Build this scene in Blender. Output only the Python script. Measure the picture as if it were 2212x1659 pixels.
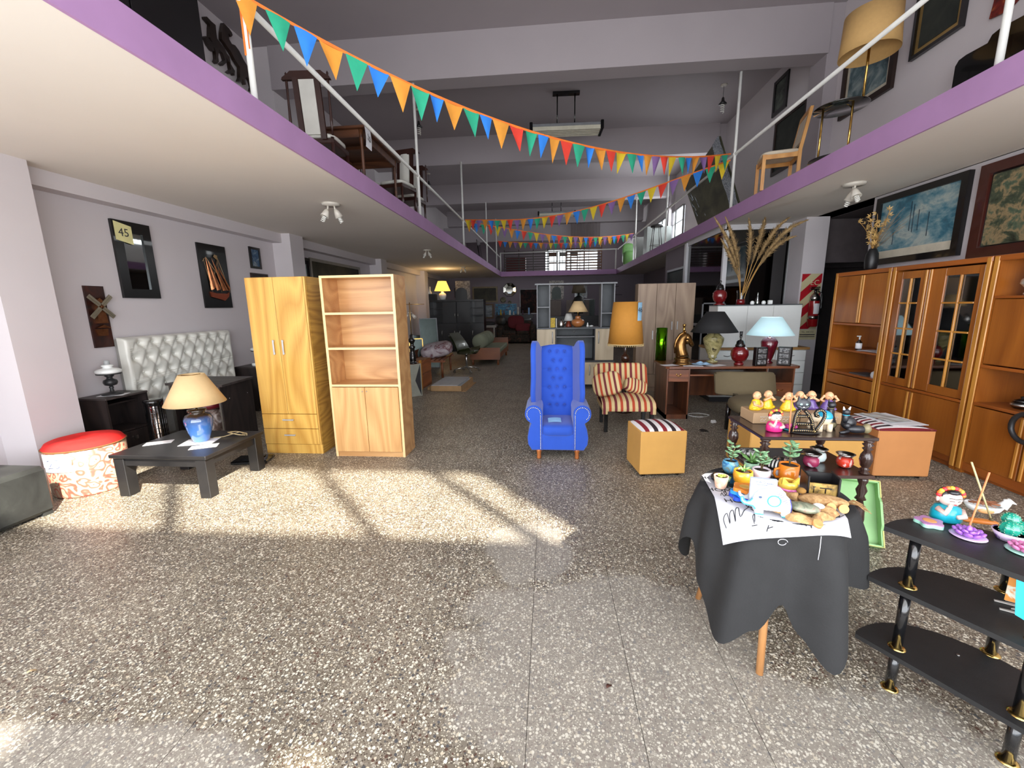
import bpy, math, random
from mathutils import Matrix, Vector, Euler
random.seed(7)
S = bpy.context.scene
COL = S.collection
R = math.radians
PI = math.pi
for o in list(bpy.data.objects): bpy.data.objects.remove(o)

# ------------------------------------------------------------------ camera
FPX, YAW, PITCH, ROLL, CH = 891.0, 0.08997, 0.186736, -0.017008, 1.5
cy_, sy_, cp_, sp_ = math.cos(YAW), math.sin(YAW), math.cos(PITCH), math.sin(PITCH)
FW = Vector((-sy_*cp_, cy_*cp_, -sp_)); r0 = Vector((cy_, sy_, 0)); u0 = r0.cross(FW)
RT = math.cos(ROLL)*r0 + math.sin(ROLL)*u0
UP = -math.sin(ROLL)*r0 + math.cos(ROLL)*u0
CAMP = Vector((0, 0, CH))
cam = bpy.data.cameras.new('camera'); camo = bpy.data.objects.new('camera', cam); COL.objects.link(camo)
m3 = Matrix((RT, UP, -FW)).transposed()
camo.matrix_world = Matrix.Translation(CAMP) @ m3.to_4x4()
cam.sensor_fit = 'HORIZONTAL'; cam.sensor_width = 36.0; cam.lens = 36.0*FPX/2212.0
cam.clip_start = 0.05; cam.clip_end = 200
S.camera = camo

# ------------------------------------------------------------------ light
S.view_settings.view_transform = 'Standard'; S.view_settings.look = 'None'
S.view_settings.gamma = 1.0; S.view_settings.use_curve_mapping = False
S.view_settings.exposure = 0.2
try:
    S.cycles.max_bounces = 10; S.cycles.diffuse_bounces = 6; S.cycles.sample_clamp_indirect = 6
    S.cycles.caustics_reflective = False; S.cycles.caustics_refractive = False
except Exception: pass
W = bpy.data.worlds.new('world'); S.world = W; W.use_nodes = True
bg = W.node_tree.nodes['Background']
bg.inputs[0].default_value = (0.78, 0.88, 1.0, 1); bg.inputs[1].default_value = 3.0
SUN_EL, SUN_AZ = R(39), R(43)
sd = Vector((-math.sin(SUN_AZ)*math.cos(SUN_EL), math.cos(SUN_AZ)*math.cos(SUN_EL), -math.sin(SUN_EL)))
sl = bpy.data.lights.new('sun', 'SUN'); sl.energy = 16; sl.angle = R(1.3); sl.color = (1.0, 0.92, 0.78)
so = bpy.data.objects.new('sun', sl); COL.objects.link(so)
so.rotation_euler = sd.to_track_quat('-Z', 'Y').to_euler(); so.location = (3, -6, 8)
def area(name, loc, sx, sz, energy, color, rot):
    l = bpy.data.lights.new(name, 'AREA'); l.shape = 'RECTANGLE'; l.size = sx; l.size_y = sz
    l.energy = energy; l.color = color
    o = bpy.data.objects.new(name, l); COL.objects.link(o); o.location = loc; o.rotation_euler = rot
    return o
# daylight entering through the shop front behind the camera (lower glazing and the high band of windows)
area('daylight_shopfront', (-0.2, -0.45, 1.45), 7.8, 2.3, 275, (0.97, 0.98, 1.0), (R(90), 0, 0))
area('daylight_high_windows', (-0.2, -0.45, 4.05), 7.6, 1.2, 84, (0.97, 0.98, 1.0), (R(80), 0, 0))
# daylight through the far upper windows
area('daylight_back_window', (1.2, 23.6, 3.9), 2.6, 1.1, 60, (0.95, 0.98, 1.0), (R(-90), 0, 0))
area('daylight_side_windows', (4.0, 13.5, 4.1), 6.0, 0.8, 105, (0.95, 0.98, 1.0), (R(90), 0, R(90)))

# ------------------------------------------------------------------ pixel -> point helpers (measured positions)
def ray(px, py): return (px-1106)*RT - (py-829.5)*UP + FPX*FW
def GZ(px, py, z=0.0):
    d = ray(px, py); return CAMP + d*((z-CH)/d.z)
def AX(px, py, x):
    d = ray(px, py); return CAMP + d*(x/d.x)
def AY(px, py, y):
    d = ray(px, py); return CAMP + d*(y/d.y)

# ------------------------------------------------------------------ materials
def L1(c):
    c /= 255.0
    return c/12.92 if c <= 0.04045 else ((c+0.055)/1.055)**2.4
def lin(rgb): return (L1(rgb[0]), L1(rgb[1]), L1(rgb[2]), 1.0)
MATS = {}
def newmat(name):
    m = bpy.data.materials.new(name); m.use_nodes = True
    nt = m.node_tree; b = nt.nodes['Principled BSDF']
    return m, nt, b
def node(nt, t, **k):
    n = nt.nodes.new(t)
    for a, v in k.items(): setattr(n, a, v)
    return n
def coords(nt, scale=(1,1,1), rot=(0,0,0), loc=(0,0,0)):
    tc = node(nt, 'ShaderNodeTexCoord'); mp = node(nt, 'ShaderNodeMapping')
    mp.inputs['Scale'].default_value = scale; mp.inputs['Rotation'].default_value = rot; mp.inputs['Location'].default_value = loc
    nt.links.new(tc.outputs['Object'], mp.inputs['Vector']); return mp.outputs['Vector']
def noise(nt, vec, scale, detail=3, rough=.55, dist=0):
    n = node(nt, 'ShaderNodeTexNoise'); n.inputs['Scale'].default_value = scale
    n.inputs['Detail'].default_value = detail; n.inputs['Roughness'].default_value = rough; n.inputs['Distortion'].default_value = dist
    nt.links.new(vec, n.inputs['Vector']); return n.outputs['Fac']
def ramp(nt, fac, stops, interp='LINEAR'):
    r = node(nt, 'ShaderNodeValToRGB'); r.color_ramp.interpolation = interp
    els = r.color_ramp.elements
    while len(els) > 1: els.remove(els[-1])
    els[0].position = stops[0][0]; els[0].color = stops[0][1]
    for p, c in stops[1:]:
        e = els.new(p); e.color = c
    nt.links.new(fac, r.inputs['Fac']); return r.outputs['Color']
def bump(nt, b, h, strength, dist=0.01):
    n = node(nt, 'ShaderNodeBump'); n.inputs['Strength'].default_value = strength; n.inputs['Distance'].default_value = dist
    nt.links.new(h, n.inputs['Height']); nt.links.new(n.outputs['Normal'], b.inputs['Normal'])
def sc(c, k): return (min(c[0]*k, 1), min(c[1]*k, 1), min(c[2]*k, 1), 1)
def mat(name, rgb, rough=.5, metal=0.0, var=.10, scale=9.0, bm=0.0, coat=0.0, emit=0.0):
    if name in MATS: return MATS[name]
    m, nt, b = newmat(name); c = lin(rgb)
    v = coords(nt); f = noise(nt, v, scale)
    col = ramp(nt, f, [(0.3, sc(c, 1-var)), (0.7, sc(c, 1+var))])
    nt.links.new(col, b.inputs['Base Color'])
    b.inputs['Roughness'].default_value = rough; b.inputs['Metallic'].default_value = metal
    b.inputs['Coat Weight'].default_value = coat
    if bm: bump(nt, b, noise(nt, v, scale*12, 2), bm, .003)
    if emit:
        nt.links.new(col, b.inputs['Emission Color']); b.inputs['Emission Strength'].default_value = emit
    MATS[name] = m; return m
def wood(name, c1, c2, axis='z', scale=1.0, rough=.42, coat=0.0, bands=5.0):
    """grain runs along axis; soft cathedral figure"""
    if name in MATS: return MATS[name]
    m, nt, b = newmat(name)
    s = {'x': (.3, 1.6, 1.6), 'y': (1.6, .3, 1.6), 'z': (1.6, 1.6, .3)}[axis]
    v = coords(nt, tuple(k*scale for k in s))
    big = noise(nt, v, 1.5, 1, .5, .3)
    mul = node(nt, 'ShaderNodeMath', operation='MULTIPLY'); mul.inputs[1].default_value = bands*3
    nt.links.new(big, mul.inputs[0])
    fr = node(nt, 'ShaderNodeMath', operation='PINGPONG'); fr.inputs[1].default_value = 1.0
    nt.links.new(mul.outputs[0], fr.inputs[0])
    v2 = coords(nt, tuple(k*scale*(.25 if k < 1 else 1.6) for k in s)); fine = noise(nt, v2, 30, 3, .7)
    mx = node(nt, 'ShaderNodeMath', operation='MULTIPLY_ADD'); mx.inputs[1].default_value = .55
    nt.links.new(fine, mx.inputs[0])
    m2 = node(nt, 'ShaderNodeMath', operation='MULTIPLY'); m2.inputs[1].default_value = .45
    nt.links.new(fr.outputs[0], m2.inputs[0]); nt.links.new(m2.outputs[0], mx.inputs[2])
    col = ramp(nt, mx.outputs[0], [(0.2, lin(c2)), (0.75, lin(c1))])
    nt.links.new(col, b.inputs['Base Color']); b.inputs['Roughness'].default_value = rough
    b.inputs['Coat Weight'].default_value = coat; b.inputs['Coat Roughness'].default_value = .2
    MATS[name] = m; return m
def stripes(name, cols, axis='x', period=.1, off=0.0, rough=.9, obj=True):
    """cols: list of (width fraction, rgb)"""
    if name in MATS: return MATS[name]
    m, nt, b = newmat(name); tc = node(nt, 'ShaderNodeTexCoord'); sp = node(nt, 'ShaderNodeSeparateXYZ')
    nt.links.new(tc.outputs['Object'], sp.inputs[0])
    d = node(nt, 'ShaderNodeMath', operation='MULTIPLY_ADD'); d.inputs[1].default_value = 1.0/period; d.inputs[2].default_value = off+50
    nt.links.new(sp.outputs['xyz'.index(axis)], d.inputs[0])
    f = node(nt, 'ShaderNodeMath', operation='FRACT'); nt.links.new(d.outputs[0], f.inputs[0])
    st, p = [], 0.0
    for w, c in cols: st.append((p, lin(c))); p += w
    nt.links.new(ramp(nt, f.outputs[0], st, 'CONSTANT'), b.inputs['Base Color'])
    b.inputs['Roughness'].default_value = rough
    bump(nt, b, noise(nt, tc.outputs['Object'], 300, 1), .15, .002)
    MATS[name] = m; return m
def glass(name, rgb=(200,210,210), rough=.03, alpha=.25, tint=1.0):
    if name in MATS: return MATS[name]
    m = bpy.data.materials.new(name); m.use_nodes = True; nt = m.node_tree
    for n in list(nt.nodes): nt.nodes.remove(n)
    out = node(nt, 'ShaderNodeOutputMaterial'); tr = node(nt, 'ShaderNodeBsdfTransparent'); gl = node(nt, 'ShaderNodeBsdfGlossy')
    v = coords(nt); c = ramp(nt, noise(nt, v, 3), [(0.3, sc(lin(rgb), .95)), (0.7, lin(rgb))])
    nt.links.new(c, tr.inputs[0]); gl.inputs['Roughness'].default_value = rough
    fr = node(nt, 'ShaderNodeFresnel'); fr.inputs[0].default_value = 1.5
    ad = node(nt, 'ShaderNodeMath', operation='ADD'); ad.inputs[1].default_value = alpha*.2
    nt.links.new(fr.outputs[0], ad.inputs[0])
    mx = node(nt, 'ShaderNodeMixShader'); nt.links.new(ad.outputs[0], mx.inputs[0])
    nt.links.new(tr.outputs[0], mx.inputs[1]); nt.links.new(gl.outputs[0], mx.inputs[2]); nt.links.new(mx.outputs[0], out.inputs[0])
    MATS[name] = m; return m
def blotch(name, stops, scale=3.0, detail=5, rough=.6, dist=.8, stretch=(1,1,1), bm=0):
    """painterly / patterned colour from a noise field: stops [(pos, rgb)]"""
    if name in MATS: return MATS[name]
    m, nt, b = newmat(name); v = coords(nt, stretch)
    f = noise(nt, v, scale, detail, .6, dist)
    nt.links.new(ramp(nt, f, [(p, lin(c)) for p, c in stops]), b.inputs['Base Color'])
    b.inputs['Roughness'].default_value = rough
    if bm: bump(nt, b, f, bm, .01)
    MATS[name] = m; return m

# ------------------------------------------------------------------ mesh builder
class MB:
    def __init__(s): s.v = []; s.f = []; s.mi = []; s.sm = []; s.T = Matrix.Identity(4); s.m = 0
    def add(s, vs, fs, sm=False, m=None):
        n = len(s.v); T = s.T
        s.v += [tuple(T @ Vector(p)) for p in vs]
        for f in fs: s.f.append(tuple(i+n for i in f)); s.sm.append(sm); s.mi.append(s.m if m is None else m)
        return s
    def xf(s, loc=(0,0,0), rot=(0,0,0), sc_=(1,1,1)):
        s.T = Matrix.Translation(loc) @ Euler(rot).to_matrix().to_4x4() @ Matrix.Diagonal((*sc_, 1)); return s
    def box(s, x0, y0, z0, x1, y1, z1, b=0.0, m=None):
        if x0 > x1: x0, x1 = x1, x0
        if y0 > y1: y0, y1 = y1, y0
        if z0 > z1: z0, z1 = z1, z0
        if not b:
            return s.add([(x0,y0,z0),(x1,y0,z0),(x1,y1,z0),(x0,y1,z0),(x0,y0,z1),(x1,y0,z1),(x1,y1,z1),(x0,y1,z1)],
                  [(3,2,1,0),(4,5,6,7),(0,1,5,4),(1,2,6,5),(2,3,7,6),(3,0,4,7)], m=m)
        b = min(b, (x1-x0)/2.01, (y1-y0)/2.01, (z1-z0)/2.01)
        vs = []; idx = {}
        for i, X in enumerate((x0, x1)):
            for j, Y in enumerate((y0, y1)):
                for k, Z in enumerate((z0, z1)):
                    bx, by, bz = (b if i == 0 else -b), (b if j == 0 else -b), (b if k == 0 else -b)
                    for a, p in enumerate(((X, Y+by, Z+bz), (X+bx, Y, Z+bz), (X+bx, Y+by, Z))):
                        idx[(i,j,k,a)] = len(vs); vs.append(p)
        q = lambda *t: tuple(idx[k] for k in t)
        fs = []
        for i in (0,1):
            fs.append(q((i,0,0,0),(i,1,0,0),(i,1,1,0),(i,0,1,0))); fs.append(q((0,i,0,1),(1,i,0,1),(1,i,1,1),(0,i,1,1)))
            fs.append(q((0,0,i,2),(1,0,i,2),(1,1,i,2),(0,1,i,2)))
            for j in (0,1):
                fs.append(q((0,i,j,1),(1,i,j,1),(1,i,j,2),(0,i,j,2)))
                fs.append(q((i,0,j,0),(i,1,j,0),(i,1,j,2),(i,0,j,2)))
                fs.append(q((i,j,0,0),(i,j,1,0),(i,j,1,1),(i,j,0,1)))
                for k in (0,1): fs.append(q((i,j,k,0),(i,j,k,1),(i,j,k,2)))
        return s.add(vs, fs, m=m)
    def cyl(s, p0, p1, r0, r1=None, n=12, sm=True, m=None, caps=True):
        r1 = r0 if r1 is None else r1
        p0, p1 = Vector(p0), Vector(p1); d = (p1-p0).normalized()
        a = d.orthogonal().normalized(); b = d.cross(a); vs = []
        for p, r in ((p0, r0), (p1, r1)):
            for i in range(n):
                t = 2*PI*i/n; vs.append(tuple(p + a*(r*math.cos(t)) + b*(r*math.sin(t))))
        s.add(vs, [(i, (i+1)%n, n+(i+1)%n, n+i) for i in range(n)], sm, m)
        if caps:
            k = len(s.v)-2*n
            s.f.append(tuple(k+i for i in range(n-1,-1,-1))); s.f.append(tuple(k+n+i for i in range(n)))
            s.sm += [False, False]; s.mi += [s.m if m is None else m]*2
        return s
    def lathe(s, prof, c=(0,0,0), n=20, sx=1, sy=1, m=None, flute=0, nf=0, sm=True):
        vs = []
        for r, z in prof:
            for i in range(n):
                t = 2*PI*i/n; rr = r*(1+flute*math.cos(nf*t)) if nf else r
                vs.append((c[0]+rr*sx*math.cos(t), c[1]+rr*sy*math.sin(t), c[2]+z))
        fs = [(j*n+i, j*n+(i+1)%n, (j+1)*n+(i+1)%n, (j+1)*n+i) for j in range(len(prof)-1) for i in range(n)]
        if prof[0][0] > 1e-4: fs.append(tuple(range(n-1,-1,-1)))
        if prof[-1][0] > 1e-4: fs.append(tuple((len(prof)-1)*n+i for i in range(n)))
        return s.add(vs, fs, sm, m)
    def shell(s, prof, c=(0,0,0), n=24, th=.004, m=None, sx=1, sy=1):
        """open surface of revolution with thickness (lamp shades, pots)"""
        pr = list(prof) + [(max(r-th, .001), z) for r, z in reversed(prof)]
        pr.append(pr[0]); vs = []
        for r, z in pr[:-1]:
            for i in range(n):
                t = 2*PI*i/n; vs.append((c[0]+r*sx*math.cos(t), c[1]+r*sy*math.sin(t), c[2]+z))
        k = len(pr)-1
        fs = [(j*n+i, j*n+(i+1)%n, ((j+1)%k)*n+(i+1)%n, ((j+1)%k)*n+i) for j in range(k) for i in range(n)]
        return s.add(vs, fs, True, m)
    def tube(s, pts, r, n=6, closed=False, m=None):
        pts = [Vector(p) for p in pts]; k = len(pts); vs = []; up = None
        for i, p in enumerate(pts):
            d = (pts[(i+1)%k] - pts[i-1]) if closed else (pts[min(i+1,k-1)] - pts[max(i-1,0)])
            d.normalize()
            a = d.orthogonal().normalized() if up is None else (up - d*up.dot(d)).normalized()
            up = a; b = d.cross(a); rr = r[i] if isinstance(r, (list, tuple)) else r
            for j in range(n):
                t = 2*PI*j/n; vs.append(tuple(p + a*(rr*math.cos(t)) + b*(rr*math.sin(t))))
        last = k if closed else k-1
        fs = [(i*n+j, i*n+(j+1)%n, ((i+1)%k)*n+(j+1)%n, ((i+1)%k)*n+j) for i in range(last) for j in range(n)]
        if not closed: fs += [tuple(range(n-1,-1,-1)), tuple((k-1)*n+j for j in range(n))]
        return s.add(vs, fs, True, m)
    def ell(s, c, r, n=12, e=1.0, m=None, e2=None):
        """ellipsoid, e<1 makes it boxy (cushions)"""
        e2 = e if e2 is None else e2
        pw = lambda x, k: math.copysign(abs(x)**k, x); vs = []; h = max(n//2, 4)
        for j in range(h+1):
            u = -PI/2 + PI*j/h
            for i in range(n):
                t = 2*PI*(i+.5)/n
                vs.append((c[0]+r[0]*pw(math.cos(u), e2)*pw(math.cos(t), e), c[1]+r[1]*pw(math.cos(u), e2)*pw(math.sin(t), e), c[2]+r[2]*pw(math.sin(u), e2)))
        fs = [(j*n+i, j*n+(i+1)%n, (j+1)*n+(i+1)%n, (j+1)*n+i) for j in range(h) for i in range(n)]
        return s.add(vs, fs, True, m)
    def prism(s, pts, a0, a1, ax='y', m=None, sm=False):
        """2-D outline (ccw) extruded along ax"""
        def P(p, a): return {'x': (a, p[0], p[1]), 'y': (p[0], a, p[1]), 'z': (p[0], p[1], a)}[ax]
        n = len(pts); vs = [P(p, a0) for p in pts] + [P(p, a1) for p in pts]
        return s.add(vs, [tuple(range(n-1,-1,-1)), tuple(range(n, 2*n))], False, m).add(vs, [(i, (i+1)%n, n+(i+1)%n, n+i) for i in range(n)], sm, m)
    def quad(s, a, b, c, d, m=None): return s.add([a, b, c, d], [(0,1,2,3)], m=m)
    def grid(s, fn, nu, nv, m=None, sm=True):
        vs = [fn(i/nu, j/nv) for j in range(nv+1) for i in range(nu+1)]
        return s.add(vs, [(j*(nu+1)+i, j*(nu+1)+i+1, (j+1)*(nu+1)+i+1, (j+1)*(nu+1)+i) for j in range(nv) for i in range(nu)], sm, m)
    def mesh(s, name, mats):
        me = bpy.data.meshes.new(name); me.from_pydata(s.v, [], s.f)
        for mt in (mats if isinstance(mats, (list, tuple)) else [mats]): me.materials.append(mt)
        me.polygons.foreach_set('material_index', s.mi); me.polygons.foreach_set('use_smooth', s.sm)
        me.update()
        return me
def B(): return MB()
def tagit(o, label=None, cat=None, group=None, kind=None):
    if label: o['label'] = label
    if cat: o['category'] = cat
    if group: o['group'] = group
    if kind: o['kind'] = kind
    return o
def thing(name, label, cat, loc=(0,0,0), rz=0.0, group=None):
    o = bpy.data.objects.new(name, None); COL.objects.link(o); o.empty_display_size = .05
    o.location = loc; o.rotation_euler = (0, 0, rz); return tagit(o, label, cat, group)
def part(name, mb, parent, mats, label=None, loc=(0,0,0), rot=(0,0,0), kind=None):
    me = mb.mesh(name, mats) if isinstance(mb, MB) else mb
    o = bpy.data.objects.new(name, me); COL.objects.link(o); o.parent = parent; o.location = loc; o.rotation_euler = rot
    return tagit(o, label, kind=kind)
def solo(name, mb, mats, label, cat, loc=(0,0,0), rz=0.0, group=None, rot=None):
    o = bpy.data.objects.new(name, mb.mesh(name, mats) if isinstance(mb, MB) else mb); COL.objects.link(o)
    o.location = loc; o.rotation_euler = rot if rot else (0, 0, rz); return tagit(o, label, cat, group)
def struct(name, mb, mats, parent=None, label=None):
    o = bpy.data.objects.new(name, mb.mesh(name, mats)); COL.objects.link(o)
    if parent: o.parent = parent
    else: o['kind'] = 'structure'
    if label: o['label'] = label
    return o
def dup(root, loc, rz, label=None, group=None):
    r = root.copy(); COL.objects.link(r); r.location = loc; r.rotation_euler = (0, 0, rz)
    if label: r['label'] = label
    if group: r['group'] = group
    for ch in list(root.children):
        c = ch.copy(); COL.objects.link(c); c.parent = r
        for g in list(ch.children):
            d = g.copy(); COL.objects.link(d); d.parent = c
    return r
def text_mesh(body, size, thick=.0008):
    cu = bpy.data.curves.new('lettering', 'FONT'); cu.body = body; cu.size = size; cu.extrude = thick/2
    cu.align_x = 'CENTER'; cu.align_y = 'CENTER'; cu.resolution_u = 3
    o = bpy.data.objects.new('lettering', cu); COL.objects.link(o)
    dg = bpy.context.evaluated_depsgraph_get(); me = bpy.data.meshes.new_from_object(o.evaluated_get(dg))
    bpy.data.objects.remove(o); bpy.data.curves.remove(cu); return me
def text_part(body, size, parent, mt, loc, rot, name='lettering'):
    me = text_mesh(body, size); me.name = name; me.materials.clear(); me.materials.append(mt)
    o = bpy.data.objects.new(name, me); COL.objects.link(o); o.parent = parent; o.location = loc; o.rotation_euler = rot; return o
def circ(r, n=16, cx=0, cy=0, a0=0, a1=2*PI):
    k = n if abs(a1-a0-2*PI) < 1e-6 else n+1
    return [(cx+r*math.cos(a0+(a1-a0)*i/n), cy+r*math.sin(a0+(a1-a0)*i/n)) for i in range(k)]
# ================================================================== SETTING
XL, XR, ZB, ZT = -2.07, 2.88, 2.77, 2.97
WL, WR, CEIL = -4.68, 4.12, 5.55
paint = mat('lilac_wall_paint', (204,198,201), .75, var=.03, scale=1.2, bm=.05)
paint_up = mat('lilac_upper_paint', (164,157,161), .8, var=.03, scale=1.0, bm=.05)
cream = mat('cream_slab_paint', (226,219,210), .85, var=.02, scale=1.0, bm=.08)
purple = mat('purple_fascia_paint', (174,134,178), .7, var=.05, scale=3, bm=.12)
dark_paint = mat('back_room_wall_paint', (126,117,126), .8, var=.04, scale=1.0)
white_metal = mat('white_painted_pipe', (225,226,222), .45, var=.05)

def terrazzo(name):
    m, nt, b = newmat(name)
    tc = node(nt, 'ShaderNodeTexCoord'); geo = node(nt, 'ShaderNodeNewGeometry'); pos = geo.outputs['Position']
    wob = node(nt, 'ShaderNodeTexNoise'); wob.inputs['Scale'].default_value = 60; wob.inputs['Detail'].default_value = 1
    nt.links.new(pos, wob.inputs['Vector'])
    va = node(nt, 'ShaderNodeVectorMath', operation='MULTIPLY_ADD'); va.inputs[1].default_value = (.008,.008,.0)
    nt.links.new(wob.outputs['Color'], va.inputs[0]); nt.links.new(pos, va.inputs[2])
    def vor(scale):
        v = node(nt, 'ShaderNodeTexVoronoi'); v.inputs['Scale'].default_value = scale; v.inputs['Randomness'].default_value = 1
        nt.links.new(va.outputs[0], v.inputs['Vector']); s = node(nt, 'ShaderNodeSeparateColor'); nt.links.new(v.outputs['Color'], s.inputs[0])
        return v.outputs['Distance'], s.outputs[0], s.outputs[1]
    def mixc(f, a, b_):
        x = node(nt, 'ShaderNodeMix', data_type='RGBA')
        if isinstance(f, float): x.inputs[0].default_value = f
        else: nt.links.new(f, x.inputs[0])
        for i, q in ((6, a), (7, b_)):
            if isinstance(q, tuple): x.inputs[i].default_value = q
            else: nt.links.new(q, x.inputs[i])
        return x.outputs[2]
    def mth(op, a, b_=None):
        n = node(nt, 'ShaderNodeMath', operation=op)
        for i, q in ((0, a), (1, b_)):
            if q is None: continue
            if isinstance(q, (int, float)): n.inputs[i].default_value = q
            else: nt.links.new(q, n.inputs[i])
        return n.outputs[0]
    base = ramp(nt, noise(nt, pos, 2.0, 4), [(0.3, lin((98,90,78))), (0.7, lin((128,118,104)))])
    d1, c1, e1 = vor(76.0); d2, c2, e2 = vor(165.0)
    chip2 = ramp(nt, c2, [(0, lin((58,46,40))), (0.3, lin((136,128,114))), (.6, lin((196,190,172)))], 'CONSTANT')
    k2 = mth('LESS_THAN', d2, .42); col = mixc(k2, base, chip2)
    chip1 = ramp(nt, c1, [(0, lin((212,206,190))), (0.40, lin((84,62,52))), (.55, lin((74,74,76))), (.7, lin((190,178,156))), (.85, lin((150,142,130)))], 'CONSTANT')
    k1 = mth('LESS_THAN', d1, mth('ADD', mth('MULTIPLY', e1, .28), .22)); col = mixc(k1, col, chip1)
    # soft-edged lighter grey patches on the stone around the entrance
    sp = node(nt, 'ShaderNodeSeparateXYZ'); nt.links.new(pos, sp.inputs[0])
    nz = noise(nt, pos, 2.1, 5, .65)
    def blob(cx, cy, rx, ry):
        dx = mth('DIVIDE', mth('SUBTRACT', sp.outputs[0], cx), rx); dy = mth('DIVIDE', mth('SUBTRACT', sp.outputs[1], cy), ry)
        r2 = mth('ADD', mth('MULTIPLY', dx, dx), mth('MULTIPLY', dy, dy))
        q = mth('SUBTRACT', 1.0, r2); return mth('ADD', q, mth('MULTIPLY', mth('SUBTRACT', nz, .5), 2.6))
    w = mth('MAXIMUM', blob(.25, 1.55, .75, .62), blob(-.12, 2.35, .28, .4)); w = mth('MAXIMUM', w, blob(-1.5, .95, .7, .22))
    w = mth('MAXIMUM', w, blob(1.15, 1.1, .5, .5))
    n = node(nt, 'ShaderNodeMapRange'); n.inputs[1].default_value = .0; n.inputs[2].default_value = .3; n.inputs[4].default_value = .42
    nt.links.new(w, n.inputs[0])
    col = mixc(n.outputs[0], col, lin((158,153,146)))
    nt.links.new(col, b.inputs['Base Color'])
    rr = mth('ADD', mth('MULTIPLY', nz, .25), .32); nt.links.new(rr, b.inputs['Roughness'])
    return m
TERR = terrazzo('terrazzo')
joint = mat('tile_joint_grey', (96,90,84), .9)
# floor: bed, 300 nearest tiles singly, the rest joined
T_ = .4105; GX, GY = .332, 1.308
floor = struct('floor', B().box(-4.9, -.6, -.12, 6.6, 24.2, -.004), joint)
g = .0012
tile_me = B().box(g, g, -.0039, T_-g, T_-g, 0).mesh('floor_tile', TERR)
cells = []
for i in range(-13, 10):
    for j in range(-5, 56):
        x, y = GX+i*T_, GY+j*T_
        if -4.75 < x+T_ and x < 4.1 and y > -.65: cells.append((math.hypot(x+.2, (y+.2)*1.0), x, y))
cells.sort()
for d, x, y in cells[:300]:
    o = bpy.data.objects.new('floor_tile', tile_me); COL.objects.link(o); o.parent = floor; o.location = (x, y, 0)
mb = B()
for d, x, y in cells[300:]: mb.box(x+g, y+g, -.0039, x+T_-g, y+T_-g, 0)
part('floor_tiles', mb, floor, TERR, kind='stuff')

# outer walls
struct('wall_left', B().box(-4.9, -.6, 0, WL, 24, ZB).box(-4.9, -.6, ZB, -4.63, 24, CEIL), paint)
mbl = B()
for y in (3.0, 6.96, 10.85, 14.7):   # pilasters with the upstand beam between them
    mbl.box(WL, y, 0, -4.36, y+.38, ZB); mbl.box(-4.63, y, ZT, -4.36, y+.36, CEIL)
mbl.box(WL, -.6, 2.62, -4.51, 19, ZB)
struct('trim_1', mbl, paint, label='pilasters and ledge beam along the left wall')
# right wall: opening to a dark side room between Y 5.95 and 7.08
mbr = B().box(WR, -.6, 0, 4.4, 5.95, ZB).box(4.1, -.6, ZB, 4.4, 24, CEIL)
mbr.box(3.96, 7.08, 0, 4.30, 7.46, ZB)
mbr.box(4.02, 7.46, 0, 4.4, 9.5, ZB)
struct('wall_right', mbr, paint)
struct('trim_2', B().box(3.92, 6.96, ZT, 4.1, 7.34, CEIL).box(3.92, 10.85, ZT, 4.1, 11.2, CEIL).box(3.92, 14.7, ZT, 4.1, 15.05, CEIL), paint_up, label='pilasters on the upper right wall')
sr = B().box(4.4, 5.95, 0, 6.4, 6.05, ZB).box(6.4, 5.95, 0, 6.5, 9, ZB).box(4.4, 8.4, 2.1, 6.4, 8.5, ZB).box(4.4, 7.46, 0, 4.5, 8.5, ZB).box(4.3, 7.3, 2.1, 6.4, 7.4, ZB)
sr.box(4.4, 9.0, 0, 6.5, 9.1, ZB).box(4.4, 5.9, -.01, 6.5, 9.1, -.002).box(4.4, 5.95, ZB-.005, 6.5, 9.1, ZB+.1)
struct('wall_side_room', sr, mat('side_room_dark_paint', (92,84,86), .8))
struct('wall_back', B().box(-4.9, 18.9, 0, 6.5, 19.1, ZB).box(-4.9, 24, ZB-.3, -.2, 24.2, CEIL).box(2.7, 24, ZB-.3, 4.4, 24.2, CEIL).box(-.2, 24, ZB-.3, 2.7, 24.2, 3.35).box(-.2, 24, 4.5, 2.7, 24.2, CEIL), dark_paint)
# shop front behind the camera: lower glazing, sign band, high windows
fr = mat('shopfront_frame', (120,118,116), .4)
mbf = B().box(-4.9, -.75, 2.75, 4.4, -.6, 3.36).box(-4.9, -.75, 4.72, 4.4, -.6, CEIL+.2).box(-4.9, -.75, 3.36, -2.0, -.6, 4.72).box(3.3, -.75, 3.36, 4.4, -.6, 4.72)
mbf.box(-4.9, -.75, 0, -4.4, -.6, 2.75).box(4.1, -.75, 0, 4.4, -.6, 2.75)
struct('wall_front', mbf, paint)
wf = B()
for x in (.25, 1.75, 2.85): wf.box(x-.035, -.72, 3.36, x+.035, -.64, 4.72)
for x in (-2.6, -.8, 1.0, 2.8): wf.box(x-.03, -.72, 0, x+.03, -.64, 2.75)
struct('window_1', wf, fr)
# unseen slab added to block sun from lower glazing, slots shaping small sun patches
cz = 2.8
cn = B()
hx = [(.22,.5),(1.46,1.66)]; y0, y1 = -1.64, -1.44
cn.box(-6, -4.6, cz, 6.5, y0, cz+.05).box(-6, y1, cz, 6.5, -.75, cz+.05)
cn.box(-6, y0, cz, hx[0][0], y1, cz+.05).box(hx[0][1], y0, cz, hx[1][0], y1, cz+.05).box(hx[1][1], y0, cz, 6.5, y1, cz+.05)
struct('sun_block_slab', cn, fr)
struct('pavement', B().box(-12, -16, -.14, 12, -.6, -.02), mat('pavement_stone', (150,146,140), .9))

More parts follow.
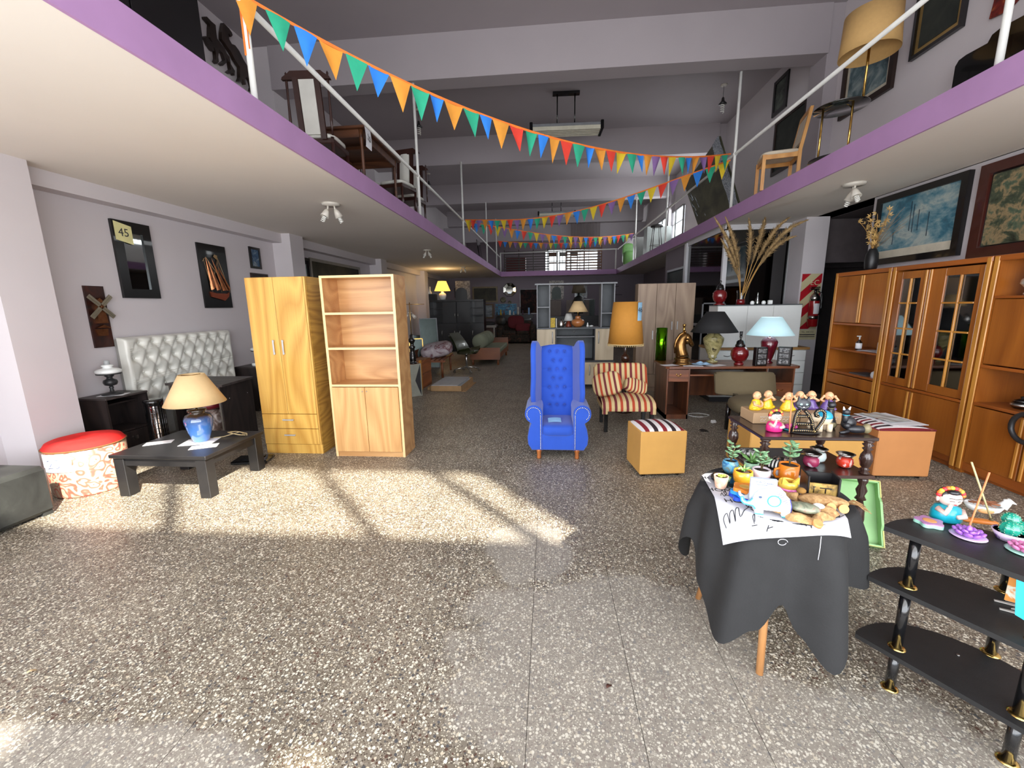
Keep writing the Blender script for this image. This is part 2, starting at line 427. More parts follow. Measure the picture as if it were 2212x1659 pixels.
# ceiling, roof beams
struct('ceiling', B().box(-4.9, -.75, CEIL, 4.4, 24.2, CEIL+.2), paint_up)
for i, y in enumerate((3.1, 6.96, 10.8, 14.7, 18.6)):
    if i == 0: continue
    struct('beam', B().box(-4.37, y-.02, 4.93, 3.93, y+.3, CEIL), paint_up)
# mezzanine slabs
struct('mezzanine_left', B().box(-4.68, -.6, ZB, XL, 18.4, ZT-.005).box(-4.68, 18.4, ZB, 4.1, 24, ZT-.005), cream)
struct('mezzanine_right', B().box(XR, -.6, ZB, 4.12, 18.4, ZT-.005).box(4.12, 5.9, ZB, 6.5, 9, ZT-.005), cream)
fm = B().box(XL, -.6, ZB-.004, XL+.02, 18.4, ZT); struct('fascia_left', fm, purple)
struct('fascia_right', B().box(XR-.02, -.6, ZB-.004, XR, 18.4, ZT), purple)
struct('fascia_back', B().box(XL, 18.38, ZB-.004, XR, 18.4, ZT), purple)
struct('baseboard_left', B().box(-4.36, 3.0, 0, -4.345, 3.38, .08).box(WL, 3.38, 0, WL+.012, 18.9, .08), mat('grey_skirting', (120,116,112), .5))
# railings
def railing(label, x, ys, zr, zstart, yend):
    t = thing('railing', label, 'railing', (x, ys[0], ZT), 0, 'white pipe railings of the mezzanine')
    for y in ys: part('post', B().cyl((0, y-ys[0], 0), (0, y-ys[0], 4.93-ZT), .022, n=10), t, white_metal)
    part('handrail', B().cyl((0, zstart-ys[0], zr-ZT), (0, yend-ys[0], zr-ZT), .022, n=10), t, white_metal)
    for y in ys: part('clamp', B().cyl((0, y-ys[0]-.03, zr-ZT), (0, y-ys[0]+.03, zr-ZT), .032, n=10), t, white_metal)
    return t
railing('white pipe railing along the left mezzanine edge', XL-.03, (3.12, 7.02, 10.6, 14.6, 17.3), 3.59, -.5, 18.4)
railing('white pipe railing along the right mezzanine edge', XR+.03, (3.28, 7.3, 11.1, 14.85), 3.78, -.5, 18.4)
t = thing('railing', 'white pipe railing across the far end of the mezzanine', 'railing', (XL, 18.45, ZT), 0, 'white pipe railings of the mezzanine')
for x in (0, 2.45, 4.9): part('post', B().cyl((x, 0, 0), (x, 0, .8), .025, n=8), t, white_metal)
part('handrail', B().cyl((0, 0, .78), (4.95, 0, .82), .025, n=8), t, white_metal)
# far upper windows (daylit panes)
sky_pane = mat('daylit_window_pane', (235,245,250), .3, emit=2.2, var=.02)
w = struct('window_2', B().box(-.2, 23.95, 3.3, 2.7, 24.0, 3.35).box(-.2, 23.95, 4.5, 2.7, 24.0, 4.55).box(-.2, 23.95, 3.9, 2.7, 23.99, 3.93), fr)
for i in range(7): part('mullion', B().box(-.2+i*.48, 23.95, 3.3, -.17+i*.48, 24.0, 4.5), w, fr)
part('pane', B().box(-.2, 24.0, 3.35, 2.7, 24.02, 4.5), w, sky_pane)
def side_window(n, y0, y1, z0, z1, k):
    w = struct('window_%d' % n, B().box(4.04, y0, z0-.04, 4.1, y1, z0).box(4.04, y0, z1, 4.1, y1, z1+.04), fr)
    for i in range(k+1):
        y = y0+(y1-y0)*i/k; part('mullion', B().box(4.04, y-.015, z0, 4.09, y+.015, z1), w, fr)
    part('crossbar', B().box(4.05, y0, (z0+z1)/2-.01, 4.08, y1, (z0+z1)/2+.01), w, fr)
    part('pane', B().box(4.085, y0, z0, 4.097, y1, z1), w, sky_pane)
side_window(3, 10.5, 12.2, 3.6, 4.5, 3)
side_window(4, 13.6, 16.8, 3.6, 4.4, 4)
# cross wall of the upper far room
struct('wall_upper_back', B().box(-4.63, 18.9, 4.3, 4.1, 19.0, 4.93), paint_up)

# glazed office under the right mezzanine
al = mat('white_aluminium', (205,205,208), .4, var=.03)
dg = glass('office_dark_glass', (84,90,86), .04, .5)
w = struct('window_5', B().box(2.95, 7.5, 2.68, 4.02, 7.56, 2.765).box(2.93, 7.5, 0, 3.0, 7.56, 2.7).box(3.97, 7.5, 0, 4.02, 7.56, 2.7).box(2.93, 7.5, 1.05, 4.0, 7.56, 1.11)
           .box(2.93, 7.5, 2.68, 2.98, 9.5, 2.765).box(2.90, 9.38, 0, 3.03, 9.5, 2.74).box(2.93, 7.5, 1.05, 2.97, 9.5, 1.1), al)
part('pane', B().box(3.0, 7.52, 0.02, 3.97, 7.53, 2.68), w, dg)
part('pane', B().box(2.95, 7.56, .02, 2.96, 9.4, 2.68), w, dg)
struct('wall_office', B().box(3.03, 9.5, 0, 4.12, 9.6, ZB).box(3.0, 9.5, 0, 3.03, 11.3, ZB).box(4.12, 9.5, 0, 4.4, 18.9, ZB).box(3.03, 11.3, 0, 4.12, 11.4, ZB), dark_paint)
# ================================================================== LEFT AREA
blackwood = mat('black_stained_wood', (30,29,30), .38, var=.15, scale=14, coat=.12)
wenge = wood('wenge_veneer', (46,36,34), (24,19,19), 'z', 1.4, .5)
wenge_x = wood('wenge_veneer_top', (74,66,64), (46,40,40), 'x', 1.4, .45)
chrome = mat('brushed_steel', (190,188,184), .25, 1.0, .04)
satin = mat('satin_handle_grey', (186,188,190), .3, .3, .03)
brass = mat('polished_brass', (205,165,90), .2, 1.0, .08)
black_gloss = mat('black_gloss', (14,14,15), .12, var=.2, coat=.5)
paper = mat('white_paper', (235,236,240), .8, var=.02)
ink = mat('blue_ink', (70,84,130), .7)
inkd = mat('dark_ink', (50,50,56), .7)
beige_shade = mat('beige_lamp_shade', (214,184,136), .8, var=.03, scale=20)
cable = mat('cream_cable', (170,150,110), .6)

# black pouf
p = B().box(-.55, -.58, .02, 0, 0, .385, .03)
p.box(-.5, -.53, 0, -.44, -.47, .03).box(-.08, -.08, 0, -.02, -.02, .03)
solo('pouf', p, blotch('worn_black_leatherette', [(.3,(30,31,31)), (.55,(48,50,49)), (.75,(70,73,70))], 3.5, 6, .55), 'worn black upholstered cube pouf cut off by the left edge', 'pouf', (-3.765, 2.63, 0))

# round ottoman with red cushion
def scroll_mat():
    m, nt, b = newmat('cream_fabric_red_scrolls'); v = coords(nt, (1,1,1))
    d = node(nt, 'ShaderNodeTexNoise'); d.inputs['Scale'].default_value = 5; nt.links.new(v, d.inputs['Vector'])
    a = node(nt, 'ShaderNodeVectorMath', operation='MULTIPLY_ADD'); a.inputs[1].default_value = (.25,.25,.25); nt.links.new(d.outputs['Color'], a.inputs[0]); nt.links.new(v, a.inputs[2])
    w = node(nt, 'ShaderNodeTexVoronoi', feature='F1'); w.inputs['Scale'].default_value = 13; nt.links.new(a.outputs[0], w.inputs['Vector'])
    s = node(nt, 'ShaderNodeMath', operation='PINGPONG'); s.inputs[1].default_value = .22; nt.links.new(w.outputs['Distance'], s.inputs[0])
    nt.links.new(ramp(nt, s.outputs[0], [(0, lin((196,84,72))), (.07, lin((200,108,92))), (.105, lin((200,174,146))), (1, lin((206,186,160)))]), b.inputs['Base Color'])
    b.inputs['Roughness'].default_value = .35; b.inputs['Coat Weight'].default_value = .3
    return m
t = thing('ottoman', 'round ottoman in cream scroll fabric with a red cushion top', 'ottoman', (-3.985, 3.07, 0))
part('body', B().lathe([(.24,0),(.25,.02),(.257,.2),(.26,.39),(.25,.40)], n=32), t, scroll_mat())
def cush(u, v):
    a = 2*PI*u; r = .265*v; lob = .75+.25*abs(math.sin(3*a+.4))
    z = .40 + .075*(math.sqrt(max(0, 1-v**4)))*(1-.45*(1-v)**1.5)*(.86+.14*lob*min(1, v*1.6))
    return (r*math.cos(a), r*math.sin(a), z)
part('cushion', B().grid(cush, 40, 10), t, mat('red_velvet', (214,28,24), .85, var=.12, scale=14, bm=.2))
part('piping', B().tube([(.263*math.cos(2*PI*i/36), .263*math.sin(2*PI*i/36), .402) for i in range(36)], .006, 5, True), t, mat('brown_piping', (120,80,40), .8))
def tagc(u, v):
    a = R(-112)+R(52)*u; return (.264*math.cos(a), .264*math.sin(a), .385-.15*v)
part('price_sheet', B().grid(tagc, 8, 2), t, mat('bluish_paper', (206,214,232), .8))
text_part('25', .11, t, mat('faint_blue_pen', (140,150,190), .8), (.268*math.cos(R(-86)), .268*math.sin(R(-86)), .31), (R(90), 0, R(4)))

# black coffee table
t = thing('coffee_table', 'black painted square coffee table carrying the blue vase lamp', 'table', (-3.142, 3.23, 0))
part('tabletop', B().box(-.425, -.345, .335, .425, .345, .365, .004), t, blackwood)
for sx in (-1, 1):
    for sy in (-1, 1):
        x, y = sx*.36, sy*.285; part('leg', B().box(x-.045, y-.045, 0, x+.045, y+.045, .335, .003), t, blackwood)
part('apron', B().box(-.37, -.315, .265, .37, -.295, .335).box(-.37, .295, .265, .37, .315, .335).box(-.39, -.3, .265, -.37, .3, .335).box(.37, -.3, .265, .39, .3, .335), t, blackwood)
# lamp on it
blue_glaze = None
def glaze():
    m, nt, b = newmat('blue_brown_glaze'); tc = node(nt, 'ShaderNodeTexCoord'); sp = node(nt, 'ShaderNodeSeparateXYZ'); nt.links.new(tc.outputs['Object'], sp.inputs[0])
    f = noise(nt, tc.outputs['Object'], 22, 4); a = node(nt, 'ShaderNodeMath', operation='MULTIPLY_ADD'); a.inputs[1].default_value = .05; nt.links.new(f, a.inputs[0]); nt.links.new(sp.outputs[2], a.inputs[2])
    mr = node(nt, 'ShaderNodeMapRange'); mr.inputs[1].default_value = .0; mr.inputs[2].default_value = .325; nt.links.new(a.outputs[0], mr.inputs[0])
    nt.links.new(ramp(nt, mr.outputs[0], [(.1, lin((96,140,210))), (.5, lin((70,120,190))), (.72, lin((60,90,140))), (.82, lin((60,46,34))), (1, lin((40,30,22)))]), b.inputs['Base Color'])
    b.inputs['Roughness'].default_value = .08; b.inputs['Coat Weight'].default_value = 1; return m
def vase_lamp(label, loc, prof, vm, shade, shm, zsh, extra=None, n=24, group=None):
    t = thing('table_lamp', label, 'lamp', loc, 0, group)
    part('base', B().lathe(prof, n=n), t, vm)
    zt = prof[-1][1]
    part('stem', B().cyl((0,0,zt-.005), (0,0,zsh[0]+.05), .008, n=8).cyl((0,0,zsh[0]+.02), (0,0,zsh[0]+.08), .016, n=8), t, brass)
    part('lamp_shade', B().shell([(shade[0], zsh[0]), ((shade[0]+shade[1])/2, (zsh[0]+zsh[1])/2), (shade[1], zsh[1])], n=32, th=.004), t, shm)
    part('spider', B().cyl((-shade[1], 0, zsh[1]-.01), (shade[1], 0, zsh[1]-.01), .003, n=5).cyl((0,-shade[1],zsh[1]-.01), (0,shade[1],zsh[1]-.01), .003, n=5).cyl((0,0,zsh[0]+.05), (0,0,zsh[1]-.01), .003, n=5), t, brass)
    return t
lampL = vase_lamp('blue glazed vase lamp with a wide beige cone shade', (-3.075, 3.26, .368),
    [(.052,0),(.062,.01),(.088,.09),(.106,.17),(.108,.205),(.092,.24),(.056,.255),(.054,.268),(.074,.276),(.07,.29),(.02,.295)], glaze(), (.228,.095), beige_shade, (.345,.60))
solo('paper_sheet', B().box(-.13,-.09,0,.13,.09,.002), paper, 'creased white paper under the blue vase lamp', 'paper', (-3.075, 3.24, .3655), .3)
solo('paper_sheet', B().box(-.1,-.05,0,.1,.05,.0015), paper, 'blank paper slip on the coffee table left of the lamp', 'paper', (-3.43, 3.20, .3655), R(30))
solo('paper_sheet', B().box(-.1,-.05,0,.1,.05,.0015), paper, 'blank paper slip on the coffee table right of the lamp', 'paper', (-2.93, 3.12, .3655), R(28))
pts = [(.09*math.cos(i*.7)*(1-.02*i)+.01*math.sin(i*2.1), .035*math.sin(i*.7), .006+.03*abs(math.sin(i*.35))) for i in range(30)]
solo('lamp_cable', B().tube(pts+[(-.1,-.05,.006),(-.18,-.07,.004)], .004, 5), cable, 'coiled cream lamp cable on the black coffee table', 'cable', (-2.86, 3.42, .3655))
solo('flat_console', B().box(-.17,-.1,0,.17,.1,.035,.01).box(-.1,-.06,.035,.1,.06,.045,.004), black_gloss, 'flat black electronic box on the floor under the coffee table', 'device', (-2.98, 3.72, 0), .2)

# dark nightstand with oil lamp
def nightstand(label, loc, sx, sy, h):
    t = thing('nightstand', label, 'nightstand', loc)
    x0, x1, y0, y1 = -sx, 0, 0, sy; k = .018
    part('top', B().box(x0-.0, y0, h-k, x1+.01, y1, h, .002), t, wenge_x)
    part('side_panel', B().box(x0, y0, .04, x1, y0+k, h-k), t, wenge); part('side_panel', B().box(x0, y1-k, .04, x1, y1, h-k), t, wenge)
    part('back_panel', B().box(x0, y0+k, .04, x0+.01, y1-k, h*.45).box(x0, y0+k, h*.45, x0+.01, y0+k+sy*.32, h-k).box(x0, y0+k+sy*.62, h*.45, x0+.01, y1-k, h-k).box(x0,y0+k,h*.8,x0+.01,y1-k,h-k), t, wenge)
    part('shelf', B().box(x0+.01, y0+k, h*.44, x1-.005, y1-k, h*.44+k), t, wenge); part('shelf', B().box(x0+.01, y0+k, h*.86, x1-.1, y1-k, h*.86+k*.7), t, wenge)
    d = part('drawer', B().box(x1-.02, y0+.004, h*.14, x1+.004, y1-.004, h*.43, .002), t, wenge)
    part('handle', B().box(x1+.004, (y0+y1)/2-.02, h*.33, x1+.02, (y0+y1)/2+.02, h*.35).box(x1+.016, (y0+y1)/2-.02, h*.29, x1+.021, (y0+y1)/2+.02, h*.35), d, chrome)
    part('plinth', B().box(x0, y0, 0, x1-.03, y1, .04), t, wenge)
    return t
nightstand('dark brown nightstand with open shelf by the left pillar', (-4.33, 3.58, 0), .34, .43, .671)
nightstand('dark brown nightstand beyond the headboard beside the yellow wardrobe', (-4.33, 5.7, 0), .34, .43, .675)
milk = mat('opal_glass', (235,238,236), .1, var=.02, coat=.6)
iron = mat('dark_cast_iron', (52,52,54), .4, .4)
def oil_lamp(label, loc, extra=None):
    t = thing('oil_lamp', label, 'lamp', loc, 0, None)
    part('foot', B().lathe([(.085,0),(.09,.008),(.06,.02),(.02,.03),(.014,.06),(.02,.075),(.012,.09)], n=20), t, extra or iron)
    part('body', B().lathe([(.015,.09),(.045,.10),(.055,.125),(.05,.15),(.025,.165),(.022,.18),(.035,.19),(.035,.205)], n=16, flute=.06, nf=8), t, extra or iron)
    part('shade_ring', B().lathe([(.03,.205),(.1,.212),(.1,.222),(.03,.222)], n=24), t, iron)
    part('glass_shade', B().lathe([(.096,.222),(.108,.235),(.104,.255),(.075,.27),(.04,.277),(.036,.285),(.05,.296),(.048,.306),(.028,.312)], n=24), t, milk)
    part('chimney', B().shell([(.024,.31),(.022,.352)], n=16, th=.002), t, mat('frosted_chimney', (170,174,176), .2))
    return t
oil_lamp('white glass oil lamp on the nightstand by the left pillar', (-4.48, 3.79, .673))
oil_lamp('white glass oil lamp half hidden by the yellow wardrobe', (-4.42, 5.93, .678), mat('dark_red_glaze', (80,22,22), .3))
solo('paper_sheet', B().box(-.11,-.07,0,.11,.07,.0015), paper, 'white leaflet under the oil lamp by the left pillar', 'paper', (-4.46, 3.78, .6712), .4)
solo('dish', B().lathe([(.02,0),(.045,.005),(.05,.03),(.045,.05),(.03,.05)], n=16), milk, 'small white dish on the nightstand beside the yellow wardrobe', 'dish', (-4.38, 5.78, .677))

# tufted headboard, wrapped in film
def headboard():
    t = thing('headboard', 'white tufted headboard wrapped in plastic against the left wall', 'headboard', (-4.66, 4.06, 0))
    y1, z0, z1 = 1.54, .42, 1.235
    cols, dz = 9, .19
    bt = []
    for r in range(5):
        for c in range(cols+1):
            yy = (c + (.5 if r % 2 else 0))*.165+.03
            if .05 < yy < y1-.05: bt.append((yy, z0+.08+r*dz*.88))
    def f(u, v):
        y, z = u*y1, z0+v*(z1-z0)
        ed = min(u, 1-u)*y1; ez = min(1-v, v+.3)*(z1-z0); e = min(ed, ez); rd = math.sqrt(max(0, 1-(1-min(e/.05, 1))**2))
        d = min(((y-a)**2+(z-b)**2)**.5 for a, b in bt)
        k = .045*math.exp(-(d/.038)**2)+.012*math.exp(-(d/.07)**2)
        # folds between neighbouring buttons
        q = 1e9
        for s_ in (1, -1):
            w = (y*s_*1.0/.165 + (z-z0-.08)/(dz*.88*2) ) ; w = abs(w*1.0 - .18 - round(w-.18)); q = min(q, w)
        return (.03+.085*rd - k - (.012*math.exp(-(q/.09)**2) if e > .06 else 0), y, z)
    part('padding', B().grid(f, 110, 60), t, mat('cream_leatherette', (222,222,214), .35, var=.04, scale=5, bm=.06, coat=.25))
    part('back_board', B().box(0, 0, .05, .03, y1, z1-.02), t, mat('grey_backing_board', (150,148,144), .8))
    part('leg', B().box(0, .1, 0, .05, .18, .42), t, mat('grey_backing_board', (150,148,144), .8)); part('leg', B().box(0, y1-.18, 0, .05, y1-.1, .42), t, MATS['grey_backing_board'])
    mbn = B()
    for a, b in bt: mbn.ell((.118-.045, a, b), (.006,.011,.011), 8)
    part('buttons', mbn, t, mat('cream_leatherette', (222,222,214)), kind='stuff')
    film = B()
    for z in (.78, .8, .83, 1.13, 1.15, 1.17): film.tube([(.117, .02, z-.06), (.119, .5, z-.02), (.118, 1.0, z+.01), (.117, 1.5, z+.04)], .0016, 4)
    part('plastic_film', film, t, mat('clear_film_folds', (205,200,190), .15, coat=1))
headboard()

# TV desk
t = thing('television_desk', 'dark brown television desk with aluminium edged legs behind the coffee table', 'desk', (-4.36, 4.18, 0))
part('desktop', B().prism([(0,.08),(.78,-.02),(.72,.56),(.05,.56)], .675, .7, 'z'), t, wenge_x)
part('side_panel', B().prism([(.71,0),(.735,0),(.70,.54),(.675,.54)], 0, .675, 'z'), t, wenge)
part('side_panel', B().box(.04, .1, 0, .06, .52, .675), t, wenge)
alu = mat('aluminium_edge', (150,144,136), .35, .8)
part('leg_edge', B().box(.70, -.005, 0, .72, .012, .675), t, alu); part('leg_edge', B().box(.035, .085, 0, .055, .10, .675), t, alu)
part('back_panel', B().box(.06, .5, .2, .69, .52, .5), t, wenge)
for y in (.12, .42): part('screw_cap', B().ell((.735-.035*y, y, .52), (.004,.006,.006), 8), t, chrome)
cw = blotch('brown_crumpled_plastic', [(.3,(70,54,50)), (.5,(120,100,92)), (.72,(210,200,196))], 9, 6, .2, 1.5)
p = B(); p.ell((0,0,.2), (.2,.17,.2), 20, .6)
t = thing('wrapped_stool', 'dark red stool wrapped in plastic standing under the television desk', 'stool', (-3.98, 4.36, 0))
part('body', p, t, cw); part('seat', B().ell((0,0,.44), (.2,.17,.06), 20, .7), t, mat('dark_red_vinyl', (96,20,30), .4))
# black cylinder lamp with lattice
t = thing('cylinder_lamp', 'black cylindrical floor lamp with a square lattice between nightstand and desk', 'lamp', (-4.13, 3.87, 0))
part('body', B().lathe([(.085,0),(.085,.02),(.08,.03),(.08,.56),(.085,.57),(.085,.6),(.06,.605)], n=20), t, black_gloss)
lt = B()
for i in range(9): lt.tube([(.084*math.cos(R(-70+a)), .084*math.sin(R(-70+a)), .08+i*.055) for a in range(0, 121, 12)], .004, 4)
for a in range(-70, 51, 15): lt.cyl((.085*math.cos(R(a)), .085*math.sin(R(a)), .06), (.085*math.cos(R(a)), .085*math.sin(R(a)), .54), .004, n=4)
part('lattice', lt, t, black_gloss)
part('mirror_strip', B().grid(lambda u, v: (.0815*math.cos(R(-75+50*u)), .0815*math.sin(R(-75+50*u)), .06+.48*v), 6, 1), t, mat('mirror_strip', (210,200,200), .08, 1.0))

# wall pieces on the left wall
blackframe = mat('black_picture_frame', (14,13,14), .3, coat=.3)
mirror_m = mat('mirror_glass', (170,175,175), .03, 1.0, .02)
t = thing('wall_mirror', 'tall black framed mirror with a yellow 45 tag on left wall', 'mirror', (WL+.002, 4.255, 1.66))
w_, h_ = .435, .83
part('frame', B().box(0,0,0,.03,.1,h_).box(0,w_-.1,0,.03,w_,h_).box(0,.1,0,.03,w_-.1,.1).box(0,.1,h_-.12,.03,w_-.1,h_), t, blackframe)
part('glass', B().box(0,.1,.1,.015,w_-.1,h_-.12), t, mirror_m)
part('tag', B().prism([(.02,.62),(.21,.585),(.21,.78),(.02,.815)], .031, .033, 'x'), t, mat('yellow_note', (226,220,160), .8))
text_part('45', .12, t, inkd, (.0345, .115, .70), (R(90), 0, R(90)))
# ship plaque
copper = mat('copper_sheet', (150,96,64), .3, .9, .35, 14)
t = thing('ship_plaque', 'black wall plaque with a copper sailing ship', 'wall art', (WL+.002, 5.345, 1.545))
part('board', B().box(0,0,0,.02,.49,.86), t, blackframe)
hull = [(.12,.15),(.34,.10),(.42,.16),(.44,.22),(.40,.2),(.2,.2),(.1,.22)]
part('hull', B().prism(hull, .02, .04, 'x'), t, mat('brown_copper_hull', (150,74,50), .35, .7))
for k, (a, b, c) in enumerate((((.10,.68),(.2,.3),(.12,.24)), ((.13,.66),(.30,.27),(.22,.24)), ((.2,.68),(.42,.25),(.33,.24)), ((.28,.62),(.44,.3),(.43,.24)))):
    def sail(u, v, a=a, b=b, c=c):
        q = ((1-v)*a[0]+v*((1-u)*c[0]+u*b[0]), (1-v)*a[1]+v*((1-u)*c[1]+u*b[1])); return (.022+.035*math.sin(PI*u)*v+.01, q[0], q[1])
    part('sail', B().grid(sail, 6, 8), t, copper)
rg = B()
for a, b in (((.06,.66),(.14,.22)), ((.1,.68),(.46,.22)), ((.3,.7),(.3,.22)), ((.3,.7),(.46,.24)), ((.1,.68),(.04,.62)), ((.3,.66),(.12,.24))): rg.cyl((.035, *a), (.035, *b), .003, n=4)
part('rigging', rg, t, mat('brass_wire', (180,150,110), .4, .6)); part('flag', B().prism([(.24,.7),(.3,.66),(.31,.72),(.26,.73)], .03, .034, 'x'), t, mat('brass_wire', (180,150,110)))
# windmill plaque
t = thing('windmill_plaque', 'narrow dark plaque with a copper windmill on left wall', 'wall art', (WL+.002, 3.868, 1.145))
part('board', B().box(0,0,0,.018,.19,.63), t, blotch('dark_red_patina', [(.35,(20,16,16)), (.6,(60,26,18)), (.8,(100,40,24))], 6, 5, .4))
part('tower', B().prism([(.05,.25),(.15,.25),(.13,.46),(.07,.46)], .018, .05, 'x'), t, copper); part('cap', B().prism([(.045,.46),(.15,.46),(.1,.51)], .018, .055, 'x'), t, copper)
part('porch', B().prism([(.03,.205),(.17,.2),(.1,.235)], .018, .05, 'x'), t, copper); part('pedestal', B().prism([(.04,.12),(.14,.12),(.15,.19),(.03,.19)], .018, .03, 'x'), t, copper)
for a in (45, 135, 225, 315):
    m_ = B().xf((.06, .1, .42), (R(a), 0, 0)); m_.box(-.003, -.022, .02, .003, .022, .155).box(.003, -.003, .0, .008, .003, .155); part('blade', m_, t, mat('pewter_sheet', (170,160,140), .35, .8))
part('hub', B().cyl((.05,.1,.42), (.075,.1,.42), .014, n=10), t, copper)

# small pictures further along the left side
def picture(label, loc, w, h, fm, pic, fw=.03, dep=.02, axis='L', group=None, mount=None, cat='picture', rot=None):
    """axis L: hangs on a wall facing +X, R: facing -X, B: facing -Y. loc = lower corner with least u"""
    t = thing('framed_picture', label, cat, loc, 0, group)
    if rot: t.rotation_euler = rot
    def bx(m_, u0, v0, u1, v1, d0, d1):
        if axis == 'L': m_.box(d0, u0, v0, d1, u1, v1)
        elif axis == 'R': m_.box(-d1, u0, v0, -d0, u1, v1)
        else: m_.box(u0, -d1, v0, u1, -d0, v1)
        return m_
    m_ = B(); bx(m_,0,0,w,fw,0,dep); bx(m_,0,h-fw,w,h,0,dep); bx(m_,0,fw,fw,h-fw,0,dep); bx(m_,w-fw,fw,w,h-fw,0,dep); part('frame', m_, t, fm)
    i = fw
    if mount: part('mount', bx(B(), i, i, w-i, h-i, 0, dep*.35), t, mount[1]); i += mount[0]
    part('artwork', bx(B(), i, i, w-i, h-i, 0, dep*.5), t, pic)
    return t
def wallrect(pl, fn):   # helper: corner px (left, top, right, bottom) on plane -> y0,y1,z0,z1
    a = fn(pl[0], pl[1]); b = fn(pl[2], pl[3]); return a, b
bluepic = blotch('blue_ship_print', [(.3,(30,46,70)), (.5,(60,90,120)), (.68,(150,160,160))], 12, 5)
a = AX(536, 532, -4.67); b = AX(565, 582, -4.67)
picture('small blue ship print high on the left wall near the ship plaque', (WL+.003, a.y, b.z), b.y-a.y, a.z-b.z, blackframe, bluepic, .035, .02)
a = AX(540, 586, -4.67); b = AX(583, 640, -4.67)
picture('dark horizontal plaque below the small blue ship print', (WL+.003, a.y, a.z-.32), b.y-a.y, .30, mat('dark_brown_frame', (40,24,18), .4), blotch('dark_plaque_relief', [(.4,(14,12,12)), (.7,(60,50,40))], 8), .02, .02)
a = AY(634, 553, 7.34); b = AY(665, 596, 7.34)
picture('landscape print in black frame standing above the yellow wardrobe', (WL+.05, 7.42, 1.85), .5, .62, blackframe, blotch('sea_print', [(.3,(90,120,120)), (.5,(130,150,150)), (.7,(190,190,180))], 4, 4), .05, .03, mount=(.07, mat('dark_mount', (28,26,28), .7)))
a = AX(682, 574, -4.67); b = AX(745, 600, -4.67)
picture('wide dark painting in pale frame on the left wall above the wardrobes', (WL+.003, 8.0, 1.75), 2.2, .75, mat('pale_grey_frame', (140,136,128), .5), blotch('dark_landscape', [(.35,(26,28,24)), (.65,(60,58,46))], 2.5), .06, .03)

# yellow wardrobe
oak = wood('golden_oak_veneer', (216,172,88), (184,134,56), 'z', 1.0, .35, .25, 7)
oak_side = wood('golden_oak_side', (196,152,70), (150,108,40), 'y', 1.4, .45, .1, 9)
t = thing('wardrobe', 'golden oak two-door wardrobe with two drawers below', 'wardrobe', (-3.0, 3.95, 0))
Wd, Hh, Dp = .63, 1.82, .32
part('side_panel', B().box(0,.02,0,.016,Dp,Hh), t, oak_side); part('side_panel', B().box(Wd-.016,.02,0,Wd,Dp,Hh), t, oak_side)
part('top', B().box(.016,.02,Hh-.016,Wd-.016,Dp,Hh), t, oak); part('back_panel', B().box(.016,Dp-.01,.05,Wd-.016,Dp,Hh-.016), t, oak_side)
for x0, x1, hx_ in ((.003,.292,.235), (.296,.605,.335)):
    d = part('door', B().box(x0, 0, .435, x1, .018, Hh-.003, .002), t, oak)
    part('handle', B().box(hx_-.008, -.022, 1.055, hx_+.008, -.015, 1.205, .003).box(hx_-.004,-.016,1.06,hx_+.004,0,1.075).box(hx_-.004,-.016,1.185,hx_+.004,0,1.2), d, satin)
part('trim_strip', B().box(.61, -.004, .1, .628, .018, Hh-.002, .003), t, oak)
for z0, z1 in ((.275,.43), (.105,.27)):
    d = part('drawer', B().box(.003, 0, z0, .605, .018, z1, .002), t, oak); zc = (z0+z1)/2+.02
    part('handle', B().box(.235, -.022, zc-.007, .355, -.015, zc+.007, .003).box(.24,-.016,zc-.004,.25,0,zc+.004).box(.34,-.016,zc-.004,.35,0,zc+.004), d, satin)
part('plinth', B().box(.003, .01, 0, Wd-.003, .03, .1), t, oak)
# bookshelf
beech = wood('beech_veneer', (206,160,106), (176,126,74), 'x', 1.0, .4, .2, 6)
beech_v = wood('beech_door_veneer', (212,166,108), (186,136,80), 'z', 1.0, .4, .2, 6)
beech_edge = mat('pale_beech_edge', (228,192,140), .4, var=.05)
t = thing('bookcase', 'beech bookcase with three open shelves above two small doors', 'bookcase', (-2.19, 3.89, 0))
Wd, Hh, Dp = .735, 1.815, .31
for x in (0, Wd-.025): 
    s_ = part('side_panel', B().box(x, .003, 0, x+.025, Dp, Hh), t, beech); part('edge_band', B().box(x, 0, 0, x+.025, .003, Hh), s_, beech_edge)
part('back_panel', B().box(.025, Dp-.01, .03, Wd-.025, Dp, Hh-.02), t, beech)
for z in (Hh-.022, 1.445, 1.105, .735):
    s_ = part('shelf', B().box(.025, .003, z, Wd-.025, Dp-.01, z+.022), t, beech); part('edge_band', B().box(.025, 0, z, Wd-.025, .003, z+.022), s_, beech_edge)
for x0, x1, kx in ((.027,.365,.345), (.369,.708,.389)):
    d = part('door', B().box(x0, -.016, .06, x1, 0, .73, .002), t, beech_v); part('knob', B().ell((kx, -.02, .69), (.007,.006,.007), 8), d, chrome)
part('plinth', B().box(.025, .01, 0, Wd-.025, .03, .06), t, beech)

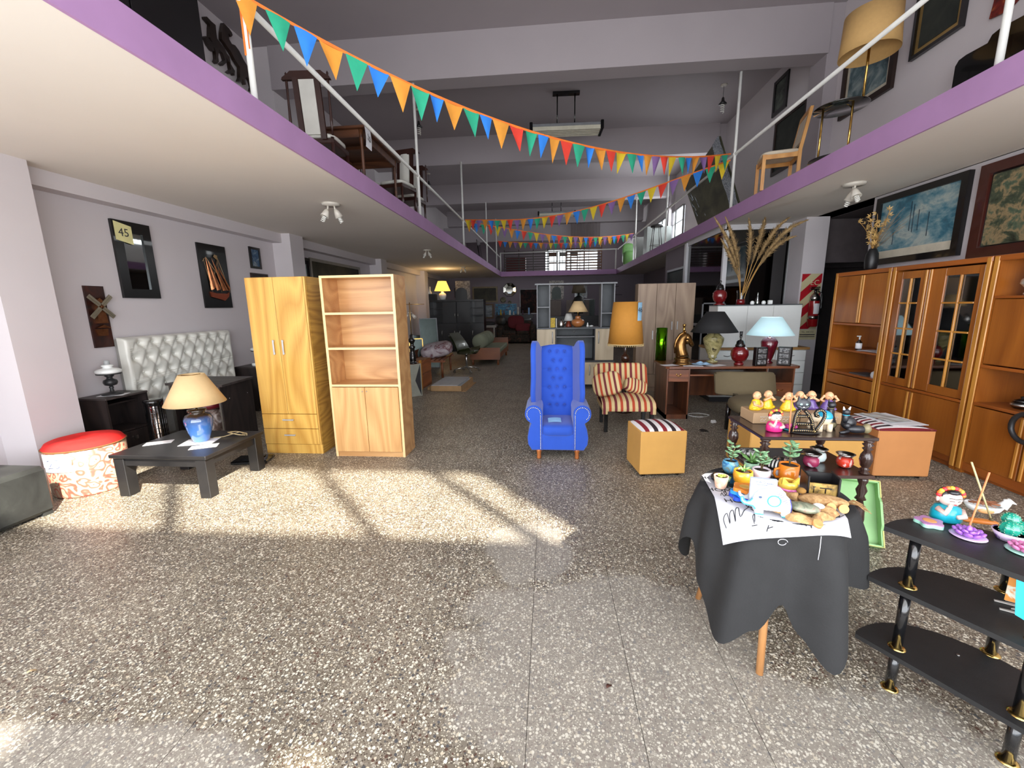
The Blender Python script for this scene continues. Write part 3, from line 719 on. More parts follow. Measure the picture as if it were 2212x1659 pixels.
# ceiling spot lights (unlit, double)
spotw = mat('spot_white', (205,200,190), .4); cfl = mat('cfl_tube', (232,232,226), .3)
def spots(label, loc, rz, n=2, sc_=1.0):
    t = thing('ceiling_spot', label, 'ceiling light', loc, rz)
    part('plate', B().lathe([(.001,-.022*sc_),(.08*sc_,-.018*sc_),(.09*sc_,0),(.001,0)], n=24), t, spotw)
    for i in range(n):
        s_ = 1 if i else -1
        m_ = B().cyl((s_*.03*sc_,0,-.02*sc_), (s_*.035*sc_,0,-.07*sc_), .008*sc_, n=8)
        m_.xf((s_*.045*sc_, 0, -.07*sc_), (R(12)*s_, R(22)*-s_, 0)).lathe([(.014*sc_,.02*sc_),(.024*sc_,0),(.04*sc_,-.06*sc_),(.038*sc_,-.06*sc_),(.012*sc_,-.03*sc_)], n=16)
        hd = part('spot_head', m_, t, spotw)
        c = B().xf((s_*.045*sc_, 0, -.07*sc_), (R(12)*s_, R(22)*-s_, 0))
        c.tube([(.016*sc_*math.cos(a*.9), .016*sc_*math.sin(a*.9), -.055*sc_-.0022*sc_*a) for a in range(0, 26)], .0055*sc_, 5)
        part('spiral_bulb', c, hd, cfl)
    return t
spots('double ceiling spot light near the mezzanine edge above the bookcase', (-2.66, 5.17, ZB), .3, 2, 1.25)
spots('double ceiling spot light in the middle of the left ceiling', (-2.72, 9.47, ZB), -.3)
spots('double ceiling spot light far back over the black wall unit', (-2.77, 13.69, ZB), .2)
spots('double ceiling spot light above the dried flower vase on the right', (3.38, 5.22, ZB), 1.2, 2, 1.25)
# ================================================================== CENTRE
# blue wing chair
blue = mat('royal_blue_velvet', (26,74,178), .8, var=.07, scale=6, bm=.1)
MATS['royal_blue_velvet'].node_tree.nodes['Principled BSDF'].inputs['Sheen Weight'].default_value = .3
t = thing('wing_chair', 'royal blue tufted wing chair with studded arms and turned legs', 'armchair', (.09, 3.9, 0))
part('base', B().box(-.16, .008, .09, .16, .62, .26, .01), t, blue)
part('seat_cushion', B().ell((0, .26, .285), (.175, .27, .07), 24, .35, e2=.5), t, blue)
studm = mat('nickel_studs', (220,216,205), .25, 1.0)
for s in (-1, 1):
    o = [(.15,.09),(.255,.09),(.292,.15),(.298,.22),(.285,.3),(.258,.37)] + [(.235+.088*math.cos(a), .46+.088*math.sin(a)) for a in [R(q) for q in range(-60, 181, 20)]] + [(.15,.42)]
    o = [(s*x, z) for x, z in o]
    if s < 0: o = o[::-1]
    m_ = B(); ring = []
    for y, k in ((.0,.94),(.012,1),(.45,1),(.55,.96)):
        ring.append([(s*.215+(x-s*.215)*k, y, .3+(z-.3)*k) for x, z in o])
    n = len(o); vs = [p for r_ in ring for p in r_]
    m_.add(vs, [(j*n+i, j*n+(i+1)%n, (j+1)*n+(i+1)%n, (j+1)*n+i) for j in range(3) for i in range(n)], False)
    m_.add(ring[0], [tuple(range(n-1,-1,-1))]); m_.add(ring[3], [tuple(range(n))])
    a_ = part('arm', m_, t, blue)
    st = B(); pts = [(s*.168, .11+.0145*i) for i in range(24)] + [(s*(.235+.066*math.cos(a)), .46+.066*math.sin(a)) for a in [R(q) for q in range(175, -50, -14)]]
    for x, z in pts: st.ell((x, -.002, z), (.0062,.004,.0062), 6)
    part('studs', st, a_, studm, kind='stuff')
    wing = B(); ol = [(.58,.42),(.2,.5),(.13,.56),(.12,.64),(.17,.78),(.19,.95),(.20,1.05),(.235,1.12),(.29,1.15),(.36,1.13),(.45,1.08),(.58,1.06)]
    f = lambda y, z, w: (s*(.142+w*.8+(.55-y)*.20+max(0,z-.6)*.03), y, z)
    n = len(ol); rings = []
    for w, k in ((-.005,.9),(.012,1),(.045,1),(.06,.9)):
        rings += [f(.36+(y-.36)*k, .8+(z-.8)*(.95+.05*k if k<1 else 1), w) for y, z in ol]
    wing.add(rings, [(j*n+i, j*n+(i+1)%n, (j+1)*n+(i+1)%n, (j+1)*n+i) for j in range(3) for i in range(n)], True)
    wing.add(rings[:n], [tuple(range(n))], True); wing.add(rings[3*n:], [tuple(range(n-1,-1,-1))], True)
    part('wing', wing, t, blue)
btn = []
for r in range(7):
    z = 1.02-r*.094
    for x in ((-.082, -.0, .082) if r % 2 == 0 else (-.042, .042)): btn.append((x, z))
def back(u, v):
    x = (u-.5)*.40*(1-.12*(1-v)); z = .3+v*(.755+.035*math.sin(PI*u)); y = .40+.11*v
    d = min(((x-a)**2+(z-b)**2)**.5 for a, b in btn); e = min(u, 1-u)*.36; et = (1-v)*.8
    puff = .035*math.sin(PI*u)**.5
    k = .030*math.exp(-(d/.013)**2)+.012*math.exp(-(d/.034)**2)
    for zz in (.832, .644): 
        if abs(x) > .085: k += .006*math.exp(-((z-zz)/.006)**2)
    if et < .05: y += .03*(1-et/.05)**2
    return (x, y-puff+k, z)
part('backrest', B().grid(back, 60, 110), t, blue)
part('back_frame', B().grid(lambda u, v: ((u-.5)*.42, .60, .2+v*(.855+.03*math.sin(PI*u))), 12, 4).grid(lambda u, v: ((u-.5)*.40, .505+.1*v, 1.055+.035*math.sin(PI*u)-.01*v), 12, 2), t, blue)
bm_ = B()
for x, z in btn: bm_.ell((x, .40+.11*(z-.3)/.78-.01, z), (.009,.006,.009), 8)
part('buttons', bm_, t, blue, kind='stuff')
legw = wood('varnished_leg_wood', (176,104,50), (130,70,30), 'z', 3, .3, .4)
for x in (-.185, .19):
    for y in (.03, .58): part('leg', B().lathe([(.02,0),(.024,.012),(.019,.03),(.022,.06),(.028,.085),(.026,.095)], (x, y, 0), 14), t, legw)
t2 = solo('paper_sheet', B().grid(lambda u, v: ((u-.5)*.13, (v-.5)*.11, .004+.006*math.sin(3*u)), 6, 3), mat('pale_blue_paper', (150,196,226), .8), 'pale blue folded paper lying on the blue wing chair seat', 'paper', (.06, 4.03, .362), .05, rot=(R(8), 0, R(3)))

# small striped chair
strp = lambda n, off=0, per=.135: stripes(n, [(.27,(214,190,138)),(.23,(180,70,42)),(.27,(214,190,138)),(.23,(116,46,50))], 'x', per, off)
st1 = strp('cream_red_stripe')
t = thing('slipper_chair', 'low armless chair in cream and rust stripes with black legs', 'chair', (.94, 4.78, 0))
def seat(u, v):
    x = (u-.5)*.62; z = .30+.12*math.sin(PI*min(max(v, 0), 1))**.35*(1-.25*abs(2*u-1)**3); return (x, v*.55, z)
part('seat', B().grid(seat, 24, 16).box(-.31, 0, .26, .31, .55, .31, .01), t, st1)
for s in (-1, 1): part('skirt_flap', B().box(s*.31, .0, .225, s*.245, .03, .27, .006), t, st1)
def bk(u, v):
    a = R(-62)+R(124)*u; return (.36*math.sin(a)*1.02, .62-.12*math.cos(a)*1.0+.10*(v)+.02, .45+.27*v*(1-.12*abs(2*u-1)**4))
mb = B().grid(bk, 28, 8).grid(lambda u, v: (bk(1-u, v)[0], bk(1-u, v)[1]+.075, bk(1-u, v)[2]), 28, 8)
def edge_top(u, v):
    p = bk(u, 1); a = PI*v; return (p[0], p[1]+.0375-.0375*math.cos(a), p[2]+.03*math.sin(a))
def edge_bot(u, v):
    p = bk(1-u, 0); a = PI*v; return (p[0], p[1]+.0375-.0375*math.cos(a), p[2]-.03*math.sin(a))
mb.grid(edge_top, 28, 6).grid(edge_bot, 28, 6)
for w in (0, 1):
    mb.grid(lambda u, v, w=w: (bk(w, v)[0]+(.02 if w else -.02)*math.sin(PI*u), bk(w, v)[1]+.0375-.0375*math.cos(PI*u), bk(w, v)[2]), 6, 8)
part('backrest', mb, t, st1)
for x in (-.26, .27):
    part('leg', B().box(x-.022, .03, 0, x+.022, .075, .27, .003), t, black_gloss); part('leg', B().box(x-.022, .46, 0, x+.022, .5, .5, .003), t, black_gloss)
def cushion(label, loc, rx, ry, rz_, rot, mt, group=None):
    return solo('cushion', B().ell((0,0,0), (rx, rz_, ry), 24, .45, e2=.6), mt, label, 'cushion', loc, 0, group, rot)
cushion('upright square striped cushion at the left of the striped chair seat', (.70, 4.96, .56), .175, .145, .06, (R(-25), R(-14), R(-12)), strp('cream_red_stripe_small', 0, .115))
cushion('folded striped cushion slumped on the right of the striped chair seat', (1.07, 5.12, .50), .15, .09, .06, (R(-30), R(18), R(14)), strp('cream_red_stripe_narrow', .3, .09))

# standing lamp with amber shade
def turned(mt, prof, n=18): return B().lathe(prof, n=n)
t = thing('floor_lamp', 'turned wooden floor lamp with amber drum shade and sheet 46', 'lamp', (1.06, 5.82, 0))
dkw = mat('dark_turned_wood', (58,34,24), .25, var=.2, coat=.5)
part('base', B().lathe([(.13,0),(.13,.03),(.10,.05),(.06,.06),(.035,.09),(.03,.2),(.045,.23),(.03,.26),(.028,.42),(.05,.45),(.055,.47),(.03,.5),(.022,.56),(.05,.6),(.07,.64),(.035,.68),(.028,.7),(.055,.73),(.06,.77),(.05,.8),(.025,.82),(.02,.9),(.012,1.0)], n=20), t, dkw)
part('socket', B().cyl((0,0,.98), (0,0,1.12), .015, n=8), t, brass)
amber = mat('amber_fabric_shade', (184,126,46), .8, var=.04, scale=20, emit=.04)
part('lamp_shade', B().shell([(.237,.965),(.21,1.25),(.18,1.53)], n=36), t, amber)
fr_ = B().tube([(.238*math.cos(2*PI*i/40), .238*math.sin(2*PI*i/40), .962) for i in range(40)], .007, 5, True)
for i in range(60): a = 2*PI*i/60; fr_.ell((.238*math.cos(a), .238*math.sin(a), .945), (.005,.005,.011), 5)
part('fringe', fr_, t, mat('cream_fringe', (222,196,140), .8))
part('price_sheet', B().grid(lambda u, v: (.19*math.cos(R(-58+30*u))+.012, .19*math.sin(R(-58+30*u))-.02, 1.52-.24*v), 5, 2), t, mat('pale_blue_paper', (150,196,226)))
MATS['pale_blue_paper2'] = None; del MATS['pale_blue_paper2']
text_part('46', .09, t, inkd, (.142, -.194, 1.42), (R(90), 0, R(42)))

# media unit with two side towers
mdoor = wood('pale_ash_laminate', (196,180,152), (172,154,126), 'z', 1, .45, 0, 4)
mgrey = mat('dark_grey_laminate', (70,74,78), .5); mgrey2 = mat('charcoal_laminate', (44,44,47), .5); mlite = mat('light_grey_edge', (120,122,126), .45)
t = thing('media_unit', 'grey television unit with pale ash doors and open towers', 'cabinet', (-.21, 7.5, 0))
Wd = 1.37
part('top_board', B().box(-.03, -.02, 1.855, Wd+.03, .32, 1.88), t, mlite)
part('worktop', B().box(0, -.02, 1.08, Wd, .38, 1.105), t, mgrey)
for x0 in (0, Wd-.24):
    part('tower_side', B().box(x0, 0, 1.105, x0+.018, .3, 1.855), t, mlite); part('tower_side', B().box(x0+.222, 0, 1.105, x0+.24, .3, 1.855), t, mlite)
    part('tower_back', B().box(x0+.018, .29, 1.105, x0+.222, .3, 1.855), t, mgrey); part('shelf', B().box(x0+.018, 0, 1.46 if x0 == 0 else 1.34, x0+.222, .29, 1.478 if x0 == 0 else 1.358), t, mlite)
part('carcass', B().box(.0, .02, .51, .018, .38, 1.08).box(.335,.02,.51,.353,.38,1.08).box(1.03,.02,.51,1.048,.38,1.08).box(Wd-.018,.02,.51,Wd,.38,1.08).box(0,.37,.51,Wd,.38,1.08).box(-.02,0,.48,Wd+.02,.38,.51).box(.02,.02,.06,Wd-.0,.38,.48), t, mgrey2)
part('niche_shelf', B().box(.353, 0, .93, 1.03, .37, .945), t, mlite); part('niche_back', B().box(.353, .365, .51, 1.03, .369, 1.08), t, mgrey)
part('cable_hole', B().cyl((.69,.364,1.01), (.69,.366,1.01), .02, n=14), t, black_gloss)
def arch(x, z0, z1, y=0): return B().tube([(x, y-.002, z0), (x, y-.02, z0+.02), (x, y-.028, (z0+z1)/2), (x, y-.02, z1-.02), (x, y-.002, z1)], .009, 6)
for x0, x1, z0, z1, hx, h0, h1 in ((.0,.33,.515,1.078,.28,.83,1.03), (1.045,1.37,.515,1.078,1.10,.82,1.03), (.02,.45,.07,.475,.1,.2,.4), (.455,.9,.07,.475,.5,.2,.4), (.86,1.37,.07,.475,.95,.24,.43)):
    if x0 == .455: x1 = .855
    d = part('door', B().box(x0, 0, z0, x1, .018, z1, .002), t, mdoor); part('handle', arch(hx, h0, h1), d, satin)
for x in (.08, 1.3): part('castor', B().cyl((x-.01,.05,.03), (x+.01,.05,.03), .03, n=12), t, black_gloss)
# on the media unit
vase_lamp('round terracotta lamp with beige cone shade on the television unit', (.53, 7.62, 1.107),
    [(.05,0),(.065,.005),(.105,.04),(.122,.08),(.11,.12),(.06,.145),(.045,.15),(.05,.17),(.05,.19),(.03,.2)], mat('terracotta_glaze', (176,112,64), .3, coat=.4), (.18,.075), beige_shade, (.27,.46))
def bottle(label, loc, prof, mt, cat='bottle', group=None, name='bottle', n=14): return solo(name, B().lathe(prof, n=n), mt, label, cat, loc, 0, group)
solo('small_box', B().box(-.04,-.06,0,.04,.06,.17), mat('yellow_box_print', (190,160,40), .6, var=.3, scale=30), 'yellow and black box standing on the left of the television unit', 'box', (.078, 7.6, 1.107))
solo('book', B().box(-.008,-.06,0,.008,.06,.16), mat('white_card', (200,198,190), .6), 'thin white book upright beside the yellow box', 'book', (.14, 7.6, 1.107))
t = thing('kettle', 'shiny steel coffee pot on the television unit', 'pot', (.23, 7.66, 1.107))
part('body', B().lathe([(.05,0),(.055,.01),(.06,.05),(.045,.1),(.035,.12),(.012,.14),(.002,.15)], n=18), t, chrome); part('spout', B().tube([(.05,0,.04),(.08,0,.08),(.09,0,.11)], [.012,.008,.006]), t, chrome)
vase_lamp('small red lamp with a white shade on the television unit', (.37, 7.78, 1.107), [(.06,0),(.06,.01),(.04,.06),(.03,.1),(.01,.12)], mat('red_orange_glaze', (130,56,36), .3), (.09,.05), mat('white_shade', (205,205,200), .7), (.11,.24), n=16)
bottle('small white figurine bottle right of the terracotta lamp', (.70, 7.58, 1.107), [(.02,0),(.022,.03),(.01,.05),(.012,.07),(.002,.08)], milk)
bottle('small white saucer ornament at the far right of the unit top', (.77, 7.6, 1.107), [(.01,0),(.035,.01),(.04,.02),(.01,.03)], milk, 'ornament', name='ornament')
# lights seen above unit: pair of lamp bulbs
t = thing('floor_lamp', 'dark floor lamp with two stacked shades standing behind television unit', 'lamp', (.72, 10.2, 0))
part('pole', B().cyl((0,0,.02), (0,0,2.0), .02, n=8).lathe([(.16,0),(.16,.02),(.02,.04)], n=16), t, black_gloss)
part('lamp_shade', B().shell([(.17,1.78),(.13,1.98)], n=20), t, mat('dull_brown_shade', (70,60,44), .8))
part('lower_shade', B().lathe([(.11,1.3),(.16,1.42),(.16,1.55),(.1,1.68),(.03,1.72)], n=16), t, mat('black_ornament', (12,12,12), .6))

# three-door wardrobe behind
w3 = wood('taupe_walnut_laminate', (160,138,116), (132,110,92), 'z', 1.3, .5, 0, 5)
t = thing('wardrobe', 'taupe three-door wardrobe behind the amber floor lamp', 'wardrobe', (1.50, 7.25, 0))
part('carcass', B().box(0,.02,.06,.93,.24,1.83).box(0,.02,0,.93,.2,.06), t, w3)
for x0, x1 in ((0,.305),(.31,.615),(.62,.93)): 
    d = part('door', B().box(x0,0,.3,x1,.018,1.825,.002), t, w3)
    if x0 == 0: part('handle', B().box(.255,-.02,.9,.272,-.004,1.05,.003), d, satin)
    elif x0 < .5: part('handle', B().box(.565,-.02,1.06,.582,-.004,1.2,.003), d, satin)
    else: part('handle', B().box(.655,-.02,1.06,.672,-.004,1.2,.003), d, satin)
for x0, x1 in ((0,.46),(.465,.93)): part('drawer', B().box(x0,0,.07,x1,.018,.29,.002), t, w3)

# cube stool striped top
tan = mat('tan_leatherette', (206,156,82), .5, var=.05, scale=5, bm=.04)
tan2 = mat('orange_tan_leatherette', (198,136,82), .5, var=.05, scale=5, bm=.04)
def stool(label, loc, sx, sy, h, rz, m1, topm, trim):
    t = thing('cube_stool', label, 'stool', loc, rz)
    part('body', B().box(0,0,.025,sx,sy,h,.008), t, m1)
    part('seat_pad', B().grid(lambda u, v: (.004+u*(sx-.008), .004+v*(sy-.008), h-.004+.042*(math.sin(PI*u)*math.sin(PI*v))**.45), 16, 16), t, topm)
    if trim: part('piping', B().tube([(.005,0,h),(sx-.005,0,h)], .005, 5).tube([(0,.005,h),(0,sy-.005,h)], .005, 5).tube([(sx,.005,h),(sx,sy-.005,h)], .005, 5), t, trim)
    for x in (.05, sx-.05):
        for y in (.05, sy-.05): part('foot', B().cyl((x,y,0), (x,y,.028), .018, n=10), t, black_gloss)
    return t
tri = stripes('white_maroon_black_stripe', [(.26,(232,228,226)),(.24,(132,30,40)),(.26,(232,228,226)),(.24,(46,30,36))], 'x', .155, .0)
stool('tan cube stool with a maroon, white and black striped top', (.795, 3.49, 0), .405, .375, .415, R(7), tan, tri, None)
tri2 = stripes('white_maroon_black_stripe_two', [(.25,(232,228,226)),(.25,(132,30,40)),(.25,(232,228,226)),(.25,(46,30,36))], 'y', .11, .2)
stool('orange tan cube stool with papers on its striped top', (2.75, 3.56, 0), .44, .48, .43, 0, tan2, tri2, mat('maroon_piping', (120,30,46), .7))
solo('paper_sheet', B().box(-.15,-.2,0,.15,.2,.003), paper, 'white sheet spread on the orange tan cube stool', 'paper', (3.0, 3.80, .4615), .1)
solo('plastic_sleeve', B().grid(lambda u, v: ((u-.5)*.2, (v-.5)*.3, .006*math.sin(9*u)*math.sin(7*v)+.007), 12, 12), mat('milky_plastic', (205,215,215), .2, coat=.6), 'crumpled clear plastic sleeve on the orange tan cube stool', 'sleeve', (2.98, 3.83, .4655), .2)
t = thing('bench', 'long tan leatherette bench standing behind the spindle table', 'bench', (1.72, 3.54, 0))
part('body', B().box(0,0,.025,.93,.45,.42,.008), t, tan); part('seat_pad', B().box(.004,.004,.418,.926,.446,.435,.008), t, mat('tan_top', (214,170,110), .5))
for x in (.05,.88):
    for y in (.05,.4): part('foot', B().cyl((x,y,0), (x,y,.028), .018, n=10), t, black_gloss)

# khaki chair
khaki = mat('khaki_velour', (104,92,68), .9, var=.08, scale=6, bm=.2)
t = thing('side_chair', 'khaki velour chair with round seat behind the tan bench', 'chair', (2.32, 4.36, 0), R(-6))
part('seat', B().ell((0,.3,.37), (.33,.30,.1), 28, .75, e2=.7), t, khaki)
def kb(u, v):
    a = R(-55)+R(110)*u; return (.4*math.sin(a), .95-.38*math.cos(a)*.7+.09*v, .40+.25*v*(1-.1*abs(2*u-1)**4))
mb = B().grid(kb, 24, 8).grid(lambda u, v: (kb(1-u, v)[0], kb(1-u, v)[1]+.08, kb(1-u, v)[2]), 24, 8)
mb.grid(lambda u, v: (kb(u,1)[0], kb(u,1)[1]+.04-.04*math.cos(PI*v), kb(u,1)[2]+.02*math.sin(PI*v)), 24, 6)
mb.grid(lambda u, v: (kb(1-u,0)[0], kb(1-u,0)[1]+.04-.04*math.cos(PI*v), kb(1-u,0)[2]-.02*math.sin(PI*v)), 24, 6)
for w in (0, 1): mb.grid(lambda u, v, w=w: (kb(w, v)[0]+(.02 if w else -.02)*math.sin(PI*u), kb(w, v)[1]+.04-.04*math.cos(PI*u), kb(w, v)[2]), 6, 8)
part('backrest', mb, t, khaki)
for x in (-.26,.26): part('leg', B().cyl((x*1.5 if x < 0 else x,.03,0), (x,.1,.33), .022,.03, n=10), t, black_gloss); part('leg', B().cyl((x,.6,0), (x,.55,.33), .022,.03, n=10), t, black_gloss); part('back_support', B().box(x*.6-.02,.56,.3,x*.6+.02,.72,.42), t, black_gloss)

# desk
cherry = wood('cherry_veneer', (128,72,40), (88,46,26), 'x', 1.2, .35, .3, 5)
cherry_z = wood('cherry_veneer_upright', (112,64,36), (78,42,24), 'z', 1.2, .4, .2, 5)
DX, DY, DH = 1.53, 5.43, .70
t = thing('desk', 'cherry wood computer desk crowded with table lamps', 'desk', (DX, DY, 0))
part('desktop', B().prism([(-.02,.0),(.02,-.03),(1.58,-.03),(1.63,.02),(1.63,.62),(-.02,.62)], DH-.028, DH, 'z'), t, cherry)
for x in (0, .27, 1.22, 1.55): part('side_panel', B().box(x, 0, 0, x+.018, .6, DH-.028), t, cherry_z)
d = part('drawer', B().box(.02, -.008, .5, .27, .01, .66, .003), t, cherry)
part('handle', B().tube([(.12,-.012,.595),(.125,-.028,.585),(.145,-.03,.57),(.165,-.028,.585),(.17,-.012,.595)], .004, 5).ell((.12,-.01,.597),(.012,.003,.007),8).ell((.17,-.01,.597),(.012,.003,.007),8), d, brass)
part('keyboard_tray', B().box(.29, -.0, .575, 1.22, .4, .592), t, cherry)
part('pedestal_back', B().box(.02,.58,.06,.27,.6,.5), t, cherry_z); part('plinth', B().box(0,0,0,.288,.6,.06), t, cherry_z)
d = part('drawer', B().box(1.24,.0,.3,1.55,.012,.47,.003), t, cherry); part('handle', B().tube([(1.36,-.01,.4),(1.38,-.024,.39),(1.42,-.024,.39),(1.44,-.01,.4)], .004, 5), d, brass)
part('modesty_panel', B().box(.29,.56,.2,1.22,.575,.62), t, cherry_z); part('pedestal_shelf', B().box(1.24,.01,.47,1.55,.6,.485), t, cherry)
def D(px, py): return GZ(px, py, DH)
# green tin
p = D(1430, 780)
metallic_green = mat('metallic_green', (96,170,20), .18, 1.0, .15, 3)
solo('vase', B().shell([(.075,0),(.075,.46)], n=24).lathe([(.072,0),(.072,.01)], n=24), metallic_green, 'tall shiny metallic green cylinder vase on the desk', 'vase', (p.x+.005, p.y+.1, DH+.001))
# horse head lamp
gold = mat('antique_gold', (128,96,56), .25, .95, .25, 12)
t = thing('table_lamp', 'gilded horse head lamp base without shade on the desk', 'lamp', (1.77, 5.62, DH+.001))
part('plinth', B().lathe([(.115,0),(.12,.015),(.1,.03),(.09,.05),(.105,.07),(.095,.085),(.07,.1)], n=28), t, gold)
neck = B().tube([(.0,0,.09),(-.012,0,.14),(-.03,0,.2),(-.035,0,.27),(-.015,0,.34),(.02,0,.375),(.05,0,.36)], [.085,.082,.078,.07,.06,.052,.04], 16)
neck.tube([(.02,0,.375),(.055,0,.345),(.085,0,.30),(.105,0,.265),(.115,0,.245)], [.05,.047,.035,.03,.024], 12)
neck.ell((.05,0,.315),(.045,.038,.05),12).ell((.108,0,.252),(.022,.024,.022),10)
part('horse_head', neck, t, gold)
part('mane', B().tube([(-.10,0,.15),(-.105,0,.24),(-.09,0,.32),(-.05,0,.39),(.0,0,.425),(.03,0,.41)], [.012,.018,.02,.018,.014,.008], 8), t, gold)
for s in (-1, 1): part('ear', B().cyl((.01, s*.028, .41), (.005, s*.034, .455), .014, .002, n=8), t, gold); part('eye', B().ell((.062, s*.036, .34), (.008,.005,.007), 8), t, black_gloss)
part('bridle', B().tube([(.086,-.034,.28),(.10,0,.30),(.086,.034,.28),(.072,0,.255)], .003, 5, True), t, gold); part('socket', B().cyl((0,0,.42), (0,0,.50), .014, n=10).cyl((0,0,.50),(0,0,.53), .02, n=10), t, brass)
# black shade lamp
marble = blotch('olive_marble_glaze', [(.3,(70,66,44)), (.45,(136,128,86)), (.6,(160,150,106)), (.68,(60,54,36))], 7, 3, .15, 2.0)
p = D(1532, 786)
t = vase_lamp('olive marbled urn lamp with a wide black shade', (2.22, 5.80, DH+.001),
    [(.07,0),(.075,.02),(.03,.03),(.035,.05),(.06,.07),(.05,.08),(.085,.16),(.12,.26),(.13,.31),(.128,.325),(.13,.33),(.07,.39),(.055,.41),(.06,.42),(.02,.43)], marble, (.295,.11), mat('black_fabric_shade', (24,24,26), .8), (.41,.68))
# red ginger jar lamp
redg = mat('crimson_glaze', (104,18,22), .12, var=.1, coat=.8)
def ginger(label, loc, s=1.0, fl=True):
    t = thing('ginger_jar', label, 'jar', loc)
    part('foot', B().lathe([(.055*s,0),(.06*s,.01*s),(.05*s,.03*s)], n=20), t, redg)
    part('body', B().lathe([(.045*s,.028*s),(.085*s,.07*s),(.105*s,.13*s),(.10*s,.19*s),(.075*s,.225*s),(.05*s,.235*s)], n=48, flute=.025 if fl else 0, nf=20), t, redg)
    part('lid', B().lathe([(.058*s,.233*s),(.06*s,.25*s),(.05*s,.27*s),(.045*s,.30*s),(.03*s,.315*s),(.012*s,.32*s),(.01*s,.345*s),(.018*s,.36*s),(.006*s,.38*s)], n=20), t, black_gloss)
    return t
g_ = ginger('crimson fluted ginger jar lamp base with black lid on the desk', (2.47, 5.57, DH+.001)); part('socket', B().cyl((0,0,.37), (0,0,.43), .016, .02, n=10), g_, iron)
# white lit-looking lamp
vase_lamp('dark red lamp with a pale blue-white cone shade at the desk right', (2.90, 5.72, DH+.001),
    [(.06,0),(.065,.01),(.04,.03),(.06,.08),(.09,.2),(.1,.28),(.07,.33),(.03,.35)], mat('wine_glaze', (90,16,30), .15, coat=.6), (.275,.12), mat('pale_blue_lit_shade', (172,204,212), .7, var=.02, emit=.55), (.37,.60))
l = bpy.data.lights.new('desk_lamp_bulb', 'POINT'); l.energy = 3; l.color = (.85,.95,1); l.shadow_soft_size = .04
lo = bpy.data.objects.new('desk_lamp_bulb', l); COL.objects.link(lo); lo.location = (2.90, 5.72, DH+.5)
# carved boxes
pew = blotch('tooled_pewter', [(.35,(40,40,42)), (.55,(110,110,112)), (.7,(160,160,160))], 40, 3, .3, 0)
def carved(label, loc, rz):
    t = thing('carved_box', label, 'box', loc, rz)
    part('frame', B().box(-.075,-.035,0,.075,.035,.235,.006), t, mat('dark_bronze', (34,32,32), .3, .5))
    for k in range(3): part('panel', B().box(-.055,-.045,.02+k*.07,.055,-.034,.08+k*.07,.006).ell((0,-.046,.05+k*.07),(.03,.006,.02),10), t, pew)
carved('carved pewter letter box standing upright left on the desk', (2.68, 5.47, DH+.001), R(8))
carved('carved pewter letter box turned sideways right on the desk', (2.99, 5.50, DH+.001), R(-38))
for i, (x, y, rz, lb) in enumerate(((1.60, 5.55, .3, 'white sheet under the green cylinder vase on the desk'), (1.86, 5.47, -.2, 'white sheet in front of the horse head lamp'), (2.16, 5.50, .5, 'blank receipt slip below the black shaded lamp'))):
    solo('paper_sheet', B().box(-.12,-.06,0,.12,.06,.001), paper, lb, 'paper', (x, y, DH+.001), rz)
def crump(u, v): return ((u-.5)*.24, (v-.5)*.16, .012+.03*abs(math.sin(7*u+3*v))*math.sin(PI*u)*math.sin(PI*v)+.01*math.sin(13*v)*math.sin(PI*u))
solo('plastic_bag', B().grid(crump, 16, 12), mat('blue_white_plastic', (150,185,215), .3, var=.25, scale=25), 'crumpled light blue plastic bag on the desk between the lamps', 'bag', (2.0, 5.56, DH+.001), .2)
solo('cable', B().tube([(.02*i+.05*math.sin(i*1.3), .04*math.cos(i*1.9), .008+.02*abs(math.sin(i*.8))) for i in range(14)], .004, 5), black_gloss, 'black lamp cable bunched on the desk behind the horse head lamp', 'cable', (1.75, 5.86, DH+.001))
solo('plug_adapter', B().box(-.03,-.02,0,.03,.02,.04,.008).cyl((0,-.02,.02),(0,-.04,.02),.012), mat('white_plastic', (220,220,218), .4), 'white plug adapter on the floor below the desk', 'plug', (2.08, 5.25, 0), .4)
solo('cable', B().tube([(.15*math.cos(i*.6)*(1-.01*i), .1*math.sin(i*.6), .005) for i in range(20)], .004, 4), mat('white_plastic', (220,220,218)), 'thin white cable curled on the floor under the desk', 'cable', (2.02, 5.62, 0))
solo('dead_leaf', B().grid(lambda u, v: ((u-.5)*.12, (v-.5)*.08, .006+.01*math.sin(5*u)), 5, 4), mat('dark_debris', (40,34,30), .9), 'dark scrap of fabric on the floor left of the khaki chair', 'scrap', (1.86, 4.9, 0))

# white kitchen cabinets
wlam = mat('white_laminate', (206,208,206), .4, var=.02); counter = wood('counter_edge', (150,112,66), (120,86,46), 'x', 1, .4)
t = thing('base_cabinet', 'white kitchen base unit with wooden counter edge behind desk', 'cabinet', (2.45, 6.4, 0))
part('carcass', B().box(0,.02,.08,1.33,.52,.8), t, wlam); part('countertop', B().box(-.02,-.02,.8,1.36,.54,.835), t, counter); part('plinth', B().box(.02,.05,0,1.31,.5,.08), t, mgrey2)
for k, (z0, z1) in enumerate(((.64,.79),(.46,.63),(.28,.45),(.1,.27))):
    for x0, x1 in ((.0,.42),(.9,1.33)):
        d = part('drawer', B().box(x0+.005,0,z0,x1-.005,.018,z1,.003), t, wlam); part('handle', B().tube([((x0+x1)/2-.05,-.002,(z0+z1)/2),((x0+x1)/2,-.02,(z0+z1)/2-.008),((x0+x1)/2+.05,-.002,(z0+z1)/2)], .004, 5), d, iron)
part('door', B().box(.425,0,.1,.895,.018,.79,.003), t, wlam)
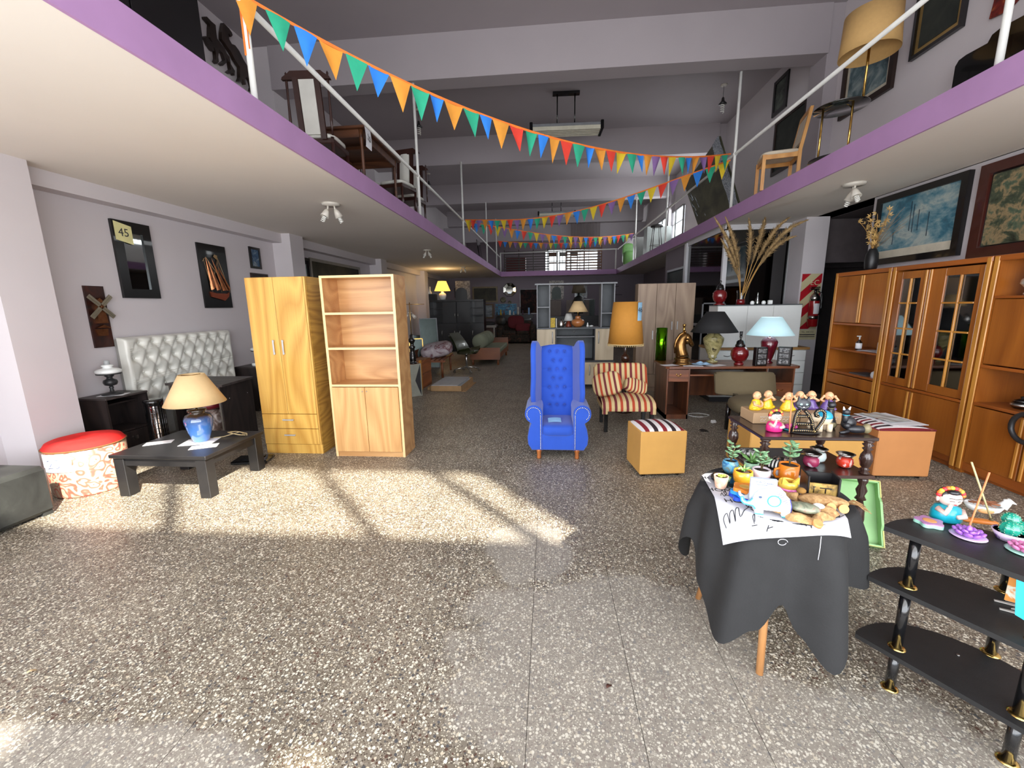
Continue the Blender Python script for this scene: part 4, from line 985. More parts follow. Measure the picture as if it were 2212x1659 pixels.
t = thing('wall_cabinet', 'white three-door kitchen wall unit standing on the base unit', 'cabinet', (2.48, 6.4, .836))
part('carcass', B().box(0,.02,0,1.17,.34,.62), t, wlam); part('top_edge', B().box(-.005,0,.613,1.175,.34,.625), t, mgrey)
for x0, x1 in ((0,.42),(.423,.78),(.783,1.17)): part('door', B().box(x0,0,.003,x1,.018,.61,.003), t, wlam)
zc = 1.462
u_ = ginger('tall dark crimson urn on top of the white wall cabinet', (2.55, 6.55, zc), .95, False)
part('foot', B().lathe([(.075,0),(.08,.01),(.03,.03),(.04,.04)], n=18), u_, redg)
# pampas grass vase
t = thing('grass_vase', 'black and red vase holding tall dried pampas plumes', 'vase', (2.86, 6.56, zc))
part('vase', B().shell([(.06,0),(.055,.08),(.058,.16),(.062,.21)], n=20).lathe([(.055,0),(.055,.005)], n=20), t, black_gloss); part('red_band', B().lathe([(.0615,.004),(.058,.08)], n=20), t, redg)
plume = mat('pampas_plume', (150,124,84), .95, var=.2, scale=20); stemm = mat('dry_stem', (196,150,84), .8, var=.15)
def plume_mb(p0, p1, p2, p3, r):
    m_ = B(); P = [Vector(q) for q in (p0, p1, p2, p3)]
    def bz(s): return (P[0]*(1-s)**3+P[1]*3*s*(1-s)**2+P[2]*3*s*s*(1-s)+P[3]*s**3)
    pts = [bz(i/16) for i in range(17)]
    m_.tube(pts, .0045, 4); return m_, bz
rnd = random.Random(4)
tips = []
for px_, py_, yy, mx_, mz_ in ((1546,474,5.95,.35,.62),(1569,474,5.95,.4,.62),(1560,520,6.1,.4,.6),(1618,476,5.75,.3,.75),(1652,474,5.7,.2,.85),(1700,474,5.7,.3,.92),(1738,478,5.75,.35,.95),(1713,512,5.9,.4,.95)):
    q = AY(px_, py_, yy)-Vector((2.86, 6.56, zc)); q.z = min(q.z, 2.74-zc) if q.x > -.02 else q.z
    tips.append(((q.x, q.y, q.z), (q.x*mx_, q.y*.6, q.z*mz_)))
for (tx, ty, tz), (mx_, my, mz) in tips:
    m_, bz = plume_mb((rnd.uniform(-.03,.03), rnd.uniform(-.03,.03), .02), (mx_*.3, my*.3, .35), (mx_, my, mz), (tx, ty, tz), 0)
    s_ = part('stem', m_, t, stemm)
    pm = B()
    for i in range(340):
        s = .46+.54*rnd.random(); c = bz(s); d = (bz(min(s+.05,1))-bz(s-.05)).normalized()
        w = .062*math.sin(PI*min(1,(s-.45)/.55*.92+.06))+.006
        a = rnd.random()*2*PI; o1 = d.orthogonal().normalized(); o2 = d.cross(o1)
        rad = (o1*math.cos(a)+o2*math.sin(a))*w*rnd.uniform(.5,1)
        e = c+rad+d*.06; q = c+rad*.4+d*.03; n_ = d.cross(rad).normalized()*.0036
        pm.add([tuple(c-n_), tuple(c+n_), tuple(q+n_*1.2), tuple(e), tuple(q-n_*1.2)], [(0,1,2,3,4)])
    pm.tube([bz(.52+.48*k/9) for k in range(10)], [.006+.016*math.sin(PI*(k+.6)/10) for k in range(10)], 6)
    part('plume', pm, s_, plume)
bottle('small clear glass bottle on top of the white wall cabinet', (3.08, 6.52, zc), [(.028,0),(.03,.01),(.03,.06),(.012,.12),(.009,.17),(.011,.175)], glass('bottle_glass', (180,200,190), .03, 1.0))
for i, (x, lb) in enumerate(((3.0, 'tiny white figurine left of the glass bottle'), (3.16, 'round white cup right of the glass bottle'), (3.25, 'square white adapter at the end of the wall cabinet top'))):
    solo('ornament', B().lathe([(.02,0),(.028,.01),(.03,.03),(.02,.05),(.008,.055)], n=12) if i != 2 else B().box(-.03,-.02,0,.03,.02,.06,.006), milk, lb, 'ornament', (x, 6.5, zc))
# grey shelving seen inside, between wardrobe and cabinets
t = thing('wire_rack', 'thin metal rack standing between the taupe wardrobe and white cabinet', 'rack', (2.52, 7.15, 0))
for x in (0,.35): part('upright', B().box(x,0,0,x+.02,.02,1.5), t, mlite)
for z in (1.0,1.48): part('crossbar', B().box(0,0,z,.37,.02,z+.02), t, mlite)

# fire extinguisher and board
def hazard():
    m, nt, b = newmat('red_cream_hazard'); tc = node(nt, 'ShaderNodeTexCoord'); sp = node(nt, 'ShaderNodeSeparateXYZ'); nt.links.new(tc.outputs['Object'], sp.inputs[0])
    a = node(nt, 'ShaderNodeMath', operation='SUBTRACT'); nt.links.new(sp.outputs[2], a.inputs[0]); nt.links.new(sp.outputs[0], a.inputs[1])
    d = node(nt, 'ShaderNodeMath', operation='MULTIPLY_ADD'); d.inputs[1].default_value = 1/.3; d.inputs[2].default_value = 10.05; nt.links.new(a.outputs[0], d.inputs[0])
    f = node(nt, 'ShaderNodeMath', operation='FRACT'); nt.links.new(d.outputs[0], f.inputs[0])
    nt.links.new(ramp(nt, f.outputs[0], [(0, lin((200,190,150))), (.5, lin((176,24,38)))], 'CONSTANT'), b.inputs['Base Color']); b.inputs['Roughness'].default_value = .4; return m
t = thing('safety_board', 'red and cream striped fire point board on the column', 'sign', (3.985, 7.078, 1.06))
part('board', B().box(0,-.012,.0,.29,0,.86), t, hazard())
part('label_plate', B().box(.03,-.012,-.17,.30,-.002,-.01), t, mat('cream_plate', (206,198,160), .6))
text_part('TEL: 440-222', .034, t, inkd, (.165,-.0135,-.05), (R(90),0,0)); part('text_bars', B().box(.05,-.0135,-.1,.28,-.012,-.085).box(.05,-.0135,-.13,.28,-.012,-.12), t, inkd)
text_part('EC', .11, t, mat('cream_plate', (206,198,160)), (.19,-.0135,.72), (R(90),0,0))
t = thing('fire_extinguisher', 'red fire extinguisher hanging on the striped board', 'extinguisher', (4.155, 6.985, 1.10))
red = mat('extinguisher_red', (150,22,28), .25, coat=.5)
part('cylinder', B().lathe([(.06,0),(.07,.01),(.07,.42),(.065,.46),(.04,.5),(.02,.52)], n=24), t, red)
part('shoulder', B().lathe([(.0715,.4),(.067,.46),(.042,.5),(.02,.525)], n=24), t, chrome)
part('collar_band', B().lathe([(.072,.12),(.072,.17)], n=24), t, chrome)
part('valve', B().cyl((0,0,.5), (0,0,.58), .018, n=10).box(-.09,-.012,.57,.05,.012,.59,.004).box(-.08,-.012,.6,.06,.012,.615,.004), t, black_gloss)
part('hose', B().tube([(.03,0,.56),(.09,-.02,.5),(.095,-.02,.3),(.08,-.02,.18)], .01, 6), t, black_gloss)
part('label', B().grid(lambda u, v: (.0725*math.cos(R(-120+70*u)), .0725*math.sin(R(-120+70*u)), .2+.16*v), 6, 1), t, paper)
# ================================================================== RIGHT WALL UNIT
hon = wood('honey_brown_veneer', (164,96,34), (136,74,24), 'z', 1.0, .32, .35, 3)
hon_e = wood('honey_edge_moulding', (204,142,60), (170,110,40), 'z', 1.4, .35, .3, 3)
hon_h = wood('honey_shelf_edge', (168,92,34), (136,70,24), 'y', 1.2, .35, .3, 3)
UX = 3.6; UB = 4.06
dgl = glass('cabinet_glass', (120,110,100), .04, 1.0)
def panelx(m_, y0, z0, y1, z1, x=UX, th=.02, b=.003): return m_.box(x, y0, z0, x+th, y1, z1, b)
def unit(label, y0, y1, top=1.835, gap=True):
    t = thing('wall_unit', label, 'cabinet', (0, 0, 0))
    for y in (y0, y1-.05):
        p = part('side_panel', B().box(UX-.0, y, 0, UB, y+.05, top), t, hon); part('edge_moulding', B().box(UX-.012, y+.004, .03, UX, y+.046, top-.005, .005), p, hon_e)
    part('top_board', B().box(UX-.01, y0, top-.045, UB, y1, top, .004), t, hon_h)
    part('back_panel', B().box(UB-.015, y0+.05, .05, UB-.003, y1-.05, top-.045), t, hon)
    part('plinth', B().box(UX+.03, y0+.05, 0, UX+.05, y1-.05, .06), t, hon_h)
    return t
tA = unit('honey brown wall unit section farthest back, with open shelves and drawers', 4.80, 5.67)
for a, b, e in ((4.85, 5.20, 5.185), (5.205, 5.62, 5.22)):
    d = part('door', panelx(B(), a, 1.235, b, 1.785), tA, hon); part('pull_moulding', B().box(UX-.014, e-.012, 1.24, UX, e+.012, 1.78, .005), d, hon_e)
part('shelf', B().box(UX-.004, 4.85, 1.205, UB-.015, 5.62, 1.23, .003), tA, hon_h); part('shelf', B().box(UX-.004, 4.85, .895, UB-.015, 5.62, .915, .003), tA, hon_h); part('shelf', B().box(UX-.004, 4.85, .61, UB-.015, 5.62, .635, .003), tA, hon_h)
for z0, z1 in ((.475,.60), (.27,.46), (.06,.255)): part('drawer', panelx(B(), 4.86, z0, 5.61, z1), tA, hon)
tB = unit('honey brown wall unit section with two glazed lattice doors', 3.80, 4.79)
def lattice_door(t, y0, y1, g0, g1, pull):
    z0, z1 = .63, 1.775
    d = part('glazed_door', B().box(UX,y0,z0,UX+.02,g0,z1,.003).box(UX,g1,z0,UX+.02,y1,z1,.003).box(UX,g0,z0,UX+.02,g1,.705).box(UX,g0,1.705,UX+.02,g1,z1), t, hon)
    ym = (g0+g1)/2
    m_ = B().box(UX-.006,ym-.009,.705,UX+.012,ym+.009,1.705,.003)
    for z in (.95,1.207,1.463): m_.box(UX-.004,g0,z-.008,UX+.012,g1,z+.008,.003)
    part('glazing_bars', m_, d, hon_e)
    part('pull_moulding', B().box(UX-.014, pull-.012, z0, UX, pull+.012, z1, .005), d, hon_e)
    for i in range(4):
        for a, b in ((g0, ym-.009), (ym+.009, g1)):
            if i < 2 or True: part('pane', B().box(UX+.012, a, (.705,.958,1.215,1.471)[i], UX+.014, b, (.942,1.199,1.455,1.705)[i]), d, dgl)
lattice_door(tB, 4.365, 4.735, 4.455, 4.665, 4.385); lattice_door(tB, 3.855, 4.355, 3.90, 4.195, 4.335)
part('shelf', B().box(UX-.006, 3.85, .60, UB-.015, 4.74, .625, .003), tB, hon_h)
for z in (.95, 1.25, 1.5): part('inner_shelf', B().box(UX+.06, 3.85, z, UB-.015, 4.74, z+.012), tB, hon_h)
for a, b, e in ((3.855,4.355,4.335), (4.365,4.735,4.385)):
    d = part('door', panelx(B(), a, .10, b, .595), tB, hon); part('pull_moulding', B().box(UX-.012, e-.012, .11, UX, e+.012, .59, .005), d, hon_e)
part('base_rail', B().box(UX+.002, 3.85, .05, UX+.02, 4.74, .1), tB, hon_h)
tC = unit('honey brown wall unit section nearest the camera, with vase niche', 2.75, 3.79)
part('shelf', B().box(UX-.006, 2.8, 1.495, UB-.015, 3.74, 1.515, .003), tC, hon_h)
d = part('door', panelx(B(), 3.1, .965, 3.735, 1.49), tC, hon); d = part('door', panelx(B(), 2.8, .965, 3.09, 1.49), tC, hon)
part('shelf', B().box(UX-.006, 2.8, .93, UB-.015, 3.74, .955, .003), tC, hon_h); part('shelf', B().box(UX-.006, 2.8, .61, UB-.015, 3.74, .635, .003), tC, hon_h)
for a, b, e in ((3.33,3.735,3.355), (2.82,3.32,3.295)):
    d = part('door', panelx(B(), a, .10, b, .6), tC, hon); part('pull_moulding', B().box(UX-.012, e-.012, .11, UX, e+.012, .59, .005), d, hon_e)
part('base_rail', B().box(UX+.002, 2.8, .03, UX+.02, 3.74, .1), tC, hon_h)
for nm, y in (('honey', 0),): pass
# things on the unit
solo('vase', B().lathe([(.07,0),(.075,.015),(.06,.03),(.075,.06),(.10,.09),(.095,.12),(.06,.15),(.045,.17),(.055,.20),(.06,.205)], n=24), mat('pearl_silver_glaze', (190,186,176), .2, .4, .08, coat=.6), 'pearly silver belly vase on the top niche of the wall unit', 'vase', (3.72, 3.56, 1.516))
tp = thing('lidded_pot', 'small black and silver lidded pot in the lower niche', 'pot', (3.72, 3.50, .636))
part('body', B().lathe([(.04,0),(.06,.015),(.065,.04),(.055,.055)], n=20), tp, black_gloss); part('band', B().lathe([(.0655,.02),(.067,.03),(.0655,.042)], n=20), tp, chrome); part('lid', B().lathe([(.056,.055),(.045,.07),(.015,.08),(.018,.095),(.004,.1)], n=20), tp, black_gloss)
tp = thing('lidded_pot', 'wide dark metal dish right of the small lidded pot', 'pot', (3.74, 3.28, .636)); part('dish', B().lathe([(.05,0),(.03,.01),(.09,.03),(.1,.045),(.04,.03)], n=20), tp, iron)
t = thing('wreath', 'black woven ring wreath hanging on the nearest wall unit door', 'ornament', (3.545, 3.27, .0))
part('ring', B().tube([(0,.11*math.cos(2*PI*i/24), .54+.11*math.sin(2*PI*i/24)) for i in range(24)], .018, 8, True), t, iron); part('hook', B().cyl((0,0,.66),(.055,0,.66),.005,n=6), t, iron)
t = thing('sanitizer_bottle', 'clear pump bottle with white label on the wall unit shelf', 'bottle', (3.70, 5.28, .916))
part('bottle', B().lathe([(.03,0),(.032,.01),(.032,.09),(.012,.11),(.012,.12)], n=14), t, glass('bottle_glass', (180,200,190))); part('label', B().lathe([(.0325,.015),(.0325,.08)], n=14), t, paper); part('pump', B().cyl((0,0,.12),(0,0,.16),.008,n=8).box(-.03,-.008,.155,.01,.008,.168), t, mat('white_plastic', (220,220,218)))
solo('paper_sheet', B().box(-.09,-.17,0,.09,.17,.002), paper, 'printed leaflet lying beside the pump bottle on the shelf', 'paper', (3.76, 5.08, .916))
solo('card', B().box(-.006,-.03,0,.006,.03,.12), mat('white_plastic', (220,220,218)), 'white card standing at the right end of the open shelf', 'card', (3.64, 4.88, .916))
t = solo('folded_cloth', B().ell((0,0,.03),(.06,.06,.05),12,.7), paper, 'small white crumpled cloth in the corner above the drawers', 'cloth', (3.70, 4.93, .63))
solo('tray', B().box(-.1,-.14,0,.1,.14,.008), mgrey, 'dark mat lying above the drawers of the wall unit', 'mat', (3.74, 5.15, .636))
# black vase with dried seed pods, stands on the far section
t = thing('flower_vase', 'matt black vase of dried golden pods on the wall unit', 'vase', (3.78, 5.38, 1.837))
part('vase', B().lathe([(.045,0),(.06,.03),(.066,.12),(.06,.19),(.042,.235),(.036,.25),(.03,.25),(.03,.23)], n=24), t, mat('matt_black_ceramic', (22,22,24), .4))
gp = mat('golden_dry_pods', (206,170,104), .7, var=.15, scale=20)
def pod(m_, c, s, rn):
    ax = Vector((rn.uniform(-1,1), rn.uniform(-1,1), rn.uniform(-.3,1))).normalized(); o1 = ax.orthogonal().normalized(); o2 = ax.cross(o1)
    for k in range(6):
        a = 2*PI*k/6; d = (o1*math.cos(a)+o2*math.sin(a))*s+ax*s*.9; w = ax.cross(d).normalized()*s*.2; c_ = Vector(c)
        m_.add([tuple(c_), tuple(c_+d*.5+w), tuple(c_+d), tuple(c_+d*.5-w)], [(0,1,2,3)])
rn = random.Random(9)
for dx, dy, top, nn in ((-.0,.30,.62,9), (-.02,.12,.66,7), (.0,.0,.64,8), (.02,-.16,.66,8), (.0,-.06,.42,5)):
    pts = [(dx*s**1.3, dy*s**1.4+.012*math.sin(7*s), .22+(top-.22)*s) for s in [i/12 for i in range(13)]]
    s_ = part('branch', B().tube(pts, .003, 4), t, stemm); pm = B()
    for k in range(nn):
        s = .3+.7*k/(nn-1); i = min(int(s*12), 12); p = Vector(pts[i])+Vector((rn.uniform(-.02,.02), rn.uniform(-.03,.03), rn.uniform(-.01,.02))); pod(pm, p, .036, rn)
    part('pods', pm, s_, gp, kind='stuff')
wsp = B()
for k in range(26): a = rn.uniform(-.42,.22); h = rn.uniform(.2,.42); wsp.tube([(0,0,.22),(rn.uniform(-.04,.04), a*.5, .22+h*.6),(rn.uniform(-.05,.05), a*1.0, .22+h)], .0012, 3)
part('wisps', wsp, t, mat('fine_dry_grass', (150,120,76), .9), kind='stuff')
# large pictures standing on the unit against the right wall
bluepaint = blotch('blue_woodland_print', [(.26,(52,80,92)), (.40,(60,112,132)), (.50,(112,146,156)), (.60,(168,180,176)), (.74,(84,116,128))], 3.2, 10, .25, .35, (1,1,1.7))
t = picture('large black framed print of a blue misty woodland', (4.115, 4.68, 1.925), 1.15, .80, blackframe, bluepaint, .07, .05, 'R')
part('white_border', B().box(-.028, .07, .07, -.024, 1.08, .16), t, mat('print_border', (200,194,176), .5))
tr = B()
for y, z0, z1 in ((.60,.32,.62), (.64,.34,.66), (.53,.33,.55), (.40,.25,.5), (.85,.22,.36)): tr.cyl((-.0265,y,z0),(-.0265,y+.006,z1),.0035,n=4)
part('painted_trees', tr, t, mat('dark_blue_trees', (34,52,68), .5))
figpaint = blotch('figurative_print', [(.30,(34,36,28)), (.44,(72,82,64)), (.52,(150,130,96)), (.60,(84,100,80)), (.74,(44,44,34))], 7, 12, .3, .4)
picture('large brown framed figurative print in green and ochre tones', (4.115, 3.15, 1.88), 1.42, .84, mat('red_brown_frame', (66,28,22), .3, coat=.4), figpaint, .09, .05, 'R', mount=(.015, blackframe))
# ================================================================== UPPER RIGHT (mezzanine)
t = thing('framed_picture', 'blue street print in brown frame behind the brass floor lamp', 'picture', (4.095, 5.86, 3.98), 0)
m_ = [(0,0),(.9,0),(.9,.8),(0,.8)]
part('frame', B().box(-.04,0,0,0,.92,.07).box(-.04,0,.75,0,.92,.82).box(-.04,0,.07,0,.07,.75).box(-.04,.85,.07,0,.92,.75), t, mat('dark_brown_frame', (40,24,18), .4))
part('mount', B().box(-.015,.07,.07,0,.85,.75), t, mat('print_border', (200,194,176))); part('artwork', B().box(-.018,.12,.12,-.014,.8,.70), t, blotch('blue_street_print', [(.3,(30,42,52)), (.5,(86,110,116)), (.7,(150,164,164))], 5, 6))
picture('dark green oil painting in black and gilt frame on the upper right wall', (4.095, 5.03, 4.14), .61, .95, blackframe, blotch('dark_green_oil', [(.35,(26,32,28)), (.7,(52,56,48))], 3, 5), .035, .04, 'R', mount=(.05, mat('gilt_liner', (170,140,84), .4, .5)))
a = AX(1674, 180, 4.1); b = AX(1706, 204, 4.1)
picture('small portrait in black frame high on the upper right wall', (4.095, 8.26, 4.80), .46, .58, blackframe, blotch('pale_portrait', [(.35,(40,44,42)), (.7,(96,104,96))], 6, 4), .06, .03, 'R')
picture('dark painting leaning behind the wooden chair upstairs', (4.09, 7.60, 3.75), .95, .9, mat('dark_brown_frame', (40,24,18)), blotch('dark_green_oil', [(.35,(26,32,28)), (.7,(52,56,48))]), .05, .03, 'R')
# brass and glass two-tier table with lamp
smoke = glass('smoked_glass', (110,116,110), .04, .6)
C0 = Vector((3.16, 5.2, 0)); zt = 3.555
t = thing('side_table', 'two-tier smoked glass side table with brass tubes upstairs', 'table', (3.16, 5.25, ZT))
for k, z in enumerate((.07, zt-ZT)): part('glass_shelf', B().lathe([(.001,z-.005),(.25,z-.005),(.25,z+.003),(.001,z+.003)], n=32), t, smoke)
for a in (175, 275, 20): 
    x, y = .17*math.cos(R(a)), .17*math.sin(R(a)); part('brass_leg', B().cyl((x,y,0),(x,y,zt-ZT+.006),.011,n=10), t, brass)
t = thing('floor_lamp', 'brass floor lamp with large straw coloured drum shade upstairs', 'lamp', (3.33, 5.18, zt+.006))
part('pole', B().cyl((0,0,0),(0,0,.8),.012,n=10).lathe([(.06,0),(.055,.012),(.012,.02)],n=16), t, brass)
part('lamp_shade', B().shell([(.26,.46),(.25,.6),(.24,.84)], n=36), t, mat('straw_fabric_shade', (196,158,100), .8, var=.04, scale=30))
# wooden chair with cream seat
pine = wood('light_pine', (204,150,82), (176,120,58), 'z', 2, .45, .1, 3); creamf = mat('cream_upholstery', (196,184,164), .85, bm=.1)
t = thing('dining_chair', 'light pine dining chair with cream padded back upstairs', 'chair', (3.10, 6.36, ZT), R(-105))
for x in (-.21,.21): part('leg', B().box(x-.02,-.22,0,x+.02,-.18,.44), t, pine); part('rear_leg', B().prism([(.18,0),(.22,0),(.22,.45),(.30,.95),(.265,.95),(.18,.45)], x-.018, x+.018, 'x'), t, pine)
part('seat_rail', B().box(-.2,-.21,.38,.2,-.19,.44).box(-.2,.19,.38,.2,.21,.44).box(-.22,-.2,.38,-.2,.2,.44).box(.2,-.2,.38,.22,.2,.44), t, pine)
part('seat', B().ell((0,0,.455),(.24,.23,.035),20,.4,e2=.6), t, creamf)
part('back_pad', B().prism([(.20,.56),(.225,.56),(.285,.9),(.26,.9)], -.18, .18, 'x'), t, creamf); part('top_rail', B().prism([(.25,.88),(.285,.88),(.295,.95),(.262,.95)], -.2, .2, 'x'), t, pine)
# black wooden shapes near front
t = thing('headboard', 'black scalloped headboard leaning on the near upper right wall', 'headboard', (4.0, 4.35, ZT))
part('panel', B().prism([(.6,.0),(.6,.78),(.57,.82),(.5,.83),(.3,.82),(.27,.87),(.2,.885),(0,.87),(-1.1,.86),(-1.1,0)], 0, .05, 'x'), t, black_gloss)
t = thing('wall_tapestry', 'dark red woven hanging high on the upper right wall', 'wall art', (4.09, 4.0, 4.28))
part('cloth', B().prism([(.76,-.24),(.74,-.1),(.80,.1),(.8,.5),(-.2,.7),(-.3,.0),(.1,-.1),(.4,-.16),(.60,-.27)], -.02, 0, 'x'), t, blotch('dark_red_weave', [(.35,(70,16,14)), (.55,(120,30,20)), (.7,(150,80,40))], 14, 4))
# leaned wrapped picture panel
t = thing('framed_canvas', 'large dark canvas wrapped in clear film leaning on the right railing', 'canvas', (0,0,0))
P_ = [Vector((3.02,8.6,ZT+.02)), Vector((3.50,7.55,ZT+.02)), AX(1556,300,3.5), AX(1478,398,3.05)]
P_ = [Vector((3.12,9.3,ZT+.01)), Vector((3.30,7.8,ZT+.01)), Vector((3.09,8.5,4.47)), Vector((3.0,10.1,4.07))]
def bil(u, v): return tuple(P_[0]*(1-u)*(1-v)+P_[1]*u*(1-v)+P_[2]*u*v+P_[3]*(1-u)*v)
nrm = (P_[1]-P_[0]).cross(P_[3]-P_[0]).normalized()*.03
if nrm.dot(CAMP-P_[0]) < 0: nrm = -nrm
pn = B(); pn.grid(bil, 1, 1).grid(lambda u, v: tuple(Vector(bil(1-u, v))-nrm), 1, 1)
for a, b in (((0,0),(1,0)), ((1,0),(1,1)), ((1,1),(0,1)), ((0,1),(0,0))):
    p, q = Vector(bil(*a)), Vector(bil(*b)); pn.add([tuple(p), tuple(q), tuple(q-nrm), tuple(p-nrm)], [(3,2,1,0)])
part('board', pn, t, blotch('dark_olive_canvas', [(.35,(58,60,46)), (.6,(86,86,66)), (.75,(110,108,92))], 3, 9, .35))
film = B().grid(lambda u, v: tuple(Vector(bil(.84+.17*u, v))+nrm*(.6+.5*math.sin(17*v+5*u)*.5)), 4, 40)
part('film_edge', film, t, blotch('silver_film', [(.3,(70,78,84)), (.5,(150,158,166)), (.7,(214,222,230))], 30, 6, .2, 2))
fl = B()
for k in range(9): u0 = .03+.03*k*rn.random(); v0 = .3+.6*rn.random(); fl.tube([tuple(Vector(bil(u0, v0))+nrm*.25), tuple(Vector(bil(u0+.02, v0-.12))+nrm*.25)], .006, 4)
part('film_glints', fl, t, MATS['silver_film'], kind='stuff')
# hanging bulbs & fluorescent fixture
def bulb(label, x, y, z):
    t = thing('pendant_bulb', label, 'ceiling light', (x, y, z))
    part('rose', B().lathe([(.001,-.02),(.06,-.015),(.06,0)], n=16), t, spotw); part('cord', B().cyl((0,0,-.02),(0,0,-.22),.004,n=5), t, black_gloss)
    part('holder', B().lathe([(.075,-.33),(.03,-.28),(.02,-.22)], n=16), t, iron); part('spiral_bulb', B().tube([(.03*math.cos(a*.9), .03*math.sin(a*.9), -.32-.0055*a) for a in range(30)], .009, 5), t, cfl)
p = GZ(1564, 183, CEIL); bulb('spiral bulb hanging over the right mezzanine near the beam', p.x, p.y, CEIL)
p = GZ(897, 228, CEIL); bulb('spiral bulb hanging over the left mezzanine behind railing post', p.x, 9.3, CEIL)
p = GZ(932, 382, CEIL); bulb('far spiral bulb hanging over the left mezzanine', p.x, 13.4, CEIL)
def fixture(label, x, y):
    t = thing('fluorescent_fixture', label, 'ceiling light', (x, y, CEIL), R(2))
    part('ceiling_mount', B().box(-.26,-.05,-.05,.26,.05,0), t, black_gloss)
    for s in (-.17,.17): part('rod', B().cyl((s,0,-.05),(s,0,-.60),.012,n=8), t, black_gloss)
    part('housing', B().box(-.66,-.16,-.66,.66,.16,-.60,.01), t, mlite)
    for s in (-.68,.68): part('end_cap', B().box(s-.03,-.2,-.74,s+.03,.2,-.58,.01), t, black_gloss)
    for k in range(5): part('louvre', B().box(-.65,-.17+k*.078,-.73,.65,-.14+k*.078,-.66), t, mat('cream_reflector', (200,196,178), .3))
fixture('long louvred fluorescent fixture hanging between first beams', .34, 8.95)
fixture('far louvred fluorescent fixture hanging beyond third beam', .3, 16.6)
# ================================================================== BACK OF THE LOWER FLOOR
teak = wood('teak_veneer', (142,84,50), (104,58,34), 'x', 1.2, .45, .1, 3)
blk = mat('near_black_lacquer', (20,18,20), .35, var=.2, coat=.2)
# hourglass cabinet
t = thing('display_cabinet', 'pale grey cabinet with black hourglass cut-out beside the bookcase', 'cabinet', (-2.42, 6.62, 0), R(40))
part('body', B().box(0,.0,0,.3,.35,.565), t, teak); 
part('front_panel', B().prism([(.0,.005),(.3,.005),(.2,.28),(.3,.56),(0,.56)], -.012, 0, 'y'), t, mat('pale_grey_laminate', (150,152,140), .5))
part('dark_front', B().prism([(.3,.005),(.3,.56),(.2,.28)], -.010, 0, 'y'), t, mgrey2)
part('side_panel', B().box(.3,-.01,0,.315,.35,.565), t, mat('pale_grey_laminate', (150,152,140)))
t = thing('chest', 'brown teak chest with curved drawer lips behind grey cabinet', 'chest', (-2.36, 7.35, 0), R(-3))
part('carcass', B().box(-.2,0,0,.0,.6,.53), t, teak); 
for z in (.03,.29): part('curved_front', B().prism([(.02,z),(.58,z),(.58,z+.2),(.3,z+.24),(.02,z+.2)], 0, .012, 'x'), t, wood('teak_light', (168,100,58), (130,74,42), 'y', 1.2, .4))
part('corner_post', B().box(-.01,-.02,0,.03,.02,.55), t, wood('golden_post', (200,140,60), (160,104,40), 'z'))
t = thing('table_lamp', 'black turned wooden lamp column with brass rod and small spotlights', 'lamp', (-2.30, 6.8, .566))
part('column', B().lathe([(.07,.0),(.07,.02),(.05,.03),(.055,.05),(.05,.15),(.045,.16),(.04,.2),(.04,.25),(.055,.28),(.035,.31),(.03,.34),(.055,.38),(.055,.41),(.028,.44),(.032,.48),(.01,.5)], n=18), t, black_gloss)
part('rod', B().cyl((0,0,.48),(0,0,1.02),.008,n=6).cyl((-.2,0,.99),(.25,0,.99),.005,n=5), t, brass)
for s in (-1,1): part('spot_head', B().cyl((s*.04,0,.82),(s*.09,-.02,.77),.02,.028,n=10).tube([(0,0,.84),(s*.02,0,.86),(s*.05,0,.84)],.005,5), t, spotw)
# leaning mirrors
for k, (x, y, w, h, lb, fm_) in enumerate(((-3.15, 10.0, .45, 1.25, 'tall frameless green tinted mirror leaning by the lamp column', mlite), (-3.2, 9.3, .32, .8, 'small brass edged mirror leaning by the slatted bench', brass), (-3.5, 10.4, .4, .8, 'dark framed mirror leaning against the third pilaster', blackframe))):
    t = thing('leaning_mirror', lb, 'mirror', (x, y, 0), R(10)); t.rotation_euler = (R(-9), 0, R(25))
    part('glass', B().box(.02,-.004,.02,w-.02,0,h-.02), t, mat('greenish_mirror', (70,82,78), .25, .5)); part('frame', B().box(0,-.012,0,.02,.01,h).box(w-.02,-.012,0,w,.01,h).box(0,-.012,0,w,.01,.02).box(0,-.012,h-.02,w,.01,h), t, fm_)
# slatted bench + pillow
t = thing('slatted_bench', 'low slatted wooden bench carrying a big floral pillow', 'bench', (-2.92, 8.5, 0), R(4))
for i in range(7): part('slat', B().box(.03+i*.10,0,.375,.09+i*.10,1.35,.40), t, teak)
part('side_rail', B().box(0,.05,.34,.72,.09,.375).box(0,1.2,.34,.72,1.24,.375), t, teak)
for x, y in ((.06,.1),(.64,.12),(.06,1.2),(.64,1.2)): part('leg', B().cyl((x,y,0),(x,y,.36),.025,n=8), t, teak)
part('curved_headboard', B().grid(lambda u, v: (-.05-.03*math.sin(PI*v), .1+1.1*u, .3+.25*v), 8, 4), t, teak)
t = solo('pillow', B().ell((0,0,0),(.36,.34,.15),24,.6,e2=.7), blotch('floral_pillow_cloth', [(.35,(196,188,190)), (.5,(170,158,164)), (.58,(110,60,66)), (.7,(206,200,200))], 5, 5, .9), 'plump white and wine floral pillow lying on the slatted bench', 'pillow', (-2.52, 9.15, .56), 0, rot=(R(8), R(-10), R(10)))
